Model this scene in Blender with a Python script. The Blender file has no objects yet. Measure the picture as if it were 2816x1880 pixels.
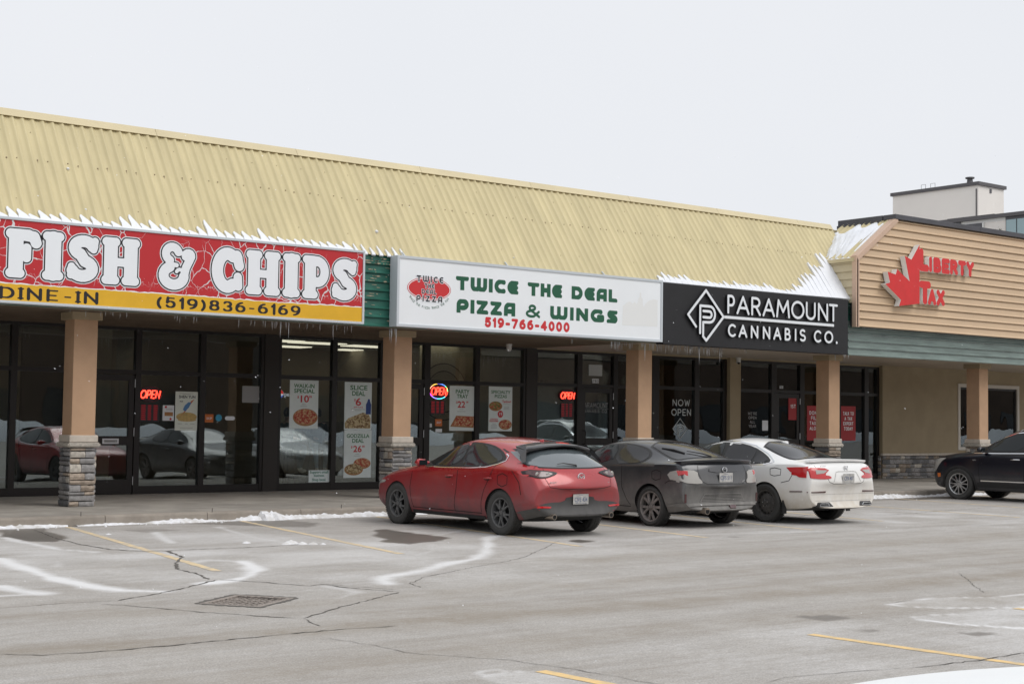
import bpy, bmesh, math, random
import numpy as np
from mathutils import Vector, Matrix, geometry
from mathutils.bvhtree import BVHTree

sc = bpy.context.scene
COL = sc.collection
R = math.radians

# ---------------------------------------------------------------- camera
cam_data = bpy.data.cameras.new("camera")
cam_data.sensor_width = 36.0
cam_data.lens = 51.956
cam_data.clip_start = 0.05
cam_data.clip_end = 2000
cam = bpy.data.objects.new("camera", cam_data)
COL.objects.link(cam)
YAW, PITCH, ROLL = R(38.16327), R(3.02138), R(0.78336)
_f0 = Vector((math.sin(YAW), math.cos(YAW), 0)); _r0 = Vector((math.cos(YAW), -math.sin(YAW), 0)); _u0 = Vector((0, 0, 1))
_f = _f0 * math.cos(PITCH) + _u0 * math.sin(PITCH)
_u = -_f0 * math.sin(PITCH) + _u0 * math.cos(PITCH)
_r = _r0 * math.cos(ROLL) + _u * math.sin(ROLL)
_u2 = -_r0 * math.sin(ROLL) + _u * math.cos(ROLL)
M = Matrix.Identity(4)
for i in range(3):
    M[i][0] = _r[i]; M[i][1] = _u2[i]; M[i][2] = -_f[i]
M[2][3] = 1.43 * 1.197      # eye height: 1.71 m
cam.matrix_world = M
sc.camera = cam

# ---------------------------------------------------------------- sky and light (overcast winter day)
SUN_EL, SUN_AZ = R(48), R(152)
world = bpy.data.worlds.new("World"); sc.world = world
world.use_nodes = True
wn, wl = world.node_tree.nodes, world.node_tree.links
wn.clear()
sky = wn.new("ShaderNodeTexSky"); sky.sky_type = 'NISHITA'; sky.sun_disc = False
sky.sun_elevation = SUN_EL; sky.sun_rotation = SUN_AZ
sky.air_density = 1.0; sky.dust_density = 6.0; sky.ozone_density = 1.0
tc = wn.new("ShaderNodeTexCoord")
nz = wn.new("ShaderNodeTexNoise"); nz.inputs['Scale'].default_value = 1.6; nz.inputs['Detail'].default_value = 5
cr = wn.new("ShaderNodeValToRGB")
cr.color_ramp.elements[0].position = 0.3; cr.color_ramp.elements[0].color = (8.5, 8.75, 9.2, 1)
cr.color_ramp.elements[1].position = 0.7; cr.color_ramp.elements[1].color = (9.0, 9.15, 9.5, 1)
mx = wn.new("ShaderNodeMixRGB"); mx.inputs[0].default_value = 0.93
bg = wn.new("ShaderNodeBackground"); bg.inputs['Strength'].default_value = 0.1
wo = wn.new("ShaderNodeOutputWorld")
wl.new(tc.outputs['Generated'], nz.inputs['Vector']); wl.new(nz.outputs['Fac'], cr.inputs['Fac'])
wl.new(sky.outputs[0], mx.inputs[1]); wl.new(cr.outputs[0], mx.inputs[2])
wl.new(mx.outputs[0], bg.inputs['Color']); wl.new(bg.outputs[0], wo.inputs['Surface'])

sun_d = bpy.data.lights.new("sun", 'SUN'); sun_d.energy = 1.4; sun_d.angle = R(35); sun_d.color = (1.0, 0.98, 0.95)
sun = bpy.data.objects.new("sun", sun_d); COL.objects.link(sun)
# the lamp shines from behind the camera, high up
_sd = Vector((math.sin(SUN_AZ) * math.cos(SUN_EL), math.cos(SUN_AZ) * math.cos(SUN_EL), math.sin(SUN_EL)))
sun.rotation_euler = _sd.to_track_quat('Z', 'Y').to_euler()
sc.view_settings.view_transform = 'Standard'
sc.view_settings.look = 'None'
sc.view_settings.exposure = 0.0
sc.view_settings.gamma = 1.0
sc.view_settings.use_curve_mapping = False

rnd = random.Random(7)

# ---------------------------------------------------------------- materials
def mat(name, col, rough=0.6, metal=0.0, spec=0.5, coat=0.0, var=0.0, vscale=4.0, bump=0.0, bscale=60.0,
        emit=None, estr=0.0, rand=0.0, stretch=None, dark=None):
    """Principled material; var = broad mottling, bump = fine relief, rand = per-object lightness change."""
    m = bpy.data.materials.new(name); m.use_nodes = True
    nt = m.node_tree; N, L = nt.nodes, nt.links
    p = N['Principled BSDF']
    c = tuple(col) + (1,) if len(col) == 3 else col
    p.inputs['Base Color'].default_value = c
    p.inputs['Roughness'].default_value = rough
    p.inputs['Metallic'].default_value = metal
    p.inputs['Specular IOR Level'].default_value = spec
    p.inputs['Coat Weight'].default_value = coat
    p.inputs['Coat Roughness'].default_value = 0.08
    if emit:
        p.inputs['Emission Color'].default_value = tuple(emit) + (1,)
        p.inputs['Emission Strength'].default_value = estr
    if var or bump or rand:
        g = N.new("ShaderNodeNewGeometry")
        mp = N.new("ShaderNodeMapping"); L.new(g.outputs['Position'], mp.inputs['Vector'])
        if stretch: mp.inputs['Scale'].default_value = stretch
        src = mp.outputs['Vector']
    if var:
        n = N.new("ShaderNodeTexNoise"); n.inputs['Scale'].default_value = vscale; n.inputs['Detail'].default_value = 6; n.inputs['Roughness'].default_value = 0.6
        L.new(src, n.inputs['Vector'])
        r = N.new("ShaderNodeValToRGB")
        d = dark or tuple(x * (1 - var) for x in col)
        b = tuple(min(1, x * (1 + var * 0.7)) for x in col)
        r.color_ramp.elements[0].position = 0.32; r.color_ramp.elements[0].color = tuple(d) + (1,)
        r.color_ramp.elements[1].position = 0.68; r.color_ramp.elements[1].color = b + (1,)
        L.new(n.outputs['Fac'], r.inputs['Fac'])
        out = r.outputs['Color']
    else:
        out = None
    if rand:
        oi = N.new("ShaderNodeObjectInfo")
        hs = N.new("ShaderNodeHueSaturation")
        mr = N.new("ShaderNodeMapRange"); mr.inputs['To Min'].default_value = 1 - rand; mr.inputs['To Max'].default_value = 1 + rand
        L.new(oi.outputs['Random'], mr.inputs['Value']); L.new(mr.outputs['Result'], hs.inputs['Value'])
        if out: L.new(out, hs.inputs['Color'])
        else: hs.inputs['Color'].default_value = c
        out = hs.outputs['Color']
    if out: L.new(out, p.inputs['Base Color'])
    if bump:
        n2 = N.new("ShaderNodeTexNoise"); n2.inputs['Scale'].default_value = bscale; n2.inputs['Detail'].default_value = 4
        L.new(src, n2.inputs['Vector'])
        bp = N.new("ShaderNodeBump"); bp.inputs['Strength'].default_value = bump; bp.inputs['Distance'].default_value = 0.01
        L.new(n2.outputs['Fac'], bp.inputs['Height']); L.new(bp.outputs['Normal'], p.inputs['Normal'])
    return m

def glass_mat(name, tint=(0.90, 0.92, 0.90), refl=0.08, rough=0.0):
    """window glass: see-through, with a mirror share that grows at grazing angles"""
    m = bpy.data.materials.new(name); m.use_nodes = True
    N, L = m.node_tree.nodes, m.node_tree.links
    N.clear()
    o = N.new("ShaderNodeOutputMaterial"); t = N.new("ShaderNodeBsdfTransparent"); g = N.new("ShaderNodeBsdfGlossy")
    t.inputs['Color'].default_value = tuple(tint) + (1,)
    g.inputs['Color'].default_value = (0.8, 0.88, 0.9, 1); g.inputs['Roughness'].default_value = rough
    f = N.new("ShaderNodeFresnel"); f.inputs['IOR'].default_value = 1.5
    gg = N.new("ShaderNodeNewGeometry"); nn = N.new("ShaderNodeTexNoise"); nn.inputs['Scale'].default_value = 1.1; nn.inputs['Detail'].default_value = 1
    bb = N.new("ShaderNodeBump"); bb.inputs['Strength'].default_value = .25; bb.inputs['Distance'].default_value = .012
    L.new(gg.outputs['Position'], nn.inputs['Vector']); L.new(nn.outputs['Fac'], bb.inputs['Height']); L.new(bb.outputs[0], g.inputs['Normal'])
    a = N.new("ShaderNodeMath"); a.operation = 'MULTIPLY_ADD'; a.inputs[1].default_value = 1.15; a.inputs[2].default_value = refl
    mxs = N.new("ShaderNodeMixShader")
    L.new(f.outputs[0], a.inputs[0]); L.new(a.outputs[0], mxs.inputs[0])
    L.new(t.outputs[0], mxs.inputs[1]); L.new(g.outputs[0], mxs.inputs[2]); L.new(mxs.outputs[0], o.inputs['Surface'])
    return m

# ---------------------------------------------------------------- objects
U = 1.197      # the site plan below is drawn in steps of 1.197 m; cars are drawn in metres (U = 1)
def tag(o, label=None, cat=None, group=None, kind=None):
    if label: o['label'] = label
    if cat: o['category'] = cat
    if group: o['group'] = group
    if kind: o['kind'] = kind
    return o

def thing(name, loc, label=None, cat=None, group=None, kind=None, rotz=0.0):
    o = bpy.data.objects.new(name, None); COL.objects.link(o)
    o.empty_display_size = 0.2
    o.location = [c_ * U for c_ in loc]; o.rotation_euler = (0, 0, rotz)
    return tag(o, label, cat, group, kind)

def obj(name, me, parent=None, loc=(0, 0, 0), rot=(0, 0, 0), scale=(1, 1, 1)):
    o = bpy.data.objects.new(name, me); COL.objects.link(o)
    if parent: o.parent = parent
    o.location = [c_ * U for c_ in loc]; o.rotation_euler = rot; o.scale = scale
    return o

def offs(parent):
    """world offset of an (unrotated) parent chain"""
    v = Vector((0, 0, 0))
    while parent is not None:
        v += Vector(parent.location); parent = parent.parent
    return v / U

class B:
    """collects geometry in world (or car-local) coordinates and links it as one mesh object"""
    def __init__(s): s.v = []; s.f = []; s.m = []; s.mi = 0
    def add(s, vs, fs):
        b = len(s.v); s.v += [tuple(x) for x in vs]
        s.f += [tuple(b + i for i in f) for f in fs]; s.m += [s.mi] * len(fs)
        return s
    def box(s, x0, x1, y0, y1, z0, z1):
        return s.add([(x0,y0,z0),(x1,y0,z0),(x1,y1,z0),(x0,y1,z0),(x0,y0,z1),(x1,y0,z1),(x1,y1,z1),(x0,y1,z1)],
                     [(0,3,2,1),(4,5,6,7),(0,1,5,4),(1,2,6,5),(2,3,7,6),(3,0,4,7)])
    def quad(s, a, b, c, d): return s.add([a, b, c, d], [(0, 1, 2, 3)])
    def prism(s, poly, fn, d0, d1):
        """poly = 2D outline; fn(u, v, d) -> xyz; solid between depths d0 and d1"""
        n = len(poly)
        s.add([fn(u, v, d0) for u, v in poly] + [fn(u, v, d1) for u, v in poly],
              [tuple(range(n))[::-1], tuple(range(n, 2 * n))] + [(i, (i + 1) % n, n + (i + 1) % n, n + i) for i in range(n)])
        return s
    def tube(s, pts, r, n=8, cap=True):
        pts = [Vector(p) for p in pts]; rr = r if hasattr(r, '__len__') else [r] * len(pts)
        vs = []; prev = None
        for i, p in enumerate(pts):
            t = (pts[min(i + 1, len(pts) - 1)] - pts[max(i - 1, 0)]).normalized()
            a = Vector((0, 0, 1)) if abs(t.z) < 0.9 else Vector((1, 0, 0))
            if prev is not None: a = prev
            e1 = (a - t * a.dot(t)).normalized(); e2 = t.cross(e1); prev = e1
            for k in range(n):
                an = 2 * math.pi * k / n
                vs.append(p + (e1 * math.cos(an) + e2 * math.sin(an)) * rr[i])
        fs = []
        for i in range(len(pts) - 1):
            for k in range(n):
                a, b = i * n + k, i * n + (k + 1) % n
                fs.append((a, b, b + n, a + n))
        if cap: fs += [tuple(range(n))[::-1], tuple(range((len(pts) - 1) * n, len(pts) * n))]
        return s.add(vs, fs)
    def lathe(s, prof, fn, n=24):
        """prof = [(radius, axial)], fn(a, b, axial) -> xyz"""
        vs = []
        for r_, h_ in prof:
            for k in range(n):
                an = 2 * math.pi * k / n
                vs.append(fn(r_ * math.cos(an), r_ * math.sin(an), h_))
        fs = []
        for i in range(len(prof) - 1):
            for k in range(n):
                a, b = i * n + k, i * n + (k + 1) % n
                fs.append((a, b, b + n, a + n))
        return s.add(vs, fs)
    def mesh(s, name, mats, off=Vector((0, 0, 0)), smooth=False, fix=True):
        me = bpy.data.meshes.new(name)
        me.from_pydata([((x - off[0]) * U, (y - off[1]) * U, (z - off[2]) * U) for x, y, z in s.v], [], s.f)
        for m_ in (mats if isinstance(mats, (list, tuple)) else [mats]): me.materials.append(m_)
        me.polygons.foreach_set('material_index', s.m)
        if fix:
            bm = bmesh.new(); bm.from_mesh(me); bmesh.ops.recalc_face_normals(bm, faces=bm.faces); bm.to_mesh(me); bm.free()
        if smooth:
            me.polygons.foreach_set('use_smooth', [True] * len(me.polygons))
            if smooth != True: me.set_sharp_from_angle(angle=smooth)
        me.update()
        return me
    def obj(s, name, mats, parent=None, smooth=False, local=False, fix=True):
        off = Vector((0, 0, 0)) if local else offs(parent)
        return obj(name, s.mesh(name, mats, off, smooth, fix), parent)

def bevel(o, w=0.01, seg=1):
    bm = bmesh.new(); bm.from_mesh(o.data)
    bmesh.ops.bevel(bm, geom=list(bm.edges), offset=w, segments=seg, affect='EDGES', clamp_overlap=True)
    bm.to_mesh(o.data); bm.free(); return o

# ---------------------------------------------------------------- lettering
def arc(cx, cy, rx, ry, a0, a1, n=10):
    return [(cx + rx * math.cos(R(a0 + (a1 - a0) * i / n)), cy + ry * math.sin(R(a0 + (a1 - a0) * i / n))) for i in range(n + 1)]

def sdf_strokes(X, Y, strokes, rad, pen=None):
    D = np.full(X.shape, 1e9)
    for st in strokes:
        rs = rad
        if len(st) == 2 and isinstance(st[0], (list,)) and isinstance(st[1], float): st, rs = st
        if len(st) == 1:
            D = np.minimum(D, np.hypot(X - st[0][0], Y - st[0][1]) - rs); continue
        for (ax, ay), (bx, by) in zip(st[:-1], st[1:]):
            dx, dy = bx - ax, by - ay; l2 = dx * dx + dy * dy + 1e-12
            t = np.clip(((X - ax) * dx + (Y - ay) * dy) / l2, 0, 1)
            r_ = rs
            if pen: r_ = rs * (pen + (1 - pen) * abs(dy) / math.sqrt(l2))
            D = np.minimum(D, np.hypot(X - ax - t * dx, Y - ay - t * dy) - r_)
    return D

def contours(D, x0, y0, h):
    """marching squares: closed loops round D < 0"""
    ny, nx = D.shape
    nxt = {}
    def ip(a, b):
        (i, j), (k, l) = a, b
        d0, d1 = D[j, i], D[l, k]; t = d0 / (d0 - d1)
        return (a, b) if a < b else (b, a), (x0 + h * (i + (k - i) * t), y0 + h * (j + (l - j) * t))
    pos = {}
    ins = D < 0
    cells = np.argwhere(ins[:-1, :-1] ^ ins[1:, 1:] | ins[:-1, :-1] ^ ins[1:, :-1] | ins[:-1, :-1] ^ ins[:-1, 1:])
    adj = {}
    for j, i in cells:
        j = int(j); i = int(i)
        c = [(i, j), (i + 1, j), (i + 1, j + 1), (i, j + 1)]
        cross = []
        for k in range(4):
            a, b = c[k], c[(k + 1) % 4]
            if ins[a[1], a[0]] != ins[b[1], b[0]]:
                key, p = ip(a, b); pos[key] = p; cross.append(key)
        if len(cross) == 2: prs = [(cross[0], cross[1])]
        elif len(cross) == 4: prs = [(cross[0], cross[1]), (cross[2], cross[3])]
        else: prs = []
        for a, b in prs: adj.setdefault(a, []).append(b); adj.setdefault(b, []).append(a)
    loops = []; seen = set()
    for s in list(adj):
        if s in seen: continue
        lp = [s]; seen.add(s); cur = s
        while True:
            n_ = [q for q in adj[cur] if q not in seen]
            if not n_: break
            cur = n_[0]; seen.add(cur); lp.append(cur)
        P = [pos[k] for k in lp]
        # simplify
        out = []; ref = None
        for k in range(len(P)):
            c = P[(k + 1) % len(P)]; b = P[k]
            an = math.atan2(c[1] - b[1], c[0] - b[0])
            if ref is None or abs((an - ref + math.pi) % (2 * math.pi) - math.pi) > .10 or math.hypot(b[0] - out[-1][0], b[1] - out[-1][1]) > h * 12:
                out.append(b); ref = an
        if len(out) >= 3: loops.append(out)
    return loops

def shape_into(b, D, x0, y0, h, fn, d0, d1=None, wall_mi=None):
    """fill the region D < 0 in builder b; fn(u, v, d) -> xyz; flat at d0, or solid from d0 (front) to d1"""
    loops = contours(D, x0, y0, h)
    if not loops: return
    flat = []; ed = []
    for lp in loops:
        o_ = len(flat); flat += lp; ed += [(o_ + i, o_ + (i + 1) % len(lp)) for i in range(len(lp))]
    co, _, fa, _, _, _ = geometry.delaunay_2d_cdt([Vector(p) for p in flat], ed, [], 0, 1e-7)
    C3 = np.array([[(co[t[0]][k] + co[t[1]][k] + co[t[2]][k]) / 3 for k in (0, 1)] for t in fa])
    ii = np.clip(np.round((C3[:, 0] - x0) / h).astype(int), 0, D.shape[1] - 1); jj = np.clip(np.round((C3[:, 1] - y0) / h).astype(int), 0, D.shape[0] - 1)
    ins = np.zeros(len(fa), bool)
    for lp in loops:
        A = np.array(lp); Bq = np.roll(A, -1, axis=0)
        for (ax, ay), (bx, by) in zip(A, Bq):
            if ay == by: continue
            m_ = ((ay > C3[:, 1]) != (by > C3[:, 1])) & (C3[:, 0] < (bx - ax) * (C3[:, 1] - ay) / (by - ay) + ax)
            ins ^= m_
    b.add([fn(p[0], p[1], d0) for p in co], [tuple(t) for t, k in zip(fa, ins) if k])
    if d1 is not None:
        om = b.mi
        if wall_mi is not None: b.mi = wall_mi
        for lp in loops:
            n = len(lp)
            b.add([fn(u, v, d0) for u, v in lp] + [fn(u, v, d1) for u, v in lp], [(i, (i + 1) % n, n + (i + 1) % n, n + i) for i in range(n)])
        b.mi = om

BOWL = lambda x, yc, rx, ry: [(0, yc + ry), (x, yc + ry)] + arc(x, yc, rx, ry, 90, -90, 9) + [(0, yc - ry)]
RF = {  # thin rounded-stroke face: glyph -> (strokes, width)
 'P': ([[(0,0),(0,1)], BOWL(.28,.72,.26,.28)], .56), 'A': ([[(0,0),(.36,1),(.72,0)], [(.15,.33),(.57,.33)]], .72),
 'R': ([[(0,0),(0,1)], BOWL(.28,.74,.26,.26), [(.28,.48),(.58,0)]], .58), 'M': ([[(0,0),(.1,1),(.42,.3),(.74,1),(.84,0)]], .84),
 'O': ([arc(.42,.5,.42,.5,0,360,28)], .84), 'U': ([[(0,1),(0,.32)] + arc(.3,.32,.3,.32,180,360,12) + [(.6,1)]], .6),
 'N': ([[(0,0),(0,1),(.62,0),(.62,1)]], .62), 'T': ([[(0,1),(.6,1)], [(.3,1),(.3,0)]], .6), 'C': ([arc(.42,.5,.42,.5,48,312,20)], .74),
 'B': ([[(0,0),(0,1)], BOWL(.26,.76,.23,.24), BOWL(.3,.26,.27,.26)], .57), 'I': ([[(0,0),(0,1)]], .0),
 'S': ([arc(.27,.75,.25,.25,40,270,12) + arc(.27,.25,.27,.25,90,-140,12)[1:]], .54), '.': ([[(0,0.02)]], .0),
 'E': ([[(.5,1),(0,1),(0,0),(.5,0)], [(0,.5),(.42,.5)]], .5), 'L': ([[(0,1),(0,0),(.5,0)]], .5), 'D': ([[(0,0),(0,1)], [(0,1),(.25,1)] + arc(.25,.5,.35,.5,90,-90,12) + [(0,0)]], .6),
 'H': ([[(0,0),(0,1)], [(.6,0),(.6,1)], [(0,.5),(.6,.5)]], .6), 'W': ([[(0,1),(.2,0),(.42,.85),(.64,0),(.84,1)]], .84), 'Z': ([[(0,1),(.56,1),(0,0),(.58,0)]], .58),
 'G': ([arc(.42,.5,.42,.5,48,340,20) + [(.8,.48),(.5,.48)]], .8), 'X': ([[(0,0),(.6,1)], [(0,1),(.6,0)]], .6), 'Y': ([[(0,1),(.3,.5),(.6,1)], [(.3,.5),(.3,0)]], .6),
 'K': ([[(0,0),(0,1)], [(.55,1),(0,.42)], [(.2,.6),(.58,0)]], .58), 'V': ([[(0,1),(.32,0),(.64,1)]], .64),
 'F': ([[(.5,1),(0,1),(0,0)], [(0,.52),(.42,.52)]], .5), "'": ([[(0,1),(0,.82)]], .0), '-': ([[(0,.42),(.3,.42)]], .3), '$': ([arc(.27,.75,.25,.25,40,270,10) + arc(.27,.25,.27,.25,90,-140,10)[1:], [(.27,-.1),(.27,1.1)]], .54),
 '&': ([[(.72,0),(.2,.62)] + arc(.32,.8,.16,.2,200,-40,12) + arc(.28,.25,.28,.26,110,300,12) + [(.7,.45)]], .72),
 '(': ([arc(.45,.42,.42,.68,130,230,10)], .2), ')': ([arc(-.25,.42,.42,.68,50,-50,10)], .2), '/': ([[(0,0),(.4,1)]], .4),
 '0': ([arc(.27,.5,.27,.5,0,360,22)], .54), '1': ([[(0,.8),(.16,1),(.16,0)]], .16), '2': ([arc(.27,.72,.26,.28,165,-30,12) + [(0,0),(.55,0)]], .55),
 '3': ([arc(.25,.75,.24,.25,150,-90,12), arc(.25,.25,.27,.25,90,-150,12)], .52), '4': ([[(.42,0),(.42,1),(0,.3),(.58,.3)]], .58),
 '5': ([[(.5,1),(.08,1),(.04,.55)] + arc(.25,.32,.27,.32,125,-150,14)], .52), '6': ([arc(.45,.42,.45,.58,95,180,8) + arc(.27,.31,.27,.31,180,540,20)], .54),
 '7': ([[(0,1),(.55,1),(.18,0)]], .55), '8': ([arc(.27,.76,.23,.24,0,360,18), arc(.27,.26,.27,.26,0,360,18)], .54),
 '9': ([arc(.27,.69,.27,.31,0,360,20), arc(.09,.58,.45,.58,0,-85,8)], .54), ' ': ([], .3),
}

def stroke_text(b, text, font, fn, x, z, height, rad, width=None, gap=.2, pen=None, d0=0.0, d1=None, res=0.03, clip=None, slant=0.0, wall_mi=None, serif=0.0, upto=None):
    """write text with its lower left corner at (x, z); width squeezes the whole line to a given length"""
    adv = []; tot = 0
    for ch in text:
        adv.append(tot); tot += font[ch][1] + gap
    tot -= gap
    s = height; sx = s if width is None else (width / tot)
    for ch, a in zip(text, adv):
        st, w = font[ch]
        if not st: continue
        if serif:
            st = list(st) + serifs(st, serif)
        P = [([((px + slant * py) * 1.0, py) for px, py in (q[0] if (len(q) == 2 and isinstance(q[0], list)) else q)]) for q in st]
        # metric coordinates before the distance field so strokes keep one thickness
        Pm = [[(px * sx, py * s) for px, py in q] for q in P]
        xs = [p[0] for q in Pm for p in q]; ys = [p[1] for q in Pm for p in q]
        h = res * s; r_ = rad * s
        gx = np.arange(min(xs) - r_ - 2 * h, max(xs) + r_ + 3 * h, h); gy = np.arange(min(ys) - r_ - 2 * h, max(ys) + r_ + 3 * h, h)
        X, Y = np.meshgrid(gx, gy)
        D = sdf_strokes(X, Y, Pm, r_, pen)
        if clip: D = np.maximum(D, np.maximum(clip[0] * s - Y, Y - clip[1] * s))
        shape_into(b, D, gx[0], gy[0], h, lambda u, v, d, a=a: fn(x + a * sx + u, z + v, d), d0, d1, wall_mi)

def serifs(st, w):
    out = []
    for q in st:
        if len(q) == 2 and q[0][0] == q[1][0] and abs(q[0][1] - q[1][1]) > .6:
            for yy in (min(q[0][1], q[1][1]), max(q[0][1], q[1][1])): out.append([(q[0][0] - w, yy), (q[0][0] + w, yy)])
    return out

_tc = {}
def font_text(b, text, fn, x, z, size, align='LEFT', offset=0.0, spacing=1.0, width=None, d0=0.0, extr=None, wall_mi=None, shear=0.0):
    """flat lettering from the built-in face, added to builder b"""
    key = (text, offset, spacing, align, shear)
    if key not in _tc:
        cu = bpy.data.curves.new("t", 'FONT'); cu.body = text; cu.size = 1.0; cu.offset = offset; cu.space_character = spacing
        cu.align_x = align; cu.shear = shear; cu.resolution_u = 3; cu.fill_mode = 'FRONT'; cu.dimensions = '2D'
        ob = bpy.data.objects.new("t", cu); COL.objects.link(ob)
        dg = bpy.context.evaluated_depsgraph_get(); me = bpy.data.meshes.new_from_object(ob.evaluated_get(dg))
        _tc[key] = ([tuple(v.co) for v in me.vertices], [tuple(p.vertices) for p in me.polygons])
        bpy.data.objects.remove(ob); bpy.data.meshes.remove(me); bpy.data.curves.remove(cu)
    vs, fs = _tc[key]
    if not vs: return
    k = size; kx = size
    if width:
        w = max(v[0] for v in vs) - min(v[0] for v in vs); kx = width / w
    b.add([fn(x + v[0] * kx, z + v[1] * k, d0) for v in vs], fs)
    if extr is not None:
        om = b.mi
        if wall_mi is not None: b.mi = wall_mi
        cnt = {}
        for f_ in fs:
            for i in range(len(f_)):
                a, c = f_[i], f_[(i + 1) % len(f_)]
                cnt[(min(a, c), max(a, c))] = cnt.get((min(a, c), max(a, c)), 0) + 1
        for (a, c), n_ in cnt.items():
            if n_ == 1:
                va, vc = vs[a], vs[c]
                b.quad(fn(x + va[0]*kx, z + va[1]*k, d0), fn(x + vc[0]*kx, z + vc[1]*k, d0), fn(x + vc[0]*kx, z + vc[1]*k, extr), fn(x + va[0]*kx, z + va[1]*k, extr))
        b.mi = om

def wall_fn(Y):
    """u along the facade, v up, d = distance out of the wall at Y towards the car park"""
    return lambda u, v, d: (u, Y - d, v)
SW = 0.13            # pavement height
def ground_mat(name, base, dark, attr=True):
    m = bpy.data.materials.new(name); m.use_nodes = True
    N, L = m.node_tree.nodes, m.node_tree.links; p = N['Principled BSDF']
    g = N.new("ShaderNodeNewGeometry"); P = g.outputs['Position']
    def noise(sc_, det=4, rough=.6, scale=None):
        n = N.new("ShaderNodeTexNoise"); n.inputs['Scale'].default_value = sc_; n.inputs['Detail'].default_value = det; n.inputs['Roughness'].default_value = rough
        if scale:
            mp = N.new("ShaderNodeMapping"); mp.inputs['Scale'].default_value = scale; mp.inputs['Rotation'].default_value = (0, 0, R(6)); L.new(P, mp.inputs['Vector']); L.new(mp.outputs[0], n.inputs['Vector'])
        else: L.new(P, n.inputs['Vector'])
        return n.outputs['Fac']
    def ramp(fac, a, b_, lo=0., hi=1.):
        r = N.new("ShaderNodeMapRange"); r.inputs['From Min'].default_value = a; r.inputs['From Max'].default_value = b_; r.inputs['To Min'].default_value = lo; r.inputs['To Max'].default_value = hi; L.new(fac, r.inputs['Value']); return r.outputs[0]
    def mix(fac, a, b_, mode='MIX'):
        x = N.new("ShaderNodeMixRGB"); x.blend_type = mode
        for i, v in ((1, a), (2, b_)):
            if hasattr(v, '__len__'): x.inputs[i].default_value = tuple(v) + (1,)
            else: L.new(v, x.inputs[i])
        if isinstance(fac, float): x.inputs[0].default_value = fac
        else: L.new(fac, x.inputs[0])
        return x.outputs[0]
    def mul(a, b_):
        x = N.new("ShaderNodeMath"); x.operation = 'MULTIPLY'; L.new(a, x.inputs[0])
        if isinstance(b_, float): x.inputs[1].default_value = b_
        else: L.new(b_, x.inputs[1])
        return x.outputs[0]
    c = mix(ramp(noise(.8, 9, .78), .36, .62), dark, base)
    c = mix(mul(ramp(noise(3.2, 8, .85), .50, .66), .55), c, (.58, .56, .535))
    c = mix(mul(ramp(noise(1.9, 9, .85), .52, .66), .6), c, (.27, .245, .215))
    c = mix(mul(ramp(noise(2.6, 7, .75, (.35, 2.2, 1)), .46, .66), .75), c, (.56, .54, .52))      # streaky salt film
    c = mix(mul(ramp(noise(1.1, 6, .7, (.22, 2.6, 1)), .48, .66), .65), c, (.30, .26, .215))        # brown tyre-track dirt
    c = mix(mul(ramp(noise(6, 6, .8, (.4, 2.5, 1)), .5, .7), .5), c, (.38, .36, .335))
    c = mix(ramp(noise(60, 3, .6), .40, .62, 0., .7), c, (.25, .24, .23))                        # aggregate
    c = mix(ramp(noise(75, 2, .5), .58, .68, 0., .7), c, (.60, .58, .555))
    c = mix(ramp(noise(20, 6, .85, (.6, 1.9, 1)), .44, .60, 0., .42), c, (.30, .278, .25))
    c = mix(ramp(noise(26, 6, .85, (.6, 1.9, 1)), .54, .66, 0., .5), c, (.66, .645, .62))
    if attr:
        a1 = N.new("ShaderNodeAttribute"); a1.attribute_name = "salt"; a2 = N.new("ShaderNodeAttribute"); a2.attribute_name = "wet"
        ad = N.new("ShaderNodeMath"); ad.operation = 'MULTIPLY_ADD'; ad.inputs[1].default_value = .9; L.new(noise(11, 9, .9, (.7, 1.6, 1)), ad.inputs[0]); L.new(a1.outputs['Fac'], ad.inputs[2])
        s_ = ramp(ad.outputs[0], .56, 1.15, 0, .85)
        c = mix(s_, c, (.78, .78, .78))
        w = a2.outputs['Fac']
        a3 = N.new('ShaderNodeAttribute'); a3.attribute_name = 'track'; c = mix(mul(mul(a3.outputs['Fac'], ramp(noise(16, 7, .9, (.5, 2.2, 1)), .34, .58)), .95), c, (.27, .232, .185))
        c = mix(w, c, (.12, .105, .09))
        r_ = ramp(w, 0, 1, .85, .22); L.new(r_, p.inputs['Roughness'])
    else: p.inputs['Roughness'].default_value = .85
    L.new(c, p.inputs['Base Color']); p.inputs['Specular IOR Level'].default_value = .3
    bp = N.new("ShaderNodeBump"); bp.inputs['Strength'].default_value = .35; bp.inputs['Distance'].default_value = .006
    L.new(noise(70, 3, .6), bp.inputs['Height']); L.new(bp.outputs[0], p.inputs['Normal'])
    return m
m_asph = ground_mat("salted_asphalt", (0.52, 0.49, 0.45), (0.38, 0.35, 0.315))
m_asph2 = ground_mat("distant_asphalt", (0.52, 0.49, 0.45), (0.38, 0.35, 0.315), attr=False)
m_crack = mat("crack_black", (0.13, 0.12, 0.107), rough=.9, var=.3, vscale=12)
m_line = mat("yellow_paint", (0.72, 0.49, 0.20), rough=.8, var=.3, vscale=9, dark=(0.55, 0.44, 0.28))
m_line2 = mat("worn_yellow_paint", (0.66, 0.50, 0.27), rough=.8, var=.3, vscale=6, dark=(0.46, 0.42, 0.36))
m_conc = mat("pavement_concrete", (0.31, 0.285, 0.25), rough=.85, var=.25, vscale=1.6, bump=.3, bscale=70, rand=.05)
m_curb = mat("curb_concrete", (0.30, 0.265, 0.225), rough=.85, var=.2, vscale=3, bump=.3, bscale=70, rand=.05)

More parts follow.
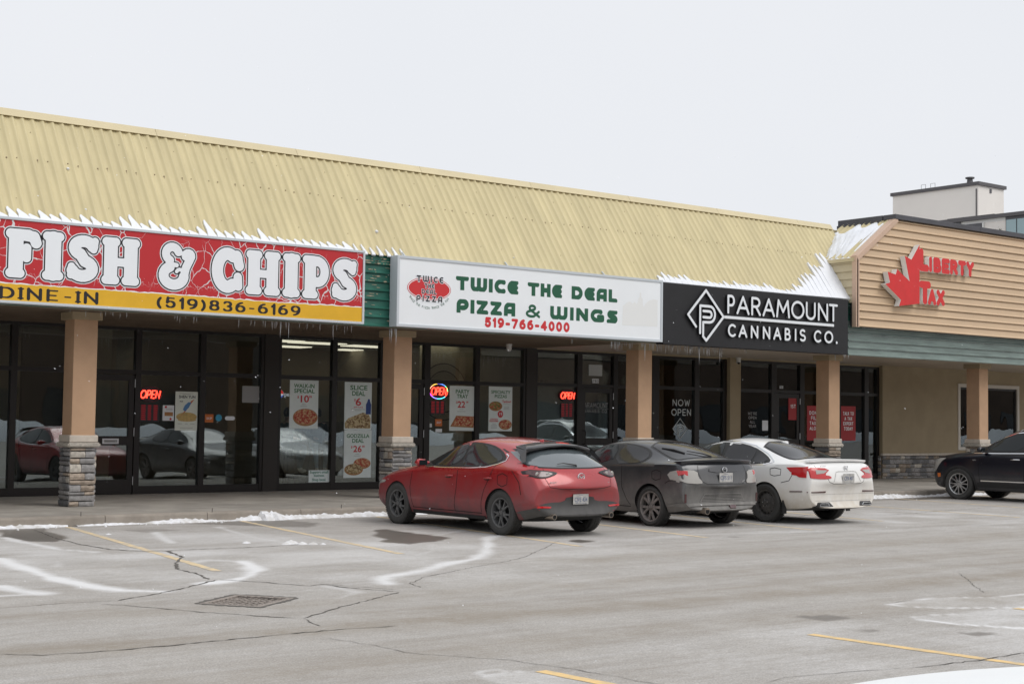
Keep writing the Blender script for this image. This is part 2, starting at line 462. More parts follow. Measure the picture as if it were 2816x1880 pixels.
YC = 18.36
lot = thing("asphalt_lot", (0, 0, 0), kind='structure')
GX0, GX1, GY0, GY1, GS = -2.0, 33.0, 3.0, YC, .06
gx = np.arange(GX0, GX1 + 1e-6, GS); gy = np.linspace(GY0, GY1, int((GY1 - GY0) / GS) + 1)
XX, YY = np.meshgrid(gx, gy)
def pl_dist(pts, taper=False):
    D = np.full(XX.shape, 1e9)
    for (ax, ay), (bx, by) in zip(pts[:-1], pts[1:]):
        dx, dy = bx - ax, by - ay; t = np.clip(((XX - ax) * dx + (YY - ay) * dy) / (dx*dx + dy*dy + 1e-9), 0, 1)
        D = np.minimum(D, np.hypot(XX - ax - t * dx, YY - ay - t * dy))
    return D
def poly_in(pts):
    I = np.zeros(XX.shape, bool)
    for (ax, ay), (bx, by) in zip(pts, pts[1:] + pts[:1]):
        if ay == by: continue
        I ^= ((ay > YY) != (by > YY)) & (XX < (bx - ax) * (YY - ay) / (by - ay) + ax)
    return I
def vnoise(sc_, seed):
    r_ = np.random.RandomState(seed); n = int(60 * sc_) + 4; G_ = r_.rand(n, n)
    u = (XX - GX0) / 35 * (n - 2); v = (YY - GY0) / 35 * (n - 2); i = u.astype(int); j = v.astype(int); fu, fv = u - i, v - j
    fu = fu*fu*(3-2*fu); fv = fv*fv*(3-2*fv)
    return G_[j, i]*(1-fu)*(1-fv) + G_[j, i+1]*fu*(1-fv) + G_[j+1, i]*(1-fu)*fv + G_[j+1, i+1]*fu*fv
warp = (vnoise(1.2, 1) - .5) * .10 + (vnoise(3, 2) - .5) * .06
salt = np.zeros(XX.shape); wet = np.zeros(XX.shape)
SALT = [([(5.11,14.6),(5.04,14.14),(5.0,13.61),(4.92,12.96),(4.89,12.57),(4.93,11.86),(5.04,11.51),(5.28,11.26)], .17, .95),
 ([(4.31,12.31),(4.32,11.94),(4.39,11.63)], .16, .8), ([(4.39,11.63),(4.08,11.65),(3.6,11.5)], .08, .6),
 ([(7.01,13.2),(6.92,12.86),(6.75,12.4),(6.45,11.97),(6.15,11.73),(5.82,11.62)], .15, .9), ([(7.01,13.2),(6.8,13.5),(6.5,13.3)], .12, .5), ([(7.68,11.4),(7.36,11.17),(7.16,10.89)], .12, .5),
 ([(11.21,14.56),(10.88,14.29),(10.24,13.42),(9.7,12.75),(9.19,12.26),(8.62,11.97),(8.11,11.59),(7.7,11.39),(7.45,11.29),(7.26,11.06),(7.17,10.81)], .14, .75),
 ([(13.2,7.6),(11.9,7.35),(10.95,7.3),(10.58,7.53),(10.3,7.56),(9.78,7.49)], .035, .85), ([(9.75,7.5),(9.79,7.3),(9.91,7.13),(10.52,6.77),(11.8,6.6)], .05, .9),
 ([(12.2,6.9),(10.9,6.8),(9.74,6.81),(9.46,6.93),(9.26,6.9),(9.2,6.68)], .045, .7), ([(9.2,6.75),(9.24,6.46),(9.45,6.08),(9.9,5.7)], .06, .95),
 ([(6.09,17.45),(5.97,16.76),(5.98,15.79),(5.98,15.31),(6.18,14.85)], .13, .7), ([(6.5,15.2),(6.7,14.9),(7.0,14.75)], .12, .5), ([(7.9,17.2),(7.6,16.3),(7.35,15.5)], .10, .6), ([(8.9,17.4),(8.7,16.6),(8.5,15.6),(8.45,14.7)], .10, .5),
 ([(5.1,6.62),(5.05,6.75),(5.22,6.8),(5.36,6.6),(5.40,6.3),(5.4,6.0),(5.4,5.4)], .05, .55), ([(5.25,6.6),(5.22,6.2),(5.25,5.6)], .14, .4), ([(17.5,12.5),(19.5,12.9),(21.5,13.4)], .5, .28), ([(10.5,14.9),(11.6,15.6),(12.2,16.6)], .12, .35), ([(4.9,13.9),(5.3,13.6),(5.5,14.1)], .1, .4),
 ([(9.8,13.9),(9.3,13.2),(8.9,12.9)], .12, .4), ([(12.2,13.2),(13.5,13.5),(15.6,13.1)], .22, .3), ([(7.5,9.7),(8.5,10.1),(9.8,10.2)], .12, .25), ([(6.2,10.1),(6.6,10.4),(6.6,10.9)], .08, .35)]
for pts, w_, a_ in SALT:
    w_ = w_ * .7; a_ = a_ * .8
    d = pl_dist(pts) + warp * min(1, w_ * 6); wv_ = w_ * (.55 + .9 * vnoise(1.5, int(w_ * 1000)))
    salt = np.maximum(salt, a_ * np.exp(-(np.maximum(d, 0) / wv_) ** 2))
for pts, a_ in (([(10.95,7.3),(10.58,7.53),(10.3,7.56),(9.78,7.49),(9.79,7.3),(9.91,7.13),(10.52,6.77),(11.8,6.6),(13.2,7.6)], .28), ([(12.2,6.9),(9.74,6.81),(9.26,6.9),(9.2,6.68),(9.24,6.46),(9.45,6.08),(9.9,5.7)], .30), ([(5.36,6.6),(5.05,6.75),(4.97,6.41),(5.2,5.4),(5.5,5.4)], .25)):
    salt = np.maximum(salt, a_ * poly_in(pts) * (.5 + vnoise(2, 9)))
salt = np.maximum(salt, np.clip(vnoise(.8, 41) * .75 * np.exp(-((XX - 7.5) / 5.5) ** 2 - ((YY - 14.2) / 3.6) ** 2), 0, 1) * .62)
salt = np.maximum(salt, .36 * vnoise(1.1, 43) * np.exp(-((XX - 19) / 6) ** 2 - ((YY - 14.2) / 2.6) ** 2) + .30 * vnoise(1.3, 44) * np.exp(-((XX - 9) / 3.5) ** 2 - ((YY - 6.2) / 1.6) ** 2))
salt += .12 * np.clip(vnoise(.5, 21) - .45, 0, 1) + .10 * np.clip(vnoise(2.2, 22) - .55, 0, 1)
WET = [([(6.36,18.3),(6.85,18.3),(6.68,16.95),(6.42,16.3),(6.28,16.12),(6.01,16.53),(6.09,17.45)], .85), ([(10.05,15.48),(10.35,16.0),(10.63,16.13),(10.53,14.63),(10.08,14.17),(9.58,14.04),(9.52,14.48),(9.75,14.9)], .85),
 ([(11.53,13.52),(11.76,13.59),(11.73,13.35),(11.44,13.23)], .85), ([(8.55,7.37),(8.81,7.34),(8.85,7.2),(8.81,7.11),(8.56,7.13)], .75), ([(8.32,6.68),(8.46,6.67),(8.5,6.6),(8.47,6.56),(8.32,6.58)], .8), ([(8.8,6.21),(9.02,6.19),(9.05,6.08),(9.03,5.98),(8.84,6.02)], .7),
 ([(23.7,18.5),(25.33,18.5),(25.23,17.64),(23.5,17.69)], .75), ([(8.7,18.2),(10.2,18.2),(10.4,17.5),(9.9,16.8),(9.5,17.2)], .5), ([(7.6,17.6),(8.1,17.5),(8.2,17.1),(7.7,17.0)], .3), ([(13.62,13.0),(13.9,13.1),(13.9,12.9),(13.7,12.85)], .35), ([(21.5,18.4),(24.0,18.4),(24.0,18.0),(21.5,17.9)], .5)]
for pts, a_ in WET:
    I = poly_in(pts).astype(float); D = pl_dist(pts + pts[:1]); sd = np.where(I > 0, D, -D) + warp * 1.2
    wet = np.maximum(wet, a_ * np.clip(sd / .04 + .5, 0, 1))
# damp, darker ground right along the kerb and round the drain
wet = np.maximum(wet, .38 * np.clip(1 - (YC - YY) / (.10 + .25 * vnoise(1.4, 5)), 0, 1) * (XX > 5))
trk = np.zeros(XX.shape)
for pts, w_, a_ in (([(2,8.95),(4,8.75),(6,8.68),(8,8.55),(11,8.35),(15,8.3),(24,8.7)], .30, .8), ([(2,10.6),(6,10.0),(10,9.85),(16,10.0),(26,10.6)], .32, .4), ([(3,7.3),(7,7.5),(12,7.2),(18,7.4)], .3, .45), ([(10,11.6),(14,11.3),(20,11.6),(28,12.4)], .35, .45), ([(6,9.2),(9,8.9),(13,9.1),(20,9.4)], .2, .4)):
    trk = np.maximum(trk, min(1, a_ * 1.35) * np.exp(-((pl_dist(pts) + warp * 2) / w_) ** 2) * (.5 + .8 * vnoise(2.5, 31)))
salt *= (1 - np.clip(wet * 1.8, 0, 1))
zz = np.zeros(XX.shape)
nxv, nyv = len(gx), len(gy)
co = np.stack([XX, YY, zz], -1).reshape(-1, 3) * U
jj, ii = np.meshgrid(np.arange(nyv - 1), np.arange(nxv - 1), indexing='ij')
cx_, cy_ = gx[0] + (ii + .5) * GS, gy[jj] + GS / 2
gc = (5.56, 10.36); ga = R(34.7); du, dv = (cx_ - gc[0]) * math.cos(ga) + (cy_ - gc[1]) * math.sin(ga), -(cx_ - gc[0]) * math.sin(ga) + (cy_ - gc[1]) * math.cos(ga)
keep = ~((abs(du) < .28) & (abs(dv) < .235))
q = (jj * nxv + ii)[keep].ravel()
fc_ = np.stack([q, q + 1, q + nxv + 1, q + nxv], -1)
me = bpy.data.meshes.new("asphalt"); me.vertices.add(len(co)); me.vertices.foreach_set('co', co.ravel())
me.loops.add(fc_.size); me.loops.foreach_set('vertex_index', fc_.ravel().astype(np.int32)); me.polygons.add(len(fc_)); me.polygons.foreach_set('loop_start', np.arange(0, fc_.size, 4, dtype=np.int32)); me.polygons.foreach_set('loop_total', np.full(len(fc_), 4, dtype=np.int32))
me.update(calc_edges=True)
for nm, arr in (("salt", salt), ("wet", wet), ("track", trk)):
    at = me.attributes.new(nm, 'FLOAT', 'POINT'); at.data.foreach_set('value', np.clip(arr, 0, 1).ravel().astype(np.float32))
me.materials.append(m_asph); obj("asphalt", me, lot)
b = B()
for a in ((-300, GX0, -300, YC), (GX1, 400, -300, YC), (GX0, GX1, -300, GY0)): b.quad((a[0], a[2], 0), (a[1], a[2], 0), (a[1], a[3], 0), (a[0], a[3], 0))
b.quad((-300, YC, -.02), (400, YC, -.02), (400, 400, -.02), (-300, 400, -.02))
b.obj("outer_asphalt", m_asph2, lot)
# cracks
def crack(pts, w, seed):
    r_ = random.Random(seed); b = B(); D = []
    for a, c in zip(pts[:-1], pts[1:]):
        k = max(1, int(math.hypot(a[0]-c[0], a[1]-c[1]) / .06)); D += [(a[0] + (c[0]-a[0]) * j / k + r_.uniform(-.014, .014), a[1] + (c[1]-a[1]) * j / k + r_.uniform(-.014, .014)) for j in range(k)]
    D.append(pts[-1]); V = []
    for i, p in enumerate(D):
        q0, q1 = D[max(i-1, 0)], D[min(i+1, len(D)-1)]; l = math.hypot(q1[0]-q0[0], q1[1]-q0[1]) + 1e-9; nx, ny = -(q1[1]-q0[1]) / l, (q1[0]-q0[0]) / l
        ww = w * .8 * r_.uniform(.3, 1.3) * (1 if 0 < i < len(D) - 1 else .1)
        V += [(p[0] - nx*ww/2, p[1] - ny*ww/2, .0035), (p[0] + nx*ww/2, p[1] + ny*ww/2, .0035)]
    b.add(V, [(2*i, 2*i+1, 2*i+3, 2*i+2) for i in range(len(D) - 1)]); b.obj("crack", m_crack, lot)
CR = [([(6.71,18.03),(6.49,16.81),(6.39,15.76),(6.42,15.06),(6.64,14.64),(6.86,14.58),(7.12,14.62),(7.88,14.53),(8.53,14.62)], .028), ([(6.86,14.58),(6.71,13.89),(6.38,13.36),(6.14,12.81),(6.12,12.38),(5.99,11.88)], .04),
 ([(6.06,11.83),(6.25,11.51),(6.49,10.99),(6.65,11.04),(6.67,10.73),(6.9,10.23)], .022), ([(6.06,11.83),(5.34,11.25),(4.72,10.88)], .024), ([(4.54,10.77),(4.7,10.49),(4.97,9.91),(5.27,9.43),(5.4,9.26)], .02), ([(4.72,10.88),(4.3,10.95),(3.8,10.9)], .01), ([(6.88,10.21),(5.96,9.64),(5.41,9.25)], .018), ([(5.41,9.25),(5.31,8.83)], .012),
 ([(5.78,8.56),(5.34,8.64),(4.7,8.63),(4.15,8.6),(3.65,8.61),(3.3,8.67),(3.11,8.84)], .022), ([(5.07,8.35),(5.15,7.91),(5.17,7.53),(5.52,6.99),(5.62,6.55),(5.66,6.23),(5.7,5.6)], .009), ([(6.68,11.02),(6.97,10.33)], .012), ([(7.22,10.39),(7.33,10.71),(7.7,11.05),(8.64,11.57),(9.31,11.87),(9.76,12.15),(10.67,12.92),(11.42,13.57)], .010),
 ([(8.42,5.2),(8.42,5.42),(8.03,5.4),(7.62,5.43),(7.33,5.47)], .018), ([(7.33,5.47),(6.99,5.57),(6.67,5.61),(6.45,5.65),(6.22,5.61)], .008), ([(9.75,7.51),(10.15,7.57),(10.26,7.53)], .008), ([(12.42,8.72),(12.23,8.53),(11.89,8.22),(11.48,7.86),(11.15,7.56)], .008), ([(17.8,15.1),(19.5,14.9),(21.4,15.2),(23.0,15.4)], .02), ([(13.5,13.2),(15.5,12.9),(17.9,12.9),(19.5,12.5)], .012), ([(15.2,14.6),(16.8,14.9),(18.4,15.6)], .015)]
for i, (pts, w_) in enumerate(CR): crack(pts, w_, i)
b = B(); b.box(3, 33, YC - .02, YC - .001, -.01, .004); b.obj("kerb_joint", m_crack, lot)
# parking lines
def pline(a, c, w=.095, frac=1.0):
    dx, dy = c[0] - a[0], c[1] - a[1]; l = math.hypot(dx, dy); nx, ny = -dy / l * w / 2, dx / l * w / 2; r_ = random.Random(int(a[0] * 10)); b = B(); n = int(l / .12); V = []
    for i in range(n + 1):
        t = i / n
        for s in (-1, 1): e = r_.uniform(.82, 1.05); V.append((a[0] + dx*t + s*nx*e, a[1] + dy*t + s*ny*e, .0022))
    b.add(V, [(2*i, 2*i+1, 2*i+3, 2*i+2) for i in range(n)]); b.obj("parking_line", m_line if a[1] < 8 else m_line2, lot)
for a, c in (((7.25,18.30),(6.38,12.48)), ((9.70,18.30),(8.83,13.09)), ((11.86,18.30),(11.15,12.86)), ((14.1,18.30),(13.39,13.05)), ((16.4,18.30),(15.66,13.28)), ((18.7,18.30),(18.08,14.0)), ((21.3,18.3),(20.9,13.5)), ((23.9,18.3),(23.2,13.5)), ((26.5,18.3),(25.8,13.5)),
             ((5.43,6.60),(5.56,4.4)), ((7.90,6.72),(8.10,4.0)), ((10.42,6.78),(10.62,4.0)), ((12.9,6.8),(13.1,4.0))): pline(a, c)

# pavement: kerb stones and slabs
pav = thing("pavement", (0, 0, 0), kind='structure')
b = B(); b.box(-20, 60, YC + .15, 23.3, -.05, SW - .012); b.obj("pavement_bed", m_crack, pav)
x = 3.0 - 1.45 * 8 + .42
kerb_x = []
while x < 38:
    b = B(); pr = [(YC, -.04), (YC, SW - .03), (YC + .008, SW - .008), (YC + .03, SW), (YC + .16, SW), (YC + .16, -.04)]
    b.prism(pr, lambda u, v, d: (d, u, v), x + .004, x + 1.446); b.obj("kerb_stone", m_curb, pav); kerb_x.append(x); x += 1.45
for r_, (y0, y1) in enumerate(((YC + .164, 20.02), (20.026, 21.6), (21.606, 23.3))):
    x = 3.0 - 2.2 * 5 + .3
    while x < 38:
        b = B(); b.box(x + .004, x + 2.196, y0, y1, SW - .05, SW - .0005 * (r_ + 1)); b.obj("pavement_slab", m_conc, pav); x += 2.2
b = B()   # rusty steel pins sticking up along the kerb
for px in (9.30, 5.6, 7.45, 11.35): b.tube([(px, YC + .02, SW - .02), (px, YC + .02, SW + .05)], .006, 5)
tag(b.obj("kerb_pins", m_crack, pav), kind='stuff')

# drain
dr = thing("storm_drain", (gc[0], gc[1], 0), "square rusty catch basin grate set askew in the asphalt at the lower left", "drain")
dr.rotation_euler = (0, 0, ga)
m_iron = mat("rusty_cast_iron", (0.30, 0.26, 0.23), rough=.8, var=.4, vscale=20); m_pit = mat("drain_pit", (0.006, 0.006, 0.006), rough=1)
b = B()
for a in ((-.30, .30, .215, .255), (-.30, .30, -.255, -.215), (-.30, -.262, -.215, .215), (.262, .30, -.215, .215)): b.box(a[0], a[1], a[2], a[3], -.03, .004)
bevel(b.obj("frame", m_iron, dr, local=True), .004)
b = B(); b.box(-.262, .262, -.215, .215, -.4, -.38)
for a in ((-.27, -.262, -.215, .215), (.262, .27, -.215, .215), (-.262, .262, -.223, -.215), (-.262, .262, .215, .223)): b.box(a[0], a[1], a[2], a[3], -.4, -.03)
b.obj("pit", m_pit, dr, local=True)
for i in range(9):
    v = -.215 + (i + .5) * .43 / 9; b = B(); b.box(-.262, .262, v - .007, v + .007, -.018, -.010); b.obj("bar", m_iron, dr, local=True)
for u_ in (-.13, 0, .13): b = B(); b.box(u_ - .010, u_ + .010, -.215, .215, -.020, -.0095); b.obj("cross_bar", m_iron, dr, local=True)
b = B()     # broken asphalt edge round the frame
rr = random.Random(5); ring_o, ring_i = [], []
for i in range(64):
    an = 2*math.pi*i/64; k = max(abs(math.cos(an)) / .31, abs(math.sin(an)) / .265); 
    ring_i.append((math.cos(an) / k * .99, math.sin(an) / k * .99, .003)); e = rr.uniform(.02, .06); ring_o.append((math.cos(an) * (1 / k + e), math.sin(an) * (1 / k + e), .003))
b.add(ring_o + ring_i, [(i, (i+1) % 64, 64 + (i+1) % 64, 64 + i) for i in range(64)]); b.obj("crumbled_edge", m_crack, dr, local=True)

# snow along the kerb
m_dsnow = mat("kerb_snow", (0.80, 0.81, 0.84), rough=.9, spec=.2, var=.10, vscale=7, bump=.8, bscale=35, dark=(0.55, 0.53, 0.50))
b = B()
def snow_ridge(x0, x1, hfn, seed):
    r_ = random.Random(seed); n = int((x1 - x0) / .035); V = []; K = 7
    for i in range(n + 1):
        x = x0 + (x1 - x0) * i / n; h = max(hfn(x), .001) * r_.uniform(.75, 1.2); w = .03 + h * 1.7
        for k in range(K):
            t = k / (K - 1); zz_ = h * math.sin(math.pi * min(1, (t * .62 + .38)) ) ** .8 if t > 0 else h
            zz_ = h * (1 - t ** 1.6) * r_.uniform(.85, 1.1)
            V.append((x + r_.uniform(-.01, .01), YC - .001 - w * t - (r_.uniform(0, .012) if k else 0), zz_ if k < K - 1 else .001))
    b.add(V, [(i*K + k, i*K + k + 1, (i+1)*K + k + 1, (i+1)*K + k) for i in range(n) for k in range(K - 1)])
def hk(x): return .7 * hk0(x)
def hk0(x): return .028 + .012 * math.sin(x * 5) + (.055 * max(0, 1 - ((x - 8.75) / .45) ** 2)) + .075 * max(0, 1 - ((x - 10.0) / .42) ** 2) + (.05 if 10 < x < 12.6 else 0) * (1 + .3 * math.sin(x * 7))
snow_ridge(3.2, 7.25, lambda x: .03 + .012 * math.sin(x * 4), 1); snow_ridge(7.38, 9.35, hk, 2); snow_ridge(9.35, 12.8, hk, 3)
snow_ridge(13.5, 20.0, lambda x: .03 + .02 * math.sin(x * 2.2), 4); snow_ridge(21.5, 27.3, lambda x: .055 + .02 * math.sin(x * 2.7), 5)
for i in range(60):
    x = rnd.choice((rnd.uniform(6.4, 12), rnd.uniform(8.2, 8.9), rnd.uniform(21, 26))); y = YC - .05 - abs(rnd.gauss(0, .12)); s_ = rnd.uniform(.006, .018)
    b.lathe([(0, -.002), (s_, 0), (s_*.8, s_), (0, s_*1.4)], lambda a, c, h: (x + a, y + c, h), 6)
for (x, y, s_) in ((8.45,14.75,.05),(8.52,14.62,.035),(8.62,14.55,.03),(8.35,14.68,.03),(8.05,15.05,.028),(8.72,14.5,.02),(7.2,16.9,.02)):
    b.lathe([(0, 0), (s_*1.6, .001), (s_, s_*.5), (0, s_*.9)], lambda a, c, h: (x + a * 1.3, y + c, h), 7)
tag(b.obj("kerb_snow", m_dsnow, None, smooth=R(70)), "dirty white ridge of old snow along the foot of the kerb", "snow", kind='stuff')

# ================================================================ BEHIND THE MALL
m_apt = mat("cream_render", (0.86, 0.82, 0.77), rough=.9, var=.04, vscale=.3); m_aptd = mat("grey_fascia", (0.115, 0.11, 0.115), rough=.7); m_aptw = mat("white_window_trim", (0.72, 0.72, 0.70), rough=.6)
m_aptg = mat("pale_blue_glass", (0.30, 0.42, 0.45), rough=.15, spec=.8); m_aptp = mat("dark_grey_panel", (0.10, 0.10, 0.11), rough=.6)
ap = thing("apartment_building", (66, 45, 0), "cream stair tower and dark banded top floor rising behind the tan bay", "building")
b = B(); b.box(66.0, 68.28, 45.0, 50.4, 0, 13.93); b.obj("tower", m_apt, ap)
b = B(); b.box(65.9, 68.4, 44.9, 50.5, 13.932, 14.11); b.obj("tower_cap", m_aptd, ap)
b = B(); b.box(65.96, 66.0, 45.08, 45.13, 11.5, 13.75); b.obj("downpipe", m_aptd, ap)
b = B(); b.box(67.0, 67.16, 44.97, 45.0, 13.62, 13.84); b.obj("vent_grille", m_aptp, ap)
b = B(); b.lathe([(.26, 14.11), (.16, 14.45), (.14, 14.62), (.24, 14.63), (.24, 14.70), (.0, 14.72)], lambda a, c, h: (67.6 + a, 46.6 + c, h), 12); b.obj("chimney", m_aptd, ap)
for yy in (47.8, 48.4):
    b = B(); b.tube([(66.2, yy, 14.1), (66.2, yy, 14.38), (66.2, yy + .28, 14.38), (66.2, yy + .28, 14.1)], .012, 5); b.obj("roof_rail", m_aptd, ap)
b = B(); b.box(68.29, 68.6, 45.4, 46.4, 12.0, 13.1); b.obj("side_stack", m_aptp, ap)
b = B(); b.box(60.02, 72, 33, 43.9, 0, 11.0); b.obj("upper_block", m_apt, ap)
b = B(); b.box(59.85, 72, 32.9, 44.0, 11.13, 11.30); b.obj("roof_band", m_aptd, ap)
b = B(); b.box(60.0, 60.06, 39.46, 42.0, 10.98, 11.128); b.obj("white_lintel", m_aptw, ap)
b = B(); b.box(59.95, 60.02, 40.70, 41.82, 9.6, 10.97); b.obj("cladding_panel", m_aptp, ap)
for yy in (41.0, 41.3, 41.55): b = B(); b.box(59.94, 59.95, yy, yy + .012, 9.6, 10.96); b.obj("panel_joint", m_aptd, ap)
b = B(); b.box(59.95, 60.02, 41.86, 42.7, 9.6, 11.12); b.obj("cladding_panel", m_aptp, ap)
b = B(); b.box(59.93, 59.95, 41.93, 42.42, 9.8, 10.93); b.obj("window", m_aptg, ap)
b = B(); b.box(59.93, 60.05, 40.58, 40.66, 9.6, 10.97); b.obj("balcony_post", m_aptw, ap)
b = B(); b.box(59.96, 60.02, 37.0, 39.42, 9.6, 11.12); b.obj("cladding_panel", m_aptp, ap)
for y0, y1 in ((38.86, 39.37), (38.3, 38.80), (37.7, 38.24)): b = B(); b.box(59.93, 59.96, y0, y1, 9.6, 10.98); b.obj("window", m_aptg, ap)
b = B()
rp = random.Random(4)
for cyp in (39.75, 39.95, 40.2):
    for i in range(26):
        p = Vector((59.9, cyp + rp.gauss(0, .06), 10.42 + rp.gauss(.05, .09))); s_ = .05
        b.add([tuple(p + Vector((rp.uniform(-s_, s_), rp.uniform(-s_, s_), rp.uniform(-s_, s_)))) for k in range(3)], [(0, 1, 2)])
tag(b.obj("balcony_plants", mat("dry_plant", (0.09, 0.10, 0.05), rough=.9), ap, fix=False), kind='stuff')
b = B(); b.box(60.8, 60.95, 40.6, 43.2, 11.3, 11.48); b.obj("roof_vent", m_aptd, ap)

# ================================================================ ACROSS THE LOT (seen only in the glass)
m_brick = mat("far_brown_brick", (0.11, 0.075, 0.055), rough=.9, var=.2, vscale=.6); m_fwin = mat("far_dark_window", (0.02, 0.022, 0.024), rough=.1)
op = thing("added_store", (0, -42, 0), "long brown brick store added unseen behind the viewpoint to darken the shop glass", "building")  # added out of view, sized to block bright sky from the window reflections
b = B(); b.box(-70, 190, -60, -42, 0, 9.6); b.obj("wall", m_brick, op)
b = B(); b.box(-70.3, 190.3, -60, -41.8, 9.6, 10.0); b.obj("parapet", m_brick, op)
for i in range(40): b = B(); b.box(-66 + i*6.2, -61.5 + i*6.2, -41.98, -41.93, .6, 2.9); b.obj("window", m_fwin, op)
m_bank = mat("ploughed_snow", (0.66, 0.68, 0.71), rough=.9, bump=.5, bscale=3)
rb = random.Random(8); b = B(); n = 300; K = 7; V = []
for i in range(n + 1):
    x = -60 + i * .8; h = .75 + .35 * math.sin(x * .31) + .25 * math.sin(x * .83 + 1) + rb.uniform(-.08, .08)
    for k in range(K): t = k / (K - 1); V.append((x + rb.uniform(-.2, .2), -22 - 4 * t + rb.uniform(-.15, .15), max(h * math.sin(math.pi * t), 0) + (.01 if k in (0, K-1) else rb.uniform(-.06, .06))))
b.add(V, [(i*K+k, i*K+k+1, (i+1)*K+k+1, (i+1)*K+k) for i in range(n) for k in range(K-1)])
tag(b.obj("snow_bank", m_bank, None, smooth=R(60)), "long ploughed snow bank across the car park, mirrored in the shop glass", "snow", kind='stuff')
m_bark = mat("bare_tree_bark", (0.06, 0.05, 0.045), rough=.9)
def bare_tree(x, y, s_, seed, lab):
    r_ = random.Random(seed); t = thing("bare_tree", (x, y, 0), lab, "tree", "bare trees across the car park")
    b = B(); b.tube([(0, 0, 0), (.05, .02, 1.5 * s_), (0, .1, 3.2 * s_)], [.16 * s_, .12 * s_, .09 * s_], 7); b.obj("trunk", m_bark, t, local=True)
    b = B()
    def br(p, d, l, r0, dep):
        m_ = p + d * l * .5 + Vector((r_.uniform(-1, 1), r_.uniform(-1, 1), r_.uniform(-.5, 1))) * l * .08; e = p + d * l
        b.tube([p, m_, e], [r0, r0 * .8, r0 * .55], 4, cap=False)
        if dep == 0: return
        for k in range(4 if dep > 1 else 5):
            nd = (d + Vector((r_.uniform(-1, 1), r_.uniform(-1, 1), r_.uniform(-.3, .9))) * .75).normalized(); br(p + d * l * r_.uniform(.5, 1), nd, l * r_.uniform(.55, .75), r0 * .55, dep - 1)
    for k in range(6): br(Vector((0, .1 * s_, 2.2 * s_ + k * .2 * s_)), Vector((math.cos(k * 1.1), math.sin(k * 1.1), 1.1)).normalized(), 2.0 * s_, .06 * s_, 3)
    b.obj("crown", m_bark, t, local=True, fix=False)
for i, (x, y, s_) in enumerate(((33, -30, 2.0), (40, -28, 2.3), (47, -31, 1.9), (26, -33, 1.8))): bare_tree(x, y, s_, i, ("tall bare tree across the car park nearest the centre", "tallest bare tree across the car park", "bare tree at the far right of the lot", "smallest bare tree beside the brown store")[i])
# ================================================================ BUILDING

SOF = 2.88           # soffit height
YA, YB, YW = 23.10, 22.85, 22.70   # shopfront planes and stucco wall plane
YG = 19.75           # green fascia plane
EZ, EY, SL = 4.02, 19.72, 1.42     # eave height / depth, roof slope
RZ = 5.70            # top of the roof sheets
XL = 24.36           # left side of the bay that breaks through the roof
def roof_y(z): return EY + (z - EZ) / SL

m_roof = mat("yellow_roof_metal", (0.60, 0.518, 0.305), rough=0.55, spec=0.3, var=0.10, vscale=0.9, stretch=(3, 1, 0.5), rand=0.025)
m_cap = mat("yellow_flashing", (0.62, 0.53, 0.33), rough=0.5, var=0.06, vscale=1.5, rand=0.02)
m_green = mat("green_painted_metal", (0.022, 0.13, 0.095), rough=0.42, var=0.25, vscale=3, rand=0.05)
m_green2 = mat("weathered_green_metal", (0.20, 0.255, 0.235), rough=0.5, var=0.28, vscale=2.2, stretch=(0.5, 1, 3), rand=0.05)
m_tan = mat("tan_siding", (0.63, 0.46, 0.30), rough=0.5, var=0.08, vscale=1.2, stretch=(0.4, 1, 2), rand=0.02)
m_tan2 = mat("olive_tan_siding", (0.55, 0.47, 0.31), rough=0.5, var=0.08, rand=0.02)
m_trim = mat("tan_trim_metal", (0.60, 0.42, 0.31), rough=0.45, var=0.05)
m_dark = mat("dark_roof_flashing", (0.07, 0.07, 0.08), rough=0.5, var=0.2, vscale=1)
m_soff = mat("brown_soffit_metal", (0.44, 0.37, 0.30), rough=0.5, rand=0.05, var=0.1, vscale=1.5)
m_stuc = mat("tan_stucco", (0.50, 0.32, 0.20), rough=0.9, var=0.08, vscale=2.5, bump=0.45, bscale=160)
m_stuc2 = mat("olive_stucco", (0.36, 0.29, 0.19), rough=0.9, var=0.08, vscale=2.0, bump=0.45, bscale=160)
m_capst = mat("pale_cap_stone", (0.55, 0.49, 0.42), rough=0.8, var=0.12, vscale=8, bump=0.3, bscale=80)
m_stones = [mat("ledge_stone_" + n, c, rough=0.85, var=0.3, vscale=18, bump=0.6, bscale=90, rand=0.22)
            for n, c in (("grey", (0.27, 0.26, 0.255)), ("brown", (0.33, 0.27, 0.215)), ("pale", (0.50, 0.46, 0.40)), ("dark", (0.16, 0.16, 0.165)))]
m_mortar = mat("mortar", (0.10, 0.09, 0.085), rough=0.95)
m_frame = mat("dark_bronze_aluminium", (0.016, 0.013, 0.012), rough=0.38, spec=0.4)
m_pier = mat("dark_brown_panel", (0.022, 0.017, 0.014), rough=0.5)
m_alu = mat("brushed_aluminium", (0.62, 0.64, 0.66), rough=0.35, metal=0.6)
m_glass = glass_mat("shop_window_glass")
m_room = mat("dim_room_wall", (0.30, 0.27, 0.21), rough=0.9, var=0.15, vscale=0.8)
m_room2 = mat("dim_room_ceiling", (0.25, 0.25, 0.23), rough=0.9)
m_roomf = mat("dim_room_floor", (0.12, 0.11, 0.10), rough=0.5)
m_tube = mat("ceiling_light_panel", (0.8, 0.8, 0.75), emit=(1.0, 0.92, 0.74), estr=1.15)
m_pot = mat("warm_downlight", (0.8, 0.7, 0.6), emit=(1.0, 0.66, 0.42), estr=1.6)
m_white = mat("white_trim_paint", (0.62, 0.58, 0.52), rough=0.6)
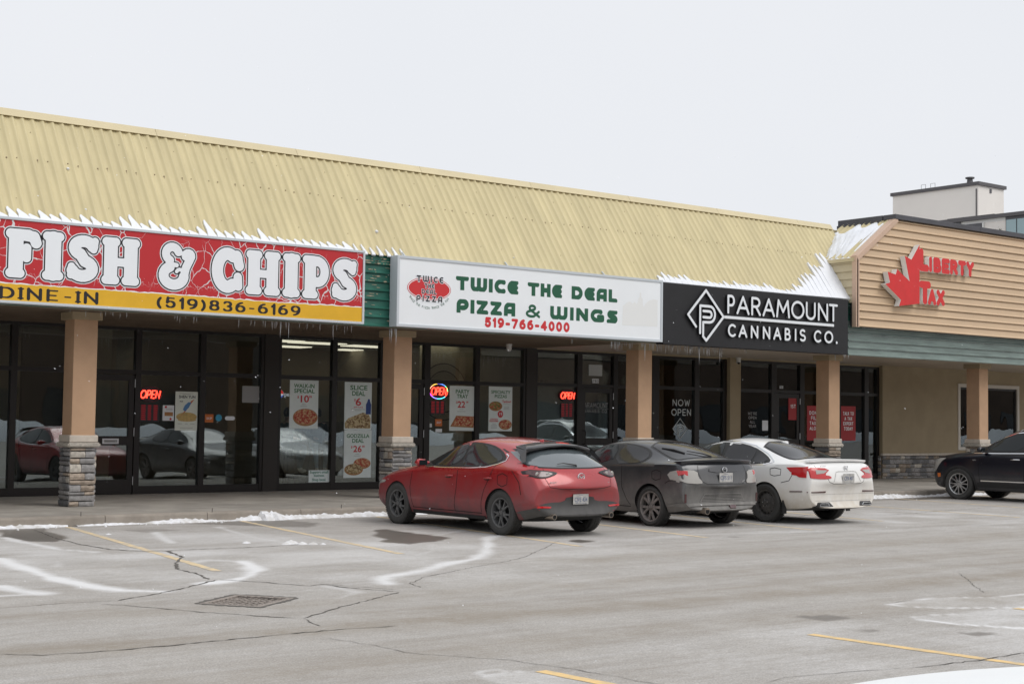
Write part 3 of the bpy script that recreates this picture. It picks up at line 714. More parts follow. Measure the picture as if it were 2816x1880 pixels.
m_snow = mat("snow", (0.83, 0.85, 0.89), rough=0.85, spec=0.2, var=0.03, vscale=6, bump=0.5, bscale=28)
m_ice = mat("icicle_ice", (0.62, 0.64, 0.66), rough=0.15, spec=0.6)
m_screw = mat("rusty_screw_head", (0.22, 0.16, 0.10), rough=0.8)

mall = thing("strip_mall", (3.0, 23.1, 0.0), "single-storey strip mall with yellow ribbed metal roof and dark shopfronts under a covered walkway", "building")

# ---- roof sheets: three ribs each
PITCH_R = 0.147
PROF = [(0, 0), (.30, 0), (.42, .010), (.52, .022), (.60, .028), (.70, .028), (.80, .016), (.90, .002)]
nrm = Vector((0, -SL, 1)).normalized()       # outward normal of the slope
def roof_pt(x, z, up=0.0):
    p = Vector((x, roof_y(z), z)) + nrm * up
    return (p.x, p.y, p.z)
def side_z(x): return 4.88 + (x - XL) * 0.708
x = 3.05; k = 0
while x < 25.15:
    b = B(); xs = []
    for r_ in range(3):
        for pu, ph in PROF: xs.append((x + (r_ + pu) * PITCH_R, ph))
    xs.append((x + 3 * PITCH_R, 0))
    xs = [q for q in xs if q[0] < 25.2]
    lo = [EZ if q[0] <= XL - .02 else side_z(q[0]) for q in xs]
    n = len(xs)
    if n > 2:
        vs = [roof_pt(q[0], l, q[1]) for q, l in zip(xs, lo)] + [roof_pt(q[0], RZ, q[1]) for q in xs]
        b.add(vs, [(i, i + 1, n + i + 1, n + i) for i in range(n - 1)])
        o = b.obj("roof_panel", m_roof, mall, smooth=R(50), fix=False)
        if o.data.polygons[0].normal.y > 0: o.data.flip_normals()
    x += 3 * PITCH_R; k += 1
# screws
for row, (zz, pat) in enumerate(((4.98, (1, 1, 0)), (5.42, (1, 0, 0)), (4.35, (1, 0, 0)))):
    b = B()
    for i in range(145):
        xx = 3.05 + (i + .16) * PITCH_R
        if xx > 24.1 or not pat[i % 3]: continue
        if row and rnd.random() < .35: continue
        s_ = .009 if row == 0 else .0045
        p = Vector(roof_pt(xx, zz + rnd.uniform(-.01, .01), .006))
        b.tube([p - nrm * .01, p + nrm * .006], s_ * rnd.uniform(.8, 1.2), 6)
        if row == 0 and rnd.random() < .35:
            q = Vector(roof_pt(xx, zz - .05, .0025)); b.add([p + Vector((-.004, 0, 0)), p + Vector((.004, 0, 0)), q], [(0, 1, 2)])
    tag(b.obj("screws", m_screw, mall), kind='stuff')
# ridge flashing in long pieces
xr = 1.02 + 0.0
for i in range(10):
    x0, x1 = 3.05 + i * 2.44 - .9, 3.05 + (i + 1) * 2.44 - .9
    x0 = max(x0, 3.05); x1 = min(x1, 25.22)
    if x1 - x0 < .2: continue
    b = B()
    a = [(roof_y(5.655) - .05, 5.655), (roof_y(5.655) - .045, 5.652), (roof_y(5.77) - .035, 5.775), (roof_y(5.77) + .25, 5.80), (roof_y(5.77) + .25, 5.77)]
    b.prism([(y_, z_) for y_, z_ in a], lambda u, v, d: (d, u, v), x0 + .003, x1 - .003)
    b.obj("ridge_flashing", m_cap, mall)
# building body behind the mansard
b = B(); b.box(3.0, 25.3, 21.3, 33.6, 5.2, 5.6); b.obj("flat_roof", m_dark, mall)
b = B(); b.box(3.0, 38.0, 33.6, 33.8, 0.0, 5.6); b.obj("back_wall", m_stuc2, mall)
b = B(); b.box(2.9, 3.0, 19.8, 33.8, 0.0, 5.2); b.obj("end_wall", m_stuc2, mall)
# eave edge strip under the sheets
b = B(); b.box(3.05, 24.3, YG + .015, YG + .05, 3.97, 4.015); b.obj("eave_strip", m_green, mall)

# ---- green ribbed fascia: one ribbed strip per course
def ribbed_course(x0, x1, y, z0, h, m_, name, nose=.028):
    b = B()
    pr = [(y + .03, z0), (y - nose, z0 + .004), (y - nose - .002, z0 + h * .16), (y - .004, z0 + h * .34), (y, z0 + h * .98), (y + .03, z0 + h)]
    b.prism(pr, lambda u, v, d: (d, u, v), x0, x1)
    return b.obj(name, m_, mall)
for i in range(8):
    z0 = SOF + i * .1405
    o = ribbed_course(3.05, 24.35 if i < 4 else 24.8, YG, z0, .1395, m_green, "fascia_strip")
for i in range(5):
    z0 = 2.865 + i * .148
    o = ribbed_course(24.355, 38.0, YG - .01, z0, .147, m_green2, "fascia_strip")
# chipped paint on the exposed piece of fascia
m_chip = mat("bare_chipped_primer", (0.45, 0.38, 0.27), rough=0.8, var=0.3, vscale=30)
b = B()
for i in range(70):
    cx_ = rnd.uniform(12.42, 13.1); iz = rnd.randrange(8)
    if rnd.random() < .5: iz = rnd.choice((5, 6, 7, 7))
    cz = SOF + iz * .1405 + rnd.choice((.03, .06, .1, .02)); w_ = rnd.uniform(.01, .09); h_ = rnd.uniform(.004, .014)
    n = 9; yy = YG - .031 if cz - SOF - iz * .1405 < .028 else YG - .012
    b.add([(cx_ + w_ * math.cos(2*math.pi*j/n) * rnd.uniform(.5, 1), yy, cz + h_ * math.sin(2*math.pi*j/n) * rnd.uniform(.4, 1)) for j in range(n)], [tuple(range(n))])
tag(b.obj("paint_chips", m_chip, mall), kind='stuff')

# ---- soffit boards, running along the facade
b = B(); b.box(3.05, 38.0, 19.80, 23.4, SOF + .03, SOF + .06); b.obj("soffit_backing", m_pier, mall)
me_s = None
y = 19.79; i = 0
while y < 23.05:
    bb = B(); bb.box(3.05, 18.6, y, y + .118, SOF, SOF + .02); bb.add([(3.05, y + .10, SOF - .008), (18.6, y + .10, SOF - .008), (18.6, y + .118, SOF - .0), (3.05, y + .118, SOF - .0)], [(0, 1, 2, 3)])
    bb.obj("soffit_board", m_soff, mall); y += .125
b = B(); b.box(18.605, 38.0, 19.79, 23.08, SOF - .004, SOF + .02)
b.obj("plaster_soffit", m_soff, mall)

# ---- the bay over the tax office
def bay_left(z): return XL + .02 if z < 4.88 else XL + .02 + (z - 4.88) / .708
z = 3.46
while z < 5.78:
    z1 = min(z + .163, 5.80)
    b = B(); y = 19.56
    pr = [(y + .02, z), (y - .032, z + .002), (y - .036, z + .018), (y - .012, z + .045), (y - .004, z1 - .01), (y + .02, z1)]
    xl = [bay_left(v) for u, v in pr]
    n = len(pr)
    b.add([(xl[j], pr[j][0], pr[j][1]) for j in range(n)] + [(36.0, pr[j][0], pr[j][1]) for j in range(n)],
          [tuple(range(n))[::-1], tuple(range(n, 2*n))] + [(j, (j+1) % n, n + (j+1) % n, n + j) for j in range(n)])
    b.obj("siding_board", m_tan, mall); z += .163
b = B(); b.prism([(24.40, 3.455), (36.0, 3.455), (36.0, 5.78), (25.70, 5.78), (24.44, 4.86), (24.40, 4.8)], lambda u, v, d: (u, d, v), 19.585, 19.70); b.obj("bay_core", m_dark, mall)
# side wall boards of the bay above the yellow roof
z = 3.95
while z < 4.86:
    z1 = min(z + .163, 4.87)
    b = B(); ya, yb = roof_y(z) + .02, roof_y(z1) + .02
    b.add([(XL - .028, 19.53, z), (XL - .028, max(ya, 19.54), z), (XL, 19.53, z1), (XL, max(yb, 19.54), z1), (XL - .02, 19.53, z + .03), (XL - .02, max(ya, 19.54), z + .03)],
          [(0, 1, 5, 4), (4, 5, 3, 2)])
    b.add([(XL - .028, 19.53, z), (XL - .028, max(ya, 19.54), z), (XL + .01, max(ya, 19.54), z), (XL + .01, 19.53, z)], [(0, 1, 2, 3)])
    b.obj("side_siding_board", m_tan2, mall); z += .163
b = B(); b.box(XL - .012, XL + .07, 19.49, 19.545, 3.44, 4.93); b.box(XL - .04, XL + .03, 19.49, 19.60, 3.442, 4.92)
bevel(b.obj("corner_trim", m_trim, mall), .004)
b = B()   # sloping trim up the rake
for (u0, u1, y0, y1) in ((0, .105, 19.485, 19.55),):
    p0 = (XL - .03, 4.90); p1 = (25.66, 5.835); dx, dz = p1[0] - p0[0], p1[1] - p0[1]; l = math.hypot(dx, dz); nx, nz_ = dz / l, -dx / l
    poly = [p0, p1, (p1[0] + nx * u1, p1[1] + nz_ * u1), (p0[0] + nx * u1, p0[1] + nz_ * u1)]
    b.prism(poly, lambda u, v, d: (u, d, v), y0, 19.66)
bevel(b.obj("rake_trim", m_trim, mall), .004)
b = B(); x0 = 25.60
while x0 < 36:
    bb = B(); bb.box(x0 + .002, min(x0 + 3.05, 36) - .002, 19.475, 19.80, 5.795, 5.90 + .0)
    bevel(bb.obj("parapet_flashing", m_dark, mall), .006); x0 += 3.05
# ribbed side roof
b = B(); Yv = lambda z: roof_y(z)
yy = 19.60
pts = []
while yy < 20.95:
    for pu, ph in PROF: pts.append((yy + pu * PITCH_R, ph))
    yy += PITCH_R
sn = Vector((-.708, 0, 1)).normalized()
rows = []
for yq, ph in pts:
    # from the eave (or the valley) up to the ridge
    zl = max(4.88, 4.02 + (yq - EY) * SL); zh = 5.80
    if zl > zh - .01: continue
    rows.append([Vector((XL - .04 + (zl - 4.88) / .708, yq, zl)) + sn * ph, Vector((XL + (zh - 4.88) / .708, yq, zh)) + sn * ph])
n = len(rows)
b.add([r_[0] for r_ in rows] + [r_[1] for r_ in rows], [(i, i + 1, n + i + 1, n + i) for i in range(n - 1)])
b.obj("side_roof", m_roof, mall, smooth=R(50))
b = B(); b.box(XL - .05, XL - .03, 19.55, 20.31, 4.80, 4.875); b.obj("side_eave_flashing", m_cap, mall)
b = B(); b.box(25.60, 25.78, 19.82, 21.02, 5.76, 5.90); b.box(25.56, 25.62, 19.82, 21.02, 5.70, 5.78); b.obj("side_ridge_flashing", m_dark, mall)
b = B(); b.box(26.4, 30.0, 21.35, 21.5, 5.55, 5.86); b.obj("rear_parapet", m_dark, mall)
b = B(); b.box(24.2, 25.75, 20.98, 21.05, 5.3, 5.68); b.obj("valley_flashing", m_cap, mall)

# ---- shopfronts
def shopfront(y, x0, x1, verts, panes, trans, top, sill=.26, door=None, doorx=None):
    """verts = mullion (x0, x1) spans; panes = glazed (x0, x1) spans; trans = transom z span"""
    s = thing("shopfront", (0, 0, 0)); s.parent = mall; s.location = (0, 0, 0)
    f = B()
    for a, c in verts: f.box(a, c, y - .055, y + .05, SW, top)
    # rails between the mullions, butted
    vs_ = sorted(verts)
    for (a0, a1), (c0, c1) in zip(vs_[:-1], vs_[1:]):
        if c0 - a1 < .02: continue
        f.box(a1, c0, y - .05, y + .045, top - .055, top)
        f.box(a1, c0, y - .05, y + .045, trans[0], trans[1])
        isdoor = any(a1 - .03 <= d and e <= c0 + .03 for d, e in (doorx or []))
        if not isdoor: f.box(a1, c0, y - .05, y + .045, SW, sill)
    f.obj("frame", m_frame, s)
    for a, c in panes:
        isdoor = any(abs(a - d) < .03 for d, e in (doorx or []))
        g = B(); g.box(a, c, y - .006, y + .004, trans[1], top - .055); g.obj("pane", m_glass, s)
        if not isdoor:
            g = B(); g.box(a, c, y - .006, y + .004, sill, trans[0]); g.obj("pane", m_glass, s)
        else:
            d = B(); yy = y - .01
            d.box(a + .012, a + .10, yy - .03, yy + .02, SW + .01, trans[0] - .01); d.box(c - .10, c - .012, yy - .03, yy + .02, SW + .01, trans[0] - .01)
            for z0, z1 in ((SW + .01, SW + .24), (.93, 1.08), (trans[0] - .11, trans[0] - .01)): d.box(a + .10, c - .10, yy - .029, yy + .019, z0, z1)
            d.obj("door_frame", m_frame, s)
            g = B()
            for z0, z1 in ((SW + .24, .93), (1.08, trans[0] - .11)): g.box(a + .10, c - .10, yy - .006, yy + .004, z0, z1)
            g.obj("door_glass", m_glass, s)
            h = B(); hx = a + .06
            h.tube([(hx, yy - .03, .95), (hx, yy - .09, .97), (hx, yy - .09, 1.22), (hx, yy - .03, 1.24)], .011, 6); h.obj("door_handle", m_frame, s)
            for hz in (.35, 1.15, 1.95): B().tube([(c - .006, yy - .045, hz - .07), (c - .006, yy - .045, hz + .07)], .008, 6).obj("hinge", m_alu, s)
    return s
TA = (2.10, 2.17)
shopfront(YA, 3, 12.6, [(3.9, 4.0), (5.2, 5.3), (6.6, 6.7), (8.14, 8.24), (9.12, 9.22), (10.21, 10.31), (11.38, 11.48), (12.54, 12.60)],
          [(4.0, 5.2), (5.3, 6.6), (6.7, 8.14), (8.24, 9.12), (9.22, 10.21), (10.31, 11.38), (11.48, 12.54)], TA, SOF, doorx=[(9.22, 10.21)])
shopfront(YA, 12.9, 18.5, [(12.88, 12.94), (13.99, 14.09), (15.02, 15.12), (16.02, 16.15), (17.23, 17.33), (18.42, 18.48)],
          [(12.94, 13.99), (14.09, 15.02), (15.12, 16.02), (16.15, 17.23), (17.33, 18.42)], TA, SOF, doorx=[(15.12, 16.02)])
shopfront(YA, 18.75, 21.9, [(18.74, 18.78), (19.84, 19.97), (20.84, 20.96), (21.60, 21.70)],
          [(18.78, 19.84), (19.97, 20.84), (20.96, 21.60)], (2.13, 2.19), 2.855, doorx=[(19.97, 20.84)])
shopfront(YB, 21.78, 24.0, [(21.72, 21.92), (22.99, 23.13), (23.88, 23.985)], [(21.92, 22.99), (23.13, 23.88)], (2.13, 2.20), 2.84)
shopfront(YB, 24.4, 29.33, [(24.33, 24.43), (25.45, 25.62), (26.43, 26.58), (27.75, 27.88), (28.77, 28.92), (29.25, 29.328)],
          [(24.43, 25.45), (25.62, 26.43), (26.58, 27.75), (27.88, 28.77), (28.92, 29.25)], (2.13, 2.20), 2.84, doorx=[(25.62, 26.43)])
for a, c in ((12.60, 12.88), (18.48, 18.74), (3.0, 3.9)):
    b = B(); b.box(a, c, YA - .07, YA + .1, SW, SOF); b.obj("dark_pier", m_pier, mall)
b = B(); b.box(18.74, 21.70, YA - .06, YA + .1, 2.856, SOF - .004); b.box(21.70, 29.33, YB - .06, YB + .1, 2.841, SOF - .004)
b.obj("header", m_stuc2, mall)
b = B(); b.box(23.99, 24.33, YW, YB + .2, SW, SOF - .004); b.obj("stucco_pier", m_stuc2, mall)
# stucco wall with window opening
b = B(); WX = 29.33
b.box(WX, 32.38, YW, YW + .25, .70, SOF - .004); b.box(32.38, 35.10, YW, YW + .25, 2.52, SOF - .004); b.box(32.38, 35.10, YW, YW + .25, .70, .82); b.box(35.10, 38.0, YW, YW + .25, .70, SOF - .004)
b.box(WX, 38, YW + .02, YW + .25, SW, .699)
b.obj("stucco_wall", m_stuc2, mall)
b = B()
for a in ((32.38, 32.47, .82, 2.52), (35.01, 35.10, .82, 2.52), (32.47, 35.01, 2.43, 2.52), (32.47, 35.01, .82, .90)): b.box(a[0], a[1], YW - .02, YW + .05, a[2], a[3])
w = b.obj("window_trim", m_white, mall)
b = B(); b.box(32.47, 32.53, YW + .02, YW + .08, .90, 2.43); b.box(34.95, 35.01, YW + .02, YW + .08, .90, 2.43); b.box(32.53, 34.95, YW + .02, YW + .08, 2.38, 2.43); b.box(33.55, 33.62, YW + .02, YW + .08, .90, 2.38)
b.obj("window_frame", m_frame, mall)
b = B(); b.box(32.53, 33.55, YW + .045, YW + .055, .90, 2.38); b.obj("window_pane", m_glass, mall)
b = B(); b.box(33.62, 34.95, YW + .045, YW + .055, .90, 2.38); b.obj("window_pane", m_glass, mall)
m_redroom = mat("red_interior_wall", (0.30, 0.03, 0.02), rough=0.8, emit=(0.5, 0.04, 0.02), estr=0.10)  # wall glows faintly by itself, standing in for room light
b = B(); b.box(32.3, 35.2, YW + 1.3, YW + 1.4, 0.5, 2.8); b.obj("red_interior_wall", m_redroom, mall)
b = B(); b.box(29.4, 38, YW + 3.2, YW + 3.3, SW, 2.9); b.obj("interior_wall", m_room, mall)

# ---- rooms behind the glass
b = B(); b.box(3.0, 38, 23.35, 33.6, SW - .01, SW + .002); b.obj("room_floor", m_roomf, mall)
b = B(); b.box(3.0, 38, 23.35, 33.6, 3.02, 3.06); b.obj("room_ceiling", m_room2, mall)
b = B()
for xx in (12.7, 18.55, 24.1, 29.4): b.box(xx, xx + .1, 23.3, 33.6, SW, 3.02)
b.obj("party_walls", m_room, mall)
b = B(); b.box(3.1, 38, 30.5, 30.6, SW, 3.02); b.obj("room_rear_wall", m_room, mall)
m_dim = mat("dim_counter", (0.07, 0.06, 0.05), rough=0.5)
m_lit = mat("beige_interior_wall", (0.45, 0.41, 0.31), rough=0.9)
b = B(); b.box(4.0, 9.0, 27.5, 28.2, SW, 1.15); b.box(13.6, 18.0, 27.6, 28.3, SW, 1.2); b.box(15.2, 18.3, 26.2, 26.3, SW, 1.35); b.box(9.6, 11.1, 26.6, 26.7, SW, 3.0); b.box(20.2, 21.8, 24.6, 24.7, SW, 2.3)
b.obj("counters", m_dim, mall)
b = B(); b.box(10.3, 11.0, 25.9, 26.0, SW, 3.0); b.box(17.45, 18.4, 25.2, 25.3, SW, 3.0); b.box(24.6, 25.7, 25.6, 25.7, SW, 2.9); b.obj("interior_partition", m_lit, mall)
# ceiling light panels: pizza shop ones, plus some added to brighten the other rooms
for (lx, ly) in ((14.35, 25.0), (15.65, 27.1), (14.5, 26.9), (15.9, 29.0), (15.45, 24.85), (17.15, 27.4), (18.0, 29.2), (17.2, 25.0), (10.9, 28.8), (20.8, 27.5), (22.5, 26.0), (26.0, 27.0), (28.2, 28.5)):
    b = B(); b.box(lx, lx + 1.15, ly, ly + .55, 3.0, 3.019); b.obj("ceiling_light", m_tube, mall)
for (lx, ly, r_) in ((9.1, 24.6, .09), (10.9, 24.9, .09), (7.6, 24.9, .09), (19.9, 23.9, .16), (21.3, 23.95, .12), (22.3, 23.7, .12), (26.9, 24.1, .1)):
    b = B(); b.lathe([(0, 3.01), (r_, 3.01), (r_, 3.019)], lambda a, c, h, lx=lx, ly=ly: (lx + a, ly + c, h), 14); b.obj("downlight", m_pot, mall)
# grey blinds behind the cannabis shop panes
m_blind = mat("grey_window_film", (0.20, 0.225, 0.22), rough=0.6, var=0.06)
b = B(); b.box(18.80, 19.82, YA + .08, YA + .085, .28, 2.12); b.box(23.14, 23.87, YB + .08, YB + .085, .28, 2.12); b.box(20.98, 21.6, YA + .08, YA + .085, .28, 1.25)
b.obj("window_film", m_blind, mall)

# ---- stone veneer along the wall base
def stone_mesh(w, h, d, seed, jig=.35):
    r_ = random.Random(seed); b = B()
    n = 3
    vs = []
    for zi in (0, 1):
        for xi in range(n + 1):
            fx = xi / n
            ex = 0.0 if 0 < xi < n else .012
            vs.append((fx * w, -d * r_.uniform(1 - jig, 1) + ex, (h * r_.uniform(.86, 1) if zi else h * r_.uniform(0, .12))))
    vs = [vs[i] if 0 < i % (n + 1) < n else vs[i] for i in range(len(vs))]
    mid = [(xi / n * w, -d * r_.uniform(.95, 1.25), h * r_.uniform(.4, .65)) for xi in range(n + 1)]
    mid[0] = (0, -d * .8, h * .5); mid[-1] = (w, -d * .8, h * .5)
    V = vs[:n+1] + mid + vs[n+1:] + [(0, .012, 0), (w, .012, 0), (0, .012, h), (w, .012, h)]
    m_ = n + 1; F = []
    for i in range(n): F += [(i, i+1, m_+i+1, m_+i), (m_+i, m_+i+1, 2*m_+i+1, 2*m_+i)]
    a, c, e, g = 3*m_, 3*m_+1, 3*m_+2, 3*m_+3
    F += [tuple([a] + [0] + [m_] + [2*m_] + [e]), (c, g, 3*m_-1, 2*m_-1, m_-1), tuple([e] + list(range(2*m_, 3*m_)) + [g]), tuple([c] + list(range(m_-1, -1, -1)) + [a])]
    b.add(V, F)
    return b
STONES = {}
def stone(parent, x, z, w, h, d, y, rot=0, k=None, name="stone"):
    kk = (round(w, 2), round(h, 2), rnd.randrange(5), rnd.choices((0, 1, 2, 3), (4, 2.6, 1.2, 2))[0])
    if kk not in STONES: STONES[kk] = stone_mesh(kk[0], kk[1], d, hash(kk[:3]) % 1000).mesh("stone", m_stones[kk[3]], smooth=R(25))
    o = obj(name, STONES[kk], parent, (x, y, z), (0, 0, rot), (w / kk[0], 1, h / kk[1]))
    return o
def veneer(parent, L, H, y, place, course=.085):
    z = 0; 
    while z < H - .02:
        h = rnd.choice((.055, .075, .09, .12)) if course == .085 else rnd.choice((.05, .065, .08, .10, .13))
        h = min(h, H - z)
        if H - z - h < .035: h = H - z
        x = 0
        while x < L - .005:
            w = rnd.choice((.12, .17, .22, .28)) if L > 1 else rnd.choice((L * .33, L * .45, L * .60, L * .38, L * .8))
            if L - x - w < .09: w = L - x
            place(x, z, w - .006, h - .006); x += w
        z += h
base = thing("veneer", (WX, YW + .02, SW)); 
bpy.data.objects.remove(base)
vn = thing("stone_veneer", (WX - 3.0, YW + .02 - 23.1, SW)); vn.parent = mall
def pl(x_, z_, w_, h_): stone(vn, x_, z_, w_, h_, .045, -.0)
veneer(vn, 5.2, .56, 0, pl)
veneer(vn, .13, .56, 0, lambda x_, z_, w_, h_: stone(vn, -.03, z_, .13, h_, .03, .14, -math.pi / 2))
b = B()
for i in range(9):
    x0 = WX - .06 + i * .6; b.box(x0 + .002, x0 + .598, YW - .055, YW + .02, .69, .745)
bevel(b.obj("wall_ledge", m_capst, mall), .008)

# ---- columns of the covered walkway
CX = [8.013, 13.431, 18.885, 24.322, 29.647]; CW = .347
CL = ["leftmost tan column on a stacked stone base, below the word FISH", "tan column in front of the pizza shop, just left of the red hatchback",
      "tan column behind the dark grey liftback, between the two black shop entrances", "tan column rising behind the white sedan, at the right end of the black sign",
      "tan column behind the navy car, in front of the red interior window"]
def make_column(cx, lab, full):
    t = thing("stone_column", (cx + CW / 2, 20.2 + CW / 2, SW), lab, "column", "stone based columns along the covered walkway")
    h = CW / 2
    def q(b, e, z0, z1): b.box(-h - e, h + e, -h - e, h + e, z0 - SW, z1 - SW)
    b = B(); q(b, 0, 1.10, 2.80); bevel(b.obj("shaft", m_stuc, t, local=True), .006)
    b = B(); q(b, .05, 2.767, 2.879); bevel(b.obj("capital", m_stuc2, t, local=True), .006)
    b = B(); q(b, .035, 1.036, 1.134); bevel(b.obj("cap_band", m_capst, t, local=True), .01)
    b = B(); q(b, .065, .962, 1.034)
    o = bevel(b.obj("ledge", m_stones[2], t, local=True), .022, 2)
    b = B(); q(b, -.015, SW - .0, .97); b.obj("core", m_mortar, t, local=True)
    H = .83
    for face in range(4 if full else 2):
        rot = (0, -math.pi / 2, math.pi, math.pi / 2)[face]
        ca, sa = math.cos(rot), math.sin(rot)
        def pc(x_, z_, w_, h_):
            lx, ly = -h - .012 + x_, -h - .0
            X_, Y_ = lx * ca - ly * sa, lx * sa + ly * ca
            stone(t, X_, z_, w_, h_, .034, Y_, rot)
        veneer(t, CW + .024, H, 0, pc, .08)
    return t
for i, (cx, lab) in enumerate(zip(CX, CL)): make_column(cx, lab, i < 2)

# ---- security cameras under the soffit
for (cx, cy, cz, lab, dk) in ((17.30, 22.1, SOF, "white dome camera under the soffit, right of the specialty pizzas poster", False),
                              (24.09, 22.55, SOF, "white camera with dark lens hanging over the narrow stucco pier", True)):
    t = thing("security_camera", (cx, cy, cz), lab, "camera", "security cameras under the soffit")
    b = B(); b.lathe([(0, 0), (.06, 0), (.06, -.03), (.045, -.05), (.052, -.09), (.035, -.14), (0, -.15)], lambda a, c, h: (a, c, h), 16)
    b.obj("housing", mat("white_plastic", (0.62, 0.61, 0.58), rough=0.4), t, smooth=True, local=True)
    b = B(); b.lathe([(0, -.155), (.03, -.145), (.033, -.115), (.0, -.11)], lambda a, c, h: (a - (.02 if dk else 0), c - (.03 if dk else 0), h), 12)
    b.obj("lens", m_frame if dk else mat("grey_dome", (0.45, 0.45, 0.45), rough=0.3), t, smooth=True, local=True)

# ---- snow lying on the roofs
sb = B()
def finger(x, s0, w, h, lean, th=.02):
    """ridge of snow between two ribs; slope coordinates: x along, s up the slope"""
    w *= rnd.uniform(.85, 1.05); L = [(-w * .5, -.03), (w * .55, -.03), (w * .5, s0), (w * .2 - lean * .3, s0 + h * .45), (-w * .10 - lean * .5, s0 + h * .82), (-w * .22 - lean * .6, s0 + h), (-w * .34 - lean * .6, s0 + h * .97), (-w * .44 - lean * .4, s0 + h * .74), (-w * .4, s0 + h * .3)]
    c = math.sqrt(1 + 1 / SL ** 2)
    def fn(u, v, d): return roof_pt(x + u, EZ + v * .817, d)
    sb.prism(L, fn, .002, th)
i = 0; xx = 3.05 + .06
while xx < 24.33:
    if xx < 12.36: finger(xx, .05 + rnd.uniform(0, .02), .155, rnd.choice((.06, .08, .10, .10, .12, .15, .24)) * rnd.uniform(.85, 1.2), .03, .03)
    elif xx < 13.3: finger(xx, 0.01, .07, rnd.uniform(.1, .17), .02, .03)
    elif xx > 18.95:
        g_ = max(0, (xx - 22.55) / 1.75)
        s0 = .045 + .02 * math.sin(xx * 3) + .015 * rnd.random() + g_ ** 1.35 * .92
        finger(xx, s0, .155, (rnd.uniform(.02, .16) + g_ * rnd.uniform(.05, .35)) * (1 if rnd.random() < .85 else .3), .03, .035 + .02 * g_)
    xx += PITCH_R; i += 1
# loose lumps
for (lx, lz, r_) in ((8.0, 4.28, .02), (7.9, 4.9, .022), (12.9, 4.42, .03), (15.6, 4.2, .012)):
    p = Vector(roof_pt(lx, lz, .015)); sb.lathe([(0, -r_), (r_, -r_*.4), (r_ * 1.1, r_*.3), (0, r_)], lambda a, c, h: (p.x + a, p.y + c, p.z + h), 8)
# sheet of snow on the little side roof, lumpy surface
nu, nv = 26, 16
grid = []
for j in range(nv + 1):
    for i in range(nu + 1):
        u = i / nu; v = j / nv
        zl = 4.90 + v * .78
        y_hi = roof_y(zl) + .06; y_lo = 19.80 - .17 * u * 0 + (v - .5) * -.10
        y_ = y_hi + (y_lo - y_hi) * u + rnd.uniform(-.012, .012)
        zz = zl + (.06 * math.sin(u * 17) * (1 if v in (0, 1) else .4)) * (.5 if v == 0 else 1) - .16 * (v ** 3) * (u < .4) * (1 - u)
        edge = min(u, 1 - u, v, 1 - v); th = .008 + min(edge * 5, 1) * (.05 + .012 * math.sin(i * 1.9 + j) + .01 * rnd.random())
        p = Vector((XL + (zz - 4.88) / .708, y_, zz)) + sn * (th + .02)
        grid.append(tuple(p))
sb.add(grid, [(j * (nu + 1) + i, j * (nu + 1) + i + 1, (j + 1) * (nu + 1) + i + 1, (j + 1) * (nu + 1) + i) for j in range(nv) for i in range(nu)])
# strip along the rake trim
sb.tube([(XL + .12, 19.69, 5.0), (XL + .5, 19.70, 5.27), (XL + .9, 19.70, 5.56), (XL + 1.1, 19.69, 5.70)], [.02, .035, .035, .015], 6)
o = sb.obj("roof_snow", m_snow, None, smooth=R(60))
tag(o, "white snow lying in fingers between the ribs along the eave of the yellow roof", "snow", kind='stuff')

# ---- icicles
ib = B()
def icicle(x, y, l, z=2.862):
    r_ = .004 + l * .022
    ib.tube([(x, y, z), (x + rnd.uniform(-.003, .003), y, z - l * .5), (x + rnd.uniform(-.006, .006), y, z - l)], [r_, r_ * .55, .0008], 5)
for x0, x1, n, lm in ((9.0, 9.9, 8, .10), (10.3, 12.3, 30, .14), (7.3, 8.6, 8, .10), (13.0, 13.12, 6, .28), (16.8, 16.95, 2, .14), (17.7, 19.0, 34, .17), (19.0, 20.7, 42, .20), (23.9, 24.4, 6, .1), (21.0, 21.6, 4, .1)):
    for i in range(n): icicle(rnd.uniform(x0, x1), rnd.choice((19.68, 19.72, 19.8)), lm * rnd.uniform(.25, 1) * (1.9 if rnd.random() < .08 else 1))
tag(ib.obj("icicles", m_ice, None, smooth=True), "thin clear icicles hanging from the bottom edge of the signs and fascia", "icicles", kind='stuff')
# ================================================================ SIGNS
def flat(name, c, rough=.5, **k): return mat(name, c, rough=rough, **k)
m_signwhite = flat("sign_face_white", (0.86, 0.89, 0.91), .35, var=.03, vscale=.8)
m_signframe = flat("sign_frame_grey", (0.56, 0.60, 0.63), .4)
m_red = flat("sign_red", (0.52, 0.022, 0.028), .4)
m_black = flat("print_black", (0.012, 0.012, 0.016), .4)
m_fill = flat("letter_white", (0.84, 0.87, 0.90), .35)
m_yellow = flat("sign_yellow", (0.74, 0.42, 0.02), .4, var=.05)
m_dkgreen = flat("print_dark_green", (0.012, 0.10, 0.05), .4)
m_prred = flat("print_red", (0.60, 0.03, 0.035), .4)
m_ghost = flat("faded_patch", (0.80, 0.81, 0.80), .4)
m_blk = flat("black_sign_panel", (0.008, 0.008, 0.010), .6, var=.2, vscale=3)
m_ltr = flat("raised_letter_white", (0.80, 0.83, 0.86), .3)
m_ltrside = flat("raised_letter_side", (0.02, 0.02, 0.022), .5)
m_leaf = flat("leaf_red", (0.66, 0.022, 0.022), .4, var=.06, vscale=4)
m_leafside = flat("leaf_side_white", (0.85, 0.85, 0.83), .4)

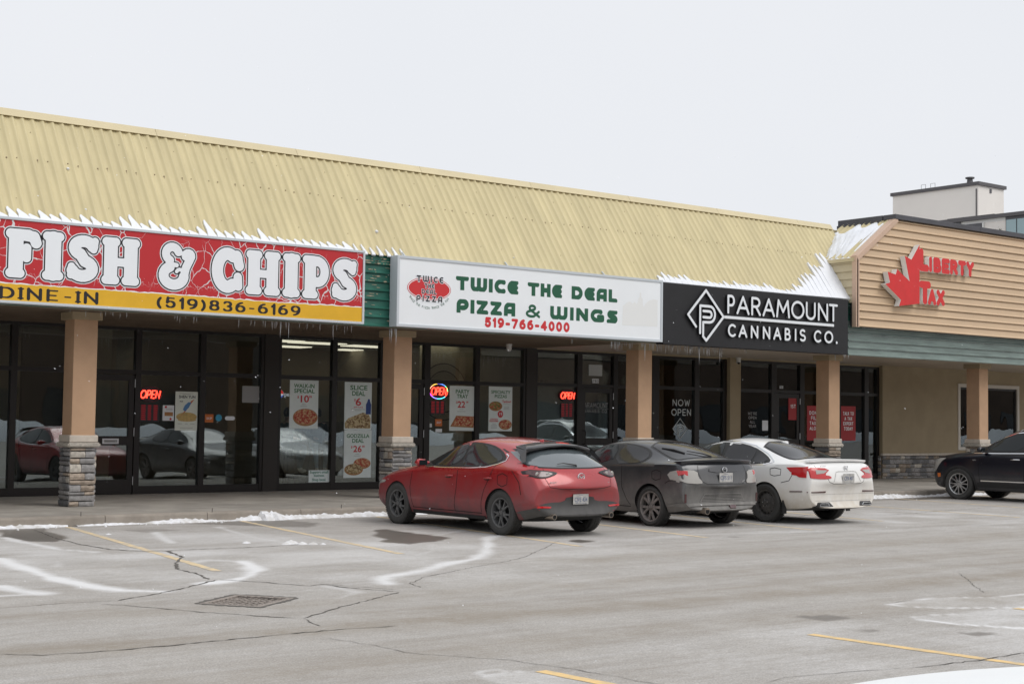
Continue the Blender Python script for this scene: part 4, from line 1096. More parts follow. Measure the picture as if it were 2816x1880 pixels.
# red field with peeling, cracked vinyl near the top
m_vinyl = bpy.data.materials.new("cracked_red_vinyl"); m_vinyl.use_nodes = True
N, L = m_vinyl.node_tree.nodes, m_vinyl.node_tree.links
p = N['Principled BSDF']; p.inputs['Roughness'].default_value = .42
g = N.new("ShaderNodeNewGeometry")
n1 = N.new("ShaderNodeTexNoise"); n1.inputs['Scale'].default_value = 5.0; n1.inputs['Detail'].default_value = 3
wv = N.new("ShaderNodeVectorMath"); wv.operation = 'MULTIPLY_ADD'; wv.inputs[1].default_value = (.16, .16, .16)
L.new(g.outputs['Position'], n1.inputs['Vector']); L.new(n1.outputs['Color'], wv.inputs[0]); L.new(g.outputs['Position'], wv.inputs[2])
vo = N.new("ShaderNodeTexVoronoi"); vo.feature = 'DISTANCE_TO_EDGE'; vo.inputs['Scale'].default_value = 3.1
mp = N.new("ShaderNodeMapping"); mp.inputs['Scale'].default_value = (1.35, 0.01, 1.0)
L.new(wv.outputs[0], mp.inputs['Vector']); L.new(mp.outputs[0], vo.inputs['Vector'])
vo2 = N.new("ShaderNodeTexVoronoi"); vo2.feature = 'DISTANCE_TO_EDGE'; vo2.inputs['Scale'].default_value = 10
L.new(mp.outputs[0], vo2.inputs['Vector'])
sx = N.new("ShaderNodeSeparateXYZ"); L.new(g.outputs['Position'], sx.inputs[0])
zr = N.new("ShaderNodeMapRange"); zr.inputs['From Min'].default_value = 3.35; zr.inputs['From Max'].default_value = 4.0; zr.inputs['To Min'].default_value = .004; zr.inputs['To Max'].default_value = .032
L.new(sx.outputs['Z'], zr.inputs['Value'])
n2 = N.new("ShaderNodeTexNoise"); n2.inputs['Scale'].default_value = 1.3; L.new(g.outputs['Position'], n2.inputs['Vector'])
nm = N.new("ShaderNodeMapRange"); nm.inputs['From Min'].default_value = .38; nm.inputs['From Max'].default_value = .60; L.new(n2.outputs['Fac'], nm.inputs['Value'])
mu = N.new("ShaderNodeMath"); mu.operation = 'MULTIPLY'; L.new(zr.outputs[0], mu.inputs[0]); L.new(nm.outputs[0], mu.inputs[1])
lt = N.new("ShaderNodeMath"); lt.operation = 'LESS_THAN'; L.new(vo.outputs['Distance'], lt.inputs[0]); L.new(mu.outputs[0], lt.inputs[1])
zr2 = N.new("ShaderNodeMapRange"); zr2.inputs['From Min'].default_value = 3.80; zr2.inputs['From Max'].default_value = 3.96; zr2.inputs['To Min'].default_value = -.03; zr2.inputs['To Max'].default_value = .05
L.new(sx.outputs['Z'], zr2.inputs['Value'])
mu2 = N.new("ShaderNodeMath"); mu2.operation = 'MULTIPLY'; L.new(zr2.outputs[0], mu2.inputs[0]); L.new(n2.outputs['Fac'], mu2.inputs[1])
zt = N.new("ShaderNodeMath"); zt.operation = 'LESS_THAN'; zt.inputs[1].default_value = 3.955; L.new(sx.outputs['Z'], zt.inputs[0])
lt2 = N.new("ShaderNodeMath"); lt2.operation = 'LESS_THAN'; L.new(vo2.outputs['Distance'], lt2.inputs[0]); L.new(mu2.outputs[0], lt2.inputs[1])
lt3 = N.new("ShaderNodeMath"); lt3.operation = 'MULTIPLY'; L.new(lt2.outputs[0], lt3.inputs[0]); L.new(zt.outputs[0], lt3.inputs[1])
mxm = N.new("ShaderNodeMath"); mxm.operation = 'MAXIMUM'; L.new(lt.outputs[0], mxm.inputs[0]); L.new(lt3.outputs[0], mxm.inputs[1])
mc = N.new("ShaderNodeMixRGB"); mc.inputs[1].default_value = (0.50, 0.02, 0.026, 1); mc.inputs[2].default_value = (0.70, 0.70, 0.71, 1)
L.new(mxm.outputs[0], mc.inputs[0]); L.new(mc.outputs[0], p.inputs['Base Color'])

def sign_box(name, lab, x0, x1, z0, z1, yf, yb, frame, m_f, m_face):
    t = thing(name, ((x0 + x1) / 2, yb, z0), lab, "sign")
    b = B(); b.box(x0, x1, yf + .02, yb, z0, z1); b.obj("cabinet", m_f, t)
    b = B()
    for a in ((x0, x1, z1 - frame, z1), (x0, x1, z0, z0 + frame), (x0, x0 + frame, z0 + frame, z1 - frame), (x1 - frame, x1, z0 + frame, z1 - frame)):
        b.box(a[0], a[1], yf - .012, yf + .0195, a[2], a[3])
    bevel(b.obj("frame", m_f, t), .003)
    b = B(); b.box(x0 + frame, x1 - frame, yf + .004, yf + .0195, z0 + frame, z1 - frame); b.obj("face", m_face, t)
    return t
YS = 19.52
fs = sign_box("sign", "long red and yellow sign reading FISH & CHIPS in fat white letters, cracked", 6.2, 12.395, 2.888, 4.037, YS, 19.72, .036, m_signframe, m_vinyl)
F_ = wall_fn(YS + .004)
b = B()
# lower yellow band with torn upper edge
top = []; xx = 6.236
while xx < 12.359: top.append((xx, 3.148 + rnd.uniform(-.005, .004) - (.012 * rnd.random() if 9.8 < xx < 11.6 else 0))); xx += rnd.uniform(.03, .09)
top.append((12.359, 3.150))
b.add([F_(u, 2.924, .0015) for u, v in top] + [F_(u, v, .0015) for u, v in top], [(i, i + 1, len(top) + i + 1, len(top) + i) for i in range(len(top) - 1)])
b.obj("yellow_band", m_yellow, fs)
b = B(); n = len(top)
b.add([F_(u, v - .003, .001) for u, v in top] + [F_(u, v + rnd.uniform(.006, .02), .001) for u, v in top], [(i, i + 1, n + i + 1, n + i) for i in range(n - 1)])
b.obj("bare_strip", m_fill, fs)
FISH = {
 'F': [([(.30,.2),(.30,.84)], .15), ([(.15,.095),(.43,.095)], .095), ([(.14,.90),(.66,.90)], .10), ([(.5,.88),(.80,.86),(.86,.74)], .115), ([(.3,.52),(.56,.54)], .06), ([(.60,.62),(.60,.42)], .095)],
 'I': [([(.5,.15),(.5,.85)], .165), ([(.2,.095),(.8,.095)], .095), ([(.2,.905),(.8,.905)], .095)],
 'S': [(arc(.52,.72,.30,.145,20,250,14) + arc(.48,.29,.33,.16,75,-160,14), .125), ([(.88,.88),(.84,.70)], .08), ([(.12,.14),(.14,.32)], .08)],
 'H': [([(.24,.15),(.24,.85)], .15), ([(.76,.15),(.76,.85)], .15), ([(.12,.095),(.36,.095)], .095), ([(.12,.905),(.36,.905)], .095), ([(.64,.095),(.88,.095)], .095), ([(.64,.905),(.88,.905)], .095), ([(.24,.48),(.76,.48)], .09)],
 '&': [(arc(.35,.76,.17,.15,20,250,14), .095), (arc(.40,.29,.27,.20,115,355,16), .115), ([(.30,.53),(.47,.52)], .05), ([(.67,.28),(.72,.48),(.82,.66)], .095), (arc(.78,.74,.10,.08,-40,200,8), .075), (arc(.56,.33,.10,.10,-60,150,8), .04)],
 'C': [(arc(.50,.50,.33,.37,60,300,22), .14), ([(.80,.84),(.88,.62)], .12), ([(.86,.16),(.84,.36)], .105), ([(.62,.86),(.84,.80)],.11)],
 'P': [([(.28,.15),(.28,.85)], .15), ([(.12,.095),(.44,.095)], .095), ([(.12,.905),(.4,.905)], .095), ([(.3,.88),(.56,.88)] + arc(.56,.63,.26,.24,90,-90,12) + [(.4,.39)], .115)],
}
FL = [('F', 6.765, 7.245), ('I', 7.275, 7.56), ('S', 7.615, 8.055), ('H', 8.10, 8.665), ('&', 8.95, 9.53), ('C', 9.78, 10.275), ('H', 10.32, 10.91), ('I', 10.95, 11.235), ('P', 11.29, 11.755), ('S', 11.81, 12.245)]
for ch, x0, x1 in FL:
    w, hgt = x1 - x0, .655
    bb = [B(), B(), B()]
    for bi, (ext, d) in enumerate(((.030, .0025), (.018, .0045), (0.0, .0065))):
        h = .008
        gx = np.arange(-.06, w + .06, h); gy = np.arange(-.06, hgt + .06, h)
        X, Y = np.meshgrid(gx, gy); D = np.full(X.shape, 1e9)
        for pts, r_ in FISH[ch]:
            P = [(px * w, py * hgt) for px, py in pts]
            D = np.minimum(D, sdf_strokes(X, Y, [P], r_ * hgt))
        # soften the inner corners
        shape_into(bb[bi], D - ext, gx[0], gy[0], h, lambda u, v, dd: F_(x0 + u, 3.233 + v, dd), d)
    bb[0].obj("letter_halo", m_fill, fs); bb[1].obj("letter_outline", m_black, fs); bb[2].obj("letter", m_fill, fs)
b = B()
for s_, x0, w in (("DINE-IN", 6.73, 1.32), ("(519)836-6169", 8.95, 2.29)):
    stroke_text(b, s_, RF, F_, x0, 2.962 if s_[0] == 'D' else 2.968, .128, .18, width=w, gap=.40, pen=.42, d0=.003, res=.035, serif=.13 if s_[0] == 'D' else 0)
b.obj("lettering", m_black, fs)

# ---------------- pizza sign
ps = sign_box("sign", "white light box sign reading TWICE THE DEAL PIZZA & WINGS in green", 13.00, 18.835, 2.888, 4.022, YS, 19.72, .045, m_signframe, m_signwhite)
F_ = wall_fn(YS + .004)
BH = {
 'T': ([[(0,.87),(.62,.87)], [(.31,.87),(.31,-.2)]], .62), 'W': ([[(0,1.2),(0,.38)] + arc(.22,.38,.22,.25,180,360,10) + [(.44,1.2)], [(.44,1.2),(.44,.38)] + arc(.66,.38,.22,.25,180,360,10) + [(.88,1.2)]], .88),
 'I': ([[(0,-.2),(0,1.2)]], .0), 'C': ([arc(.36,.5,.36,.37,62,298,18)], .53), 'E': ([arc(.36,.5,.36,.37,70,290,18), [(.1,.5),(.50,.5)], [(.36,.87),(.52,.87)], [(.36,.13),(.52,.13)]], .52),
 'H': ([[(0,-.2),(0,1.2)], [(.5,-.2),(.5,1.2)], [(0,.5),(.5,.5)]], .5), 'D': ([[(0,-.2),(0,1.2)], [(.12,.87),(.2,.87)] + arc(.2,.5,.36,.37,90,-90,14) + [(.12,.13)]], .56),
 'A': ([[(0,-.2),(0,.56)] + arc(.3,.56,.3,.31,180,90,8) + [(.52,.87),(.52,-.2)], [(0,.36),(.52,.36)]], .52), 'L': ([[(0,1.2),(0,.13),(.42,.13)]], .42),
 'P': ([[(0,-.2),(0,.6)] + arc(.27,.62,.27,.25,180,-100,16)], .52), 'Z': ([[(0,.87),(.5,.87),(.02,.13),(.54,.13)]], .54), 'N': ([[(0,-.2),(0,.92),(.55,.1),(.55,1.2)]], .55),
 'G': ([arc(.36,.5,.36,.37,55,300,18), [(.42,.42),(.68,.42),(.68,.2)], [(.55,.15),(.68,.25)]], .68), 'S': ([[(.5,.87),(.25,.87)] + arc(.23,.68,.19,.185,90,250,8) + arc(.30,.32,.21,.19,70,-90,8) + [(.0,.13)]], .5),
 '&': RF['&'], ' ': ([], .25), '-': RF['-'],
}
for ch in '0123456789': BH[ch] = RF[ch]
words = ((("TWICE", 14.157, 15.464), ("THE", 15.665, 16.43), ("DEAL", 16.647, 17.722)), (("PIZZA", 14.18, 15.403), ("&", 15.631, 15.957), ("WINGS", 16.169, 17.727)))
for row, z in zip(words, (3.545, 3.172)):
    for w_, a, c in row:
        b = B(); h_ = .226; r_ = .18
        ag = 1.0
        clip = (0, 1)
        if w_ == '&': stroke_text(b, w_, BH, F_, a + .1 * h_, z + .1 * h_, h_ * .8, .125, width=c - a - .25 * h_, gap=.35, d0=.002)
        else: stroke_text(b, w_, BH, F_, a + r_ * h_, z, h_, r_, width=c - a - 2 * r_ * h_, gap=.40, d0=.002, clip=clip)
        b.obj("lettering", m_dkgreen, ps)
b = B(); stroke_text(b, "519-766-4000", BH, F_, 14.785, 2.985, .125, .19, width=1.80, gap=.48, d0=.002, res=.04); b.obj("lettering", m_prred, ps)
def ellipse(b, cx, cz, rx, rz, d, fn, n=48):
    b.add([fn(cx + rx * math.cos(2*math.pi*i/n), cz + rz * math.sin(2*math.pi*i/n), d) for i in range(n)], [tuple(range(n))])
b = B(); ellipse(b, 13.63, 3.523, .430, .185, .002, F_); b.obj("logo_ring", m_prred, ps)
b = B(); ellipse(b, 13.63, 3.523, .418, .175, .003, F_); b.obj("logo_gap", m_signwhite, ps)
b = B(); ellipse(b, 13.63, 3.523, .403, .162, .004, F_); b.obj("logo_oval", m_prred, ps)
for lay, (ext, d, mm) in enumerate(((.075, .005, m_fill), (0, .006, m_black))):
    b = B()
    for s_, a, c, z, h_ in (("TWICE", 13.375, 13.905, 3.625, .105), ("THE", 13.525, 13.735, 3.530, .075), ("DEAL", 13.475, 13.78, 3.440, .072), ("PIZZA", 13.375, 13.89, 3.312, .10)):
        stroke_text(b, s_, BH, F_, a + .015, z, h_, .11 + ext, width=c - a - .03, gap=.55 if h_ > .09 else .4, d0=d, clip=(-ext, 1 + ext), res=.05)
    b.obj("logo_lettering", mm, ps)
b = B()
txt = "TWICE THE PIZZA TWICE THE FUN"
for i, ch in enumerate(txt):
    if ch == ' ': continue
    t_ = (i + .5) / len(txt); an = R(207 + 126 * t_)
    cx_, cz_ = 13.63 + .44 * math.cos(an), 3.53 + .335 * math.sin(an) + .0
    sl = math.atan2(.335 * math.cos(an), -.44 * math.sin(an))
    ca, sa = math.cos(sl), math.sin(sl)
    font_text(b, ch, lambda u, v, d: F_(cx_ + u * ca - v * sa, cz_ + u * sa + v * ca, d), 0, 0, .055, align='CENTER', d0=.002, offset=.0)
b.obj("slogan", m_dkgreen, ps)
b = B()   # pale patch where an old skyline sticker was
sk = [(17.84,3.148),(18.715,3.165),(18.715,3.65),(18.62,3.66),(18.5,3.63),(18.40,3.56),(18.37,3.50),(18.345,3.56),(18.335,3.66),(18.305,3.67),(18.30,3.76),(18.27,3.76),(18.262,3.67),(18.235,3.66),(18.22,3.58),(18.18,3.55),(18.14,3.59),(18.10,3.55),(18.05,3.58),(18.0,3.58),(17.93,3.55),(17.90,3.52),(17.86,3.50)]
b.add([F_(u, v, .001) for u, v in sk], [tuple(range(len(sk)))]); b.obj("faded_patch", m_ghost, ps)
b = B()   # hanger brackets above the box
for hx in (13.25, 15.35, 17.55):
    b.tube([(hx, 19.66, 4.02), (hx - .01, 19.72, 4.085), (hx - .015, 19.74, 4.10)], .014, 6)
b.obj("hanger_bracket", m_signframe, ps)

# ---------------- cannabis sign, raised white letters
cs = thing("sign", (21.5, 19.72, 2.858), "black sign with raised white letters reading PARAMOUNT CANNABIS CO.", "sign")
b = B(); b.box(18.86, 24.10, YS, 19.72, 2.858, 3.985); bevel(b.obj("panel", m_blk, cs), .006)
F_ = wall_fn(YS); DP = .05
def letters(s_, xs, z, h_, rad):
    for ch, (a, c) in zip(s_, xs):
        b = B(); r_ = rad
        w_ = RF[ch][1]
        stroke_text(b, ch, RF, F_, a + r_ * h_ if w_ else (a + c) / 2, z + r_ * h_, h_ * (1 - 2 * r_), r_ / (1 - 2 * r_), width=(c - a - 2 * r_ * h_) if w_ else None, d0=DP, d1=.012, res=.025, wall_mi=1)
        b.obj("letter", [m_ltr, m_ltrside], cs)
letters("PARAMOUNT", [(20.489,20.70),(20.74,21.10),(21.15,21.42),(21.47,21.82),(21.86,22.26),(22.30,22.69),(22.735,23.03),(23.10,23.41),(23.44,23.71)], 3.502, .362, .068)
letters("CANNABISCO", [(20.508,20.73),(20.80,21.04),(21.14,21.35),(21.48,21.69),(21.78,22.01),(22.11,22.285),(22.40,22.46),(22.55,22.735),(22.98,23.21),(23.30,23.57)], 3.062, .250, .088)
b = B(); stroke_text(b, ".", RF, F_, 23.68, 3.082, .2, .14, d0=DP, d1=.012, res=.05, wall_mi=1); b.obj("letter", [m_ltr, m_ltrside], cs)
def sdfshape(strokes, rad, h, d0, d1, parent, name, mats, fn, off=(0, 0), wall=1):
    xs = [p_[0] for s_ in strokes for p_ in s_]; ys = [p_[1] for s_ in strokes for p_ in s_]
    gx = np.arange(min(xs) - rad - 2*h, max(xs) + rad + 3*h, h); gy = np.arange(min(ys) - rad - 2*h, max(ys) + rad + 3*h, h)
    X, Y = np.meshgrid(gx, gy); D = sdf_strokes(X, Y, strokes, rad)
    b = B(); shape_into(b, D, gx[0], gy[0], h, fn, d0, d1, wall_mi=wall if d1 is not None else None); return b.obj(name, mats, parent)
LOGO = [[(19.655, 3.215), (19.445, 3.43), (19.912, 3.905), (20.385, 3.432), (19.925, 2.965), (19.842, 3.04), (19.842, 3.305), (20.02, 3.31)] + arc(20.02, 3.46, .135, .148, -90, 90, 12) + [(19.762, 3.61), (19.762, 3.10)],
        [(19.845, 3.515), (20.01, 3.515)] + arc(20.01, 3.455, .055, .058, 90, -90, 8) + [(19.845, 3.40)]]
sdfshape(LOGO, .0245, .006, DP, .012, cs, "logo", [m_ltr, m_ltrside], F_)
b = B(); b.box(20.41, 23.60, YS - DP, YS - .012, 3.403, 3.458); bevel(b.obj("underline", m_ltr, cs), .006)
# ---------------- tax office logo on the bay
ls = thing("sign", (26.3, 19.52, 3.95), "red half maple leaf sign with raised red letters reading LIBERTY TAX on tan siding", "sign")
F_ = wall_fn(19.52)
leaf = [(26.306,5.297),(26.026,4.953),(25.797,5.016),(25.96,4.489),(25.538,4.713),(25.49,4.598),(25.219,4.639),(25.298,4.414),(25.14,4.377),(25.667,4.075),(25.603,3.94),(26.306,4.031)]
b = B(); n = len(leaf)
b.add([F_(u, v, .13) for u, v in leaf], [tuple(range(n))]); b.mi = 1
b.add([F_(u, v, .13) for u, v in leaf] + [F_(u, v, .0) for u, v in leaf], [(i, (i + 1) % n, n + (i + 1) % n, n + i) for i in range(n)])
b.obj("leaf", [m_leaf, m_leafside], ls)
def word(s_, x, z, wid, hgt):
    adv = x
    rel = {'I': .5}
    tot = sum(rel.get(c_, 1) for c_ in s_)
    for c_ in s_:
        w_ = wid * rel.get(c_, 1) / tot
        b = B(); r_ = .155
        rw = RF[c_][1]
        stroke_text(b, c_, RF, F_, adv + r_ * hgt * .8, z + r_ * hgt, hgt * (1 - 2 * r_), r_ / (1 - 2 * r_), width=(w_ - 2 * r_ * hgt - .01) if rw else None, d0=.12, d1=.0, res=.05, wall_mi=1)
        b.obj("letter", [m_leaf, m_leafside], ls); adv += w_
word("L", 26.318, 4.735, .36, .49); word("IBERTY", 26.665, 4.738, 1.64, .335)
word("T", 26.318, 4.03, .42, .50); word("AX", 26.62, 4.03, .61, .345)

# ================================================================ POSTERS AND WINDOW SIGNS
m_paper = flat("poster_paper", (0.80, 0.87, 0.86), .6, var=.04)
m_paper2 = flat("plain_paper", (0.80, 0.83, 0.86), .6)
m_pgreen = flat("poster_green", (0.035, 0.20, 0.07), .5)
m_teal = flat("poster_teal", (0.03, 0.22, 0.16), .5)
m_grey = flat("small_print_grey", (0.30, 0.30, 0.30), .6)
m_etch = flat("frosted_vinyl", (0.50, 0.53, 0.53), .6)
m_orange = flat("sticker_orange", (0.62, 0.16, 0.03), .5)
m_blue = flat("sticker_blue", (0.05, 0.33, 0.52), .5)
m_navy = flat("sticker_navy", (0.02, 0.06, 0.25), .5)
def pizza_mat(name, a, c, e, scale=30):
    m = bpy.data.materials.new(name); m.use_nodes = True
    N, L = m.node_tree.nodes, m.node_tree.links; p = N['Principled BSDF']; p.inputs['Roughness'].default_value = .5
    g = N.new("ShaderNodeNewGeometry"); v = N.new("ShaderNodeTexVoronoi"); v.inputs['Scale'].default_value = scale
    r = N.new("ShaderNodeValToRGB"); r.color_ramp.elements[0].position = .25; r.color_ramp.elements[0].color = a + (1,)
    r.color_ramp.elements[1].position = .85; r.color_ramp.elements[1].color = e + (1,)
    k = r.color_ramp.elements.new(.55); k.color = c + (1,)
    s = N.new("ShaderNodeSeparateColor"); L.new(g.outputs['Position'], v.inputs['Vector']); L.new(v.outputs['Color'], s.inputs[0]); L.new(s.outputs[0], r.inputs[0]); L.new(r.outputs[0], p.inputs['Base Color'])
    return m
m_pz1 = pizza_mat("pepperoni_print", (0.42, 0.05, 0.03), (0.55, 0.20, 0.10), (0.62, 0.42, 0.22))
m_pz2 = pizza_mat("veggie_print", (0.10, 0.16, 0.03), (0.5, 0.33, 0.12), (0.5, 0.10, 0.05), 36)
m_pz3 = pizza_mat("cheese_print", (0.22, 0.12, 0.05), (0.52, 0.40, 0.2), (0.62, 0.5, 0.3), 36)
m_crust = flat("crust_print", (0.42, 0.2, 0.07), .5, var=.2, vscale=30)
def poster(lab, x0, x1, z0, z1, y, group=None, cat="poster", base=None, name="poster"):
    t = thing(name, ((x0 + x1) / 2, y, z0), lab, cat, group)
    if base is not False:
        b = B(); b.box(x0, x1, y, y + .003, z0, z1); b.obj("sheet", base or m_paper, t)
    return t, wall_fn(y)
def ptext(t, F, m, items):
    b = B()
    for s_, x, z, size, w in items: font_text(b, s_, F, x, z, size, align='CENTER', offset=.022, d0=.0015, width=w)
    return b.obj("lettering", m, t)
def pzdisc(t, F, cx, cz, rx, rz, m, d=.002):
    b = B(); ellipse(b, cx, cz - .012, rx, rz, d, F, 28); b.obj("picture", m_crust, t)
    b = B(); ellipse(b, cx, cz, rx * .9, rz * .86, d + .001, F, 28); b.obj("picture", m, t)
YP = YA - .012
def smallprint(t, F, lines):
    b = B()
    for x, z, w in lines: b.add([F(x - w/2, z, .0015), F(x + w/2, z, .0015), F(x + w/2, z + .006, .0015), F(x - w/2, z + .006, .0015)], [(0, 1, 2, 3)])
    b.obj("small_print", m_grey, t)
t, F = poster("pizza poster reading WALK-IN SPECIAL $10.99 above a pepperoni pizza", 13.14, 13.725, 1.23, 2.09, YP)
ptext(t, F, m_pgreen, [("WALK-IN", 13.435, 1.955, .10, .42), ("SPECIAL", 13.435, 1.865, .10, .42)])
ptext(t, F, m_prred, [("10", 13.43, 1.70, .17, .17), ("$", 13.31, 1.77, .06, None), ("99", 13.56, 1.775, .06, None)])
smallprint(t, F, [(13.43, 1.655, .09), (13.43, 1.62, .14)]); pzdisc(t, F, 13.465, 1.44, .255, .155, m_pz1)
t, F = poster("pizza poster reading SLICE DEAL $6 with a slice and a cola bottle", 14.28, 14.865, 1.215, 2.085, YP)
ptext(t, F, m_pgreen, [("SLICE", 14.58, 1.945, .115, .37), ("DEAL", 14.575, 1.84, .115, .28)])
ptext(t, F, m_prred, [("6", 14.575, 1.66, .19, .12), ("$", 14.50, 1.74, .06, None), ("ANY SLICE", 14.575, 1.615, .035, .2)])
smallprint(t, F, [(14.57, 1.585, .3), (14.57, 1.565, .14)])
b = B(); b.add([F(u, v, .002) for u, v in ((14.30,1.24),(14.84,1.24),(14.85,1.42),(14.80,1.5),(14.68,1.53),(14.5,1.47),(14.36,1.42),(14.29,1.34))], [tuple(range(8))]); b.obj("picture", m_pz3, t)
b = B(); b.add([F(u, v, .0025) for u, v in ((14.74,1.50),(14.85,1.50),(14.855,1.68),(14.83,1.74),(14.82,1.78),(14.785,1.78),(14.775,1.74),(14.74,1.68))], [tuple(range(8))]); b.obj("picture", m_navy, t)
t, F = poster("pizza poster reading GODZILLA DEAL $26.99 with two pizzas, right below the slice deal poster", 14.285, 14.875, .34, 1.208, YP)
ptext(t, F, m_pgreen, [("GODZILLA", 14.58, 1.07, .095, .49), ("DEAL", 14.58, .98, .10, .25)])
ptext(t, F, m_prred, [("26", 14.575, .81, .16, .18), ("$", 14.45, .88, .06, None), ("99", 14.70, .885, .06, None)])
smallprint(t, F, [(14.57, .77, .09), (14.57, .735, .15)]); pzdisc(t, F, 14.68, .61, .185, .10, m_pz1); pzdisc(t, F, 14.50, .50, .20, .105, m_pz3, .004)
t, F = poster("small white notice reading Support small business. Shop local.", 13.56, 13.99, .27, .485, YP, cat="notice", name="notice")
ptext(t, F, m_teal, [("Support small", 13.775, .43, .062, .38), ("business.", 13.775, .37, .062, None), ("Shop local.", 13.775, .295, .062, .29)])
t, F = poster("pizza poster reading PARTY TRAY $22.99 above a square pizza", 16.64, 17.225, 1.21, 2.075, YP)
ptext(t, F, m_pgreen, [("PARTY", 16.94, 1.93, .105, .33), ("TRAY", 16.94, 1.84, .105, .27)])
ptext(t, F, m_prred, [("22", 16.92, 1.66, .17, .18), ("$", 16.81, 1.74, .06, None), ("99", 17.06, 1.745, .05, None)])
smallprint(t, F, [(16.92, 1.62, .1), (16.92, 1.58, .2)])
b = B(); b.add([F(u, v, .002) for u, v in ((16.66,1.29),(17.22,1.27),(17.22,1.49),(16.80,1.50))], [(0,1,2,3)]); b.obj("picture", m_crust, t)
b = B(); b.add([F(u, v, .003) for u, v in ((16.70,1.31),(17.22,1.30),(17.22,1.48),(16.82,1.485))], [(0,1,2,3)]); b.obj("picture", m_pz1, t)
t, F = poster("pizza poster reading SPECIALTY PIZZAS with a red price disc of 19", 17.585, 18.17, 1.21, 2.085, YP)
ptext(t, F, m_pgreen, [("SPECIALTY", 17.88, 1.95, .085, .48), ("PIZZAS", 17.88, 1.865, .085, .30)])
ptext(t, F, m_prred, [("Tandoori", 18.03, 1.77, .07, .22), ("CHICKEN", 17.72, 1.43, .04, .18), ("SHAWARMA", 17.72, 1.39, .05, .22)])
pzdisc(t, F, 17.755, 1.71, .165, .095, m_pz2); pzdisc(t, F, 18.0, 1.35, .165, .10, m_pz1)
smallprint(t, F, [(18.03, 1.735, .2), (18.03, 1.69, .14), (18.03, 1.665, .13), (18.03, 1.64, .15), (17.72, 1.35, .1), (17.72, 1.32, .15), (17.72, 1.295, .16), (17.72, 1.27, .15)])
b = B(); ellipse(b, 17.875, 1.545, .068, .07, .004, F, 24); b.obj("price_disc", m_prred, t)
b = B(); font_text(b, "19", F, 17.875, 1.515, .09, align='CENTER', d0=.005, offset=.01); b.obj("lettering", m_paper2, t)
# poster of a stage show: only a loose dancer shape
m_sand = flat("print_sand", (0.60, 0.42, 0.16), .6, var=.2, vscale=16); m_bluep = flat("print_blue", (0.10, 0.25, 0.5), .6); m_orp = flat("print_orange", (0.6, 0.18, 0.08), .6)
t, F = poster("tall cream poster reading SHEN YUN with a small leaping dancer in blue", 10.95, 11.36, 1.18, 1.835, YP, base=flat("poster_cream", (0.78, 0.82, 0.74), .6))
ptext(t, F, m_black, [("SHEN YUN", 11.165, 1.725, .065, .30), ("2025", 11.06, 1.66, .03, None)]); smallprint(t, F, [(11.15, 1.80, .25), (11.15, 1.785, .14), (11.04, 1.29, .08), (11.16, 1.29, .05), (11.27, 1.29, .08), (11.16, 1.22, .24)])
b = B(); ellipse(b, 11.16, 1.41, .19, .075, .002, F, 20); ellipse(b, 11.17, 1.36, .17, .03, .003, F, 20); b.obj("picture", m_sand, t)
b = B(); b.add([F(u, v, .004) for u, v in ((11.09,1.53),(11.13,1.50),(11.20,1.57),(11.24,1.65),(11.19,1.66),(11.12,1.60))], [tuple(range(6))]); b.obj("picture", m_bluep, t)
b = B(); b.add([F(u, v, .0035) for u, v in ((11.05,1.42),(11.06,1.42),(11.13,1.53),(11.24,1.68),(11.30,1.71),(11.22,1.61),(11.14,1.50))], [tuple(range(7))]); b.obj("picture", m_orp, t)
t, F = poster("small white flyer with a red mark and food picture, left of the cream dancer poster", 10.725, 10.93, 1.34, 1.60, YP, base=m_paper2, cat="flyer", name="flyer")
b = B(); ellipse(b, 10.78, 1.57, .02, .02, .002, F, 12); ellipse(b, 10.87, 1.37, .02, .02, .002, F, 12); b.obj("mark", m_prred, t); b = B(); b.box(10.76, 10.91, YP - .002, YP, 1.42, 1.485); b.obj("picture", m_crust, t); smallprint(t, F, [(10.84, 1.54, .12), (10.84, 1.52, .12)])
for nm, lab, x0, x1, z0, z1, m_, tx in (("sticker", "square orange delivery sticker reading SKIP, on the fish shop window", 11.50, 11.66, 1.32, 1.46, m_orange, "SKIP"),
        ("sticker", "square orange delivery sticker reading SKIP, on the pizza shop window below the rainbow sign", 16.31, 16.47, 1.295, 1.43, m_orange, "SKIP"),
        ("sticker", "white sticker strip under the orange sticker at the pizza shop", 16.32, 16.47, 1.18, 1.245, m_paper2, None),
        ("sticker", "tiny white square sticker left of the pizza shop orange sticker", 16.155, 16.23, 1.275, 1.345, m_paper2, None),
        ("notice", "sheet of handwritten paper high on the right end of the fish shop window", 12.20, 12.53, 1.67, 1.96, m_grey, None),
        ("notice", "blank paper sheet taped above the cannabis shop door", 20.18, 20.55, 2.37, 2.60, m_etch, None),
        ("notice", "small pale blue notice beside the tax office door", 25.19, 25.38, 1.27, 1.50, m_paper2, None)):
    yq = YP if x0 < 21.5 else YB - .012
    t, F = poster(lab, x0, x1, z0, z1, yq, base=m_, cat=nm, name=nm)
    if tx: b = B(); font_text(b, tx, F, (x0 + x1) / 2, z0 + .05, .055, align='CENTER', d0=.0015, offset=.01); b.obj("lettering", m_paper2, t)
t = thing("sticker", (11.76, YP, 1.34), "round light blue sticker between the orange and the white ones", "sticker")
b = B(); ellipse(b, 11.76, 1.40, .06, .06, .0, wall_fn(YP), 20); b.obj("disc", m_blue, t)
t = thing("sticker", (11.975, YP, 1.36), "white pill shaped sticker right of the round blue one", "sticker")
sdfshape([[(11.915, 1.395), (12.035, 1.395)]], .034, .006, 0, None, t, "pill", m_paper2, wall_fn(YP))
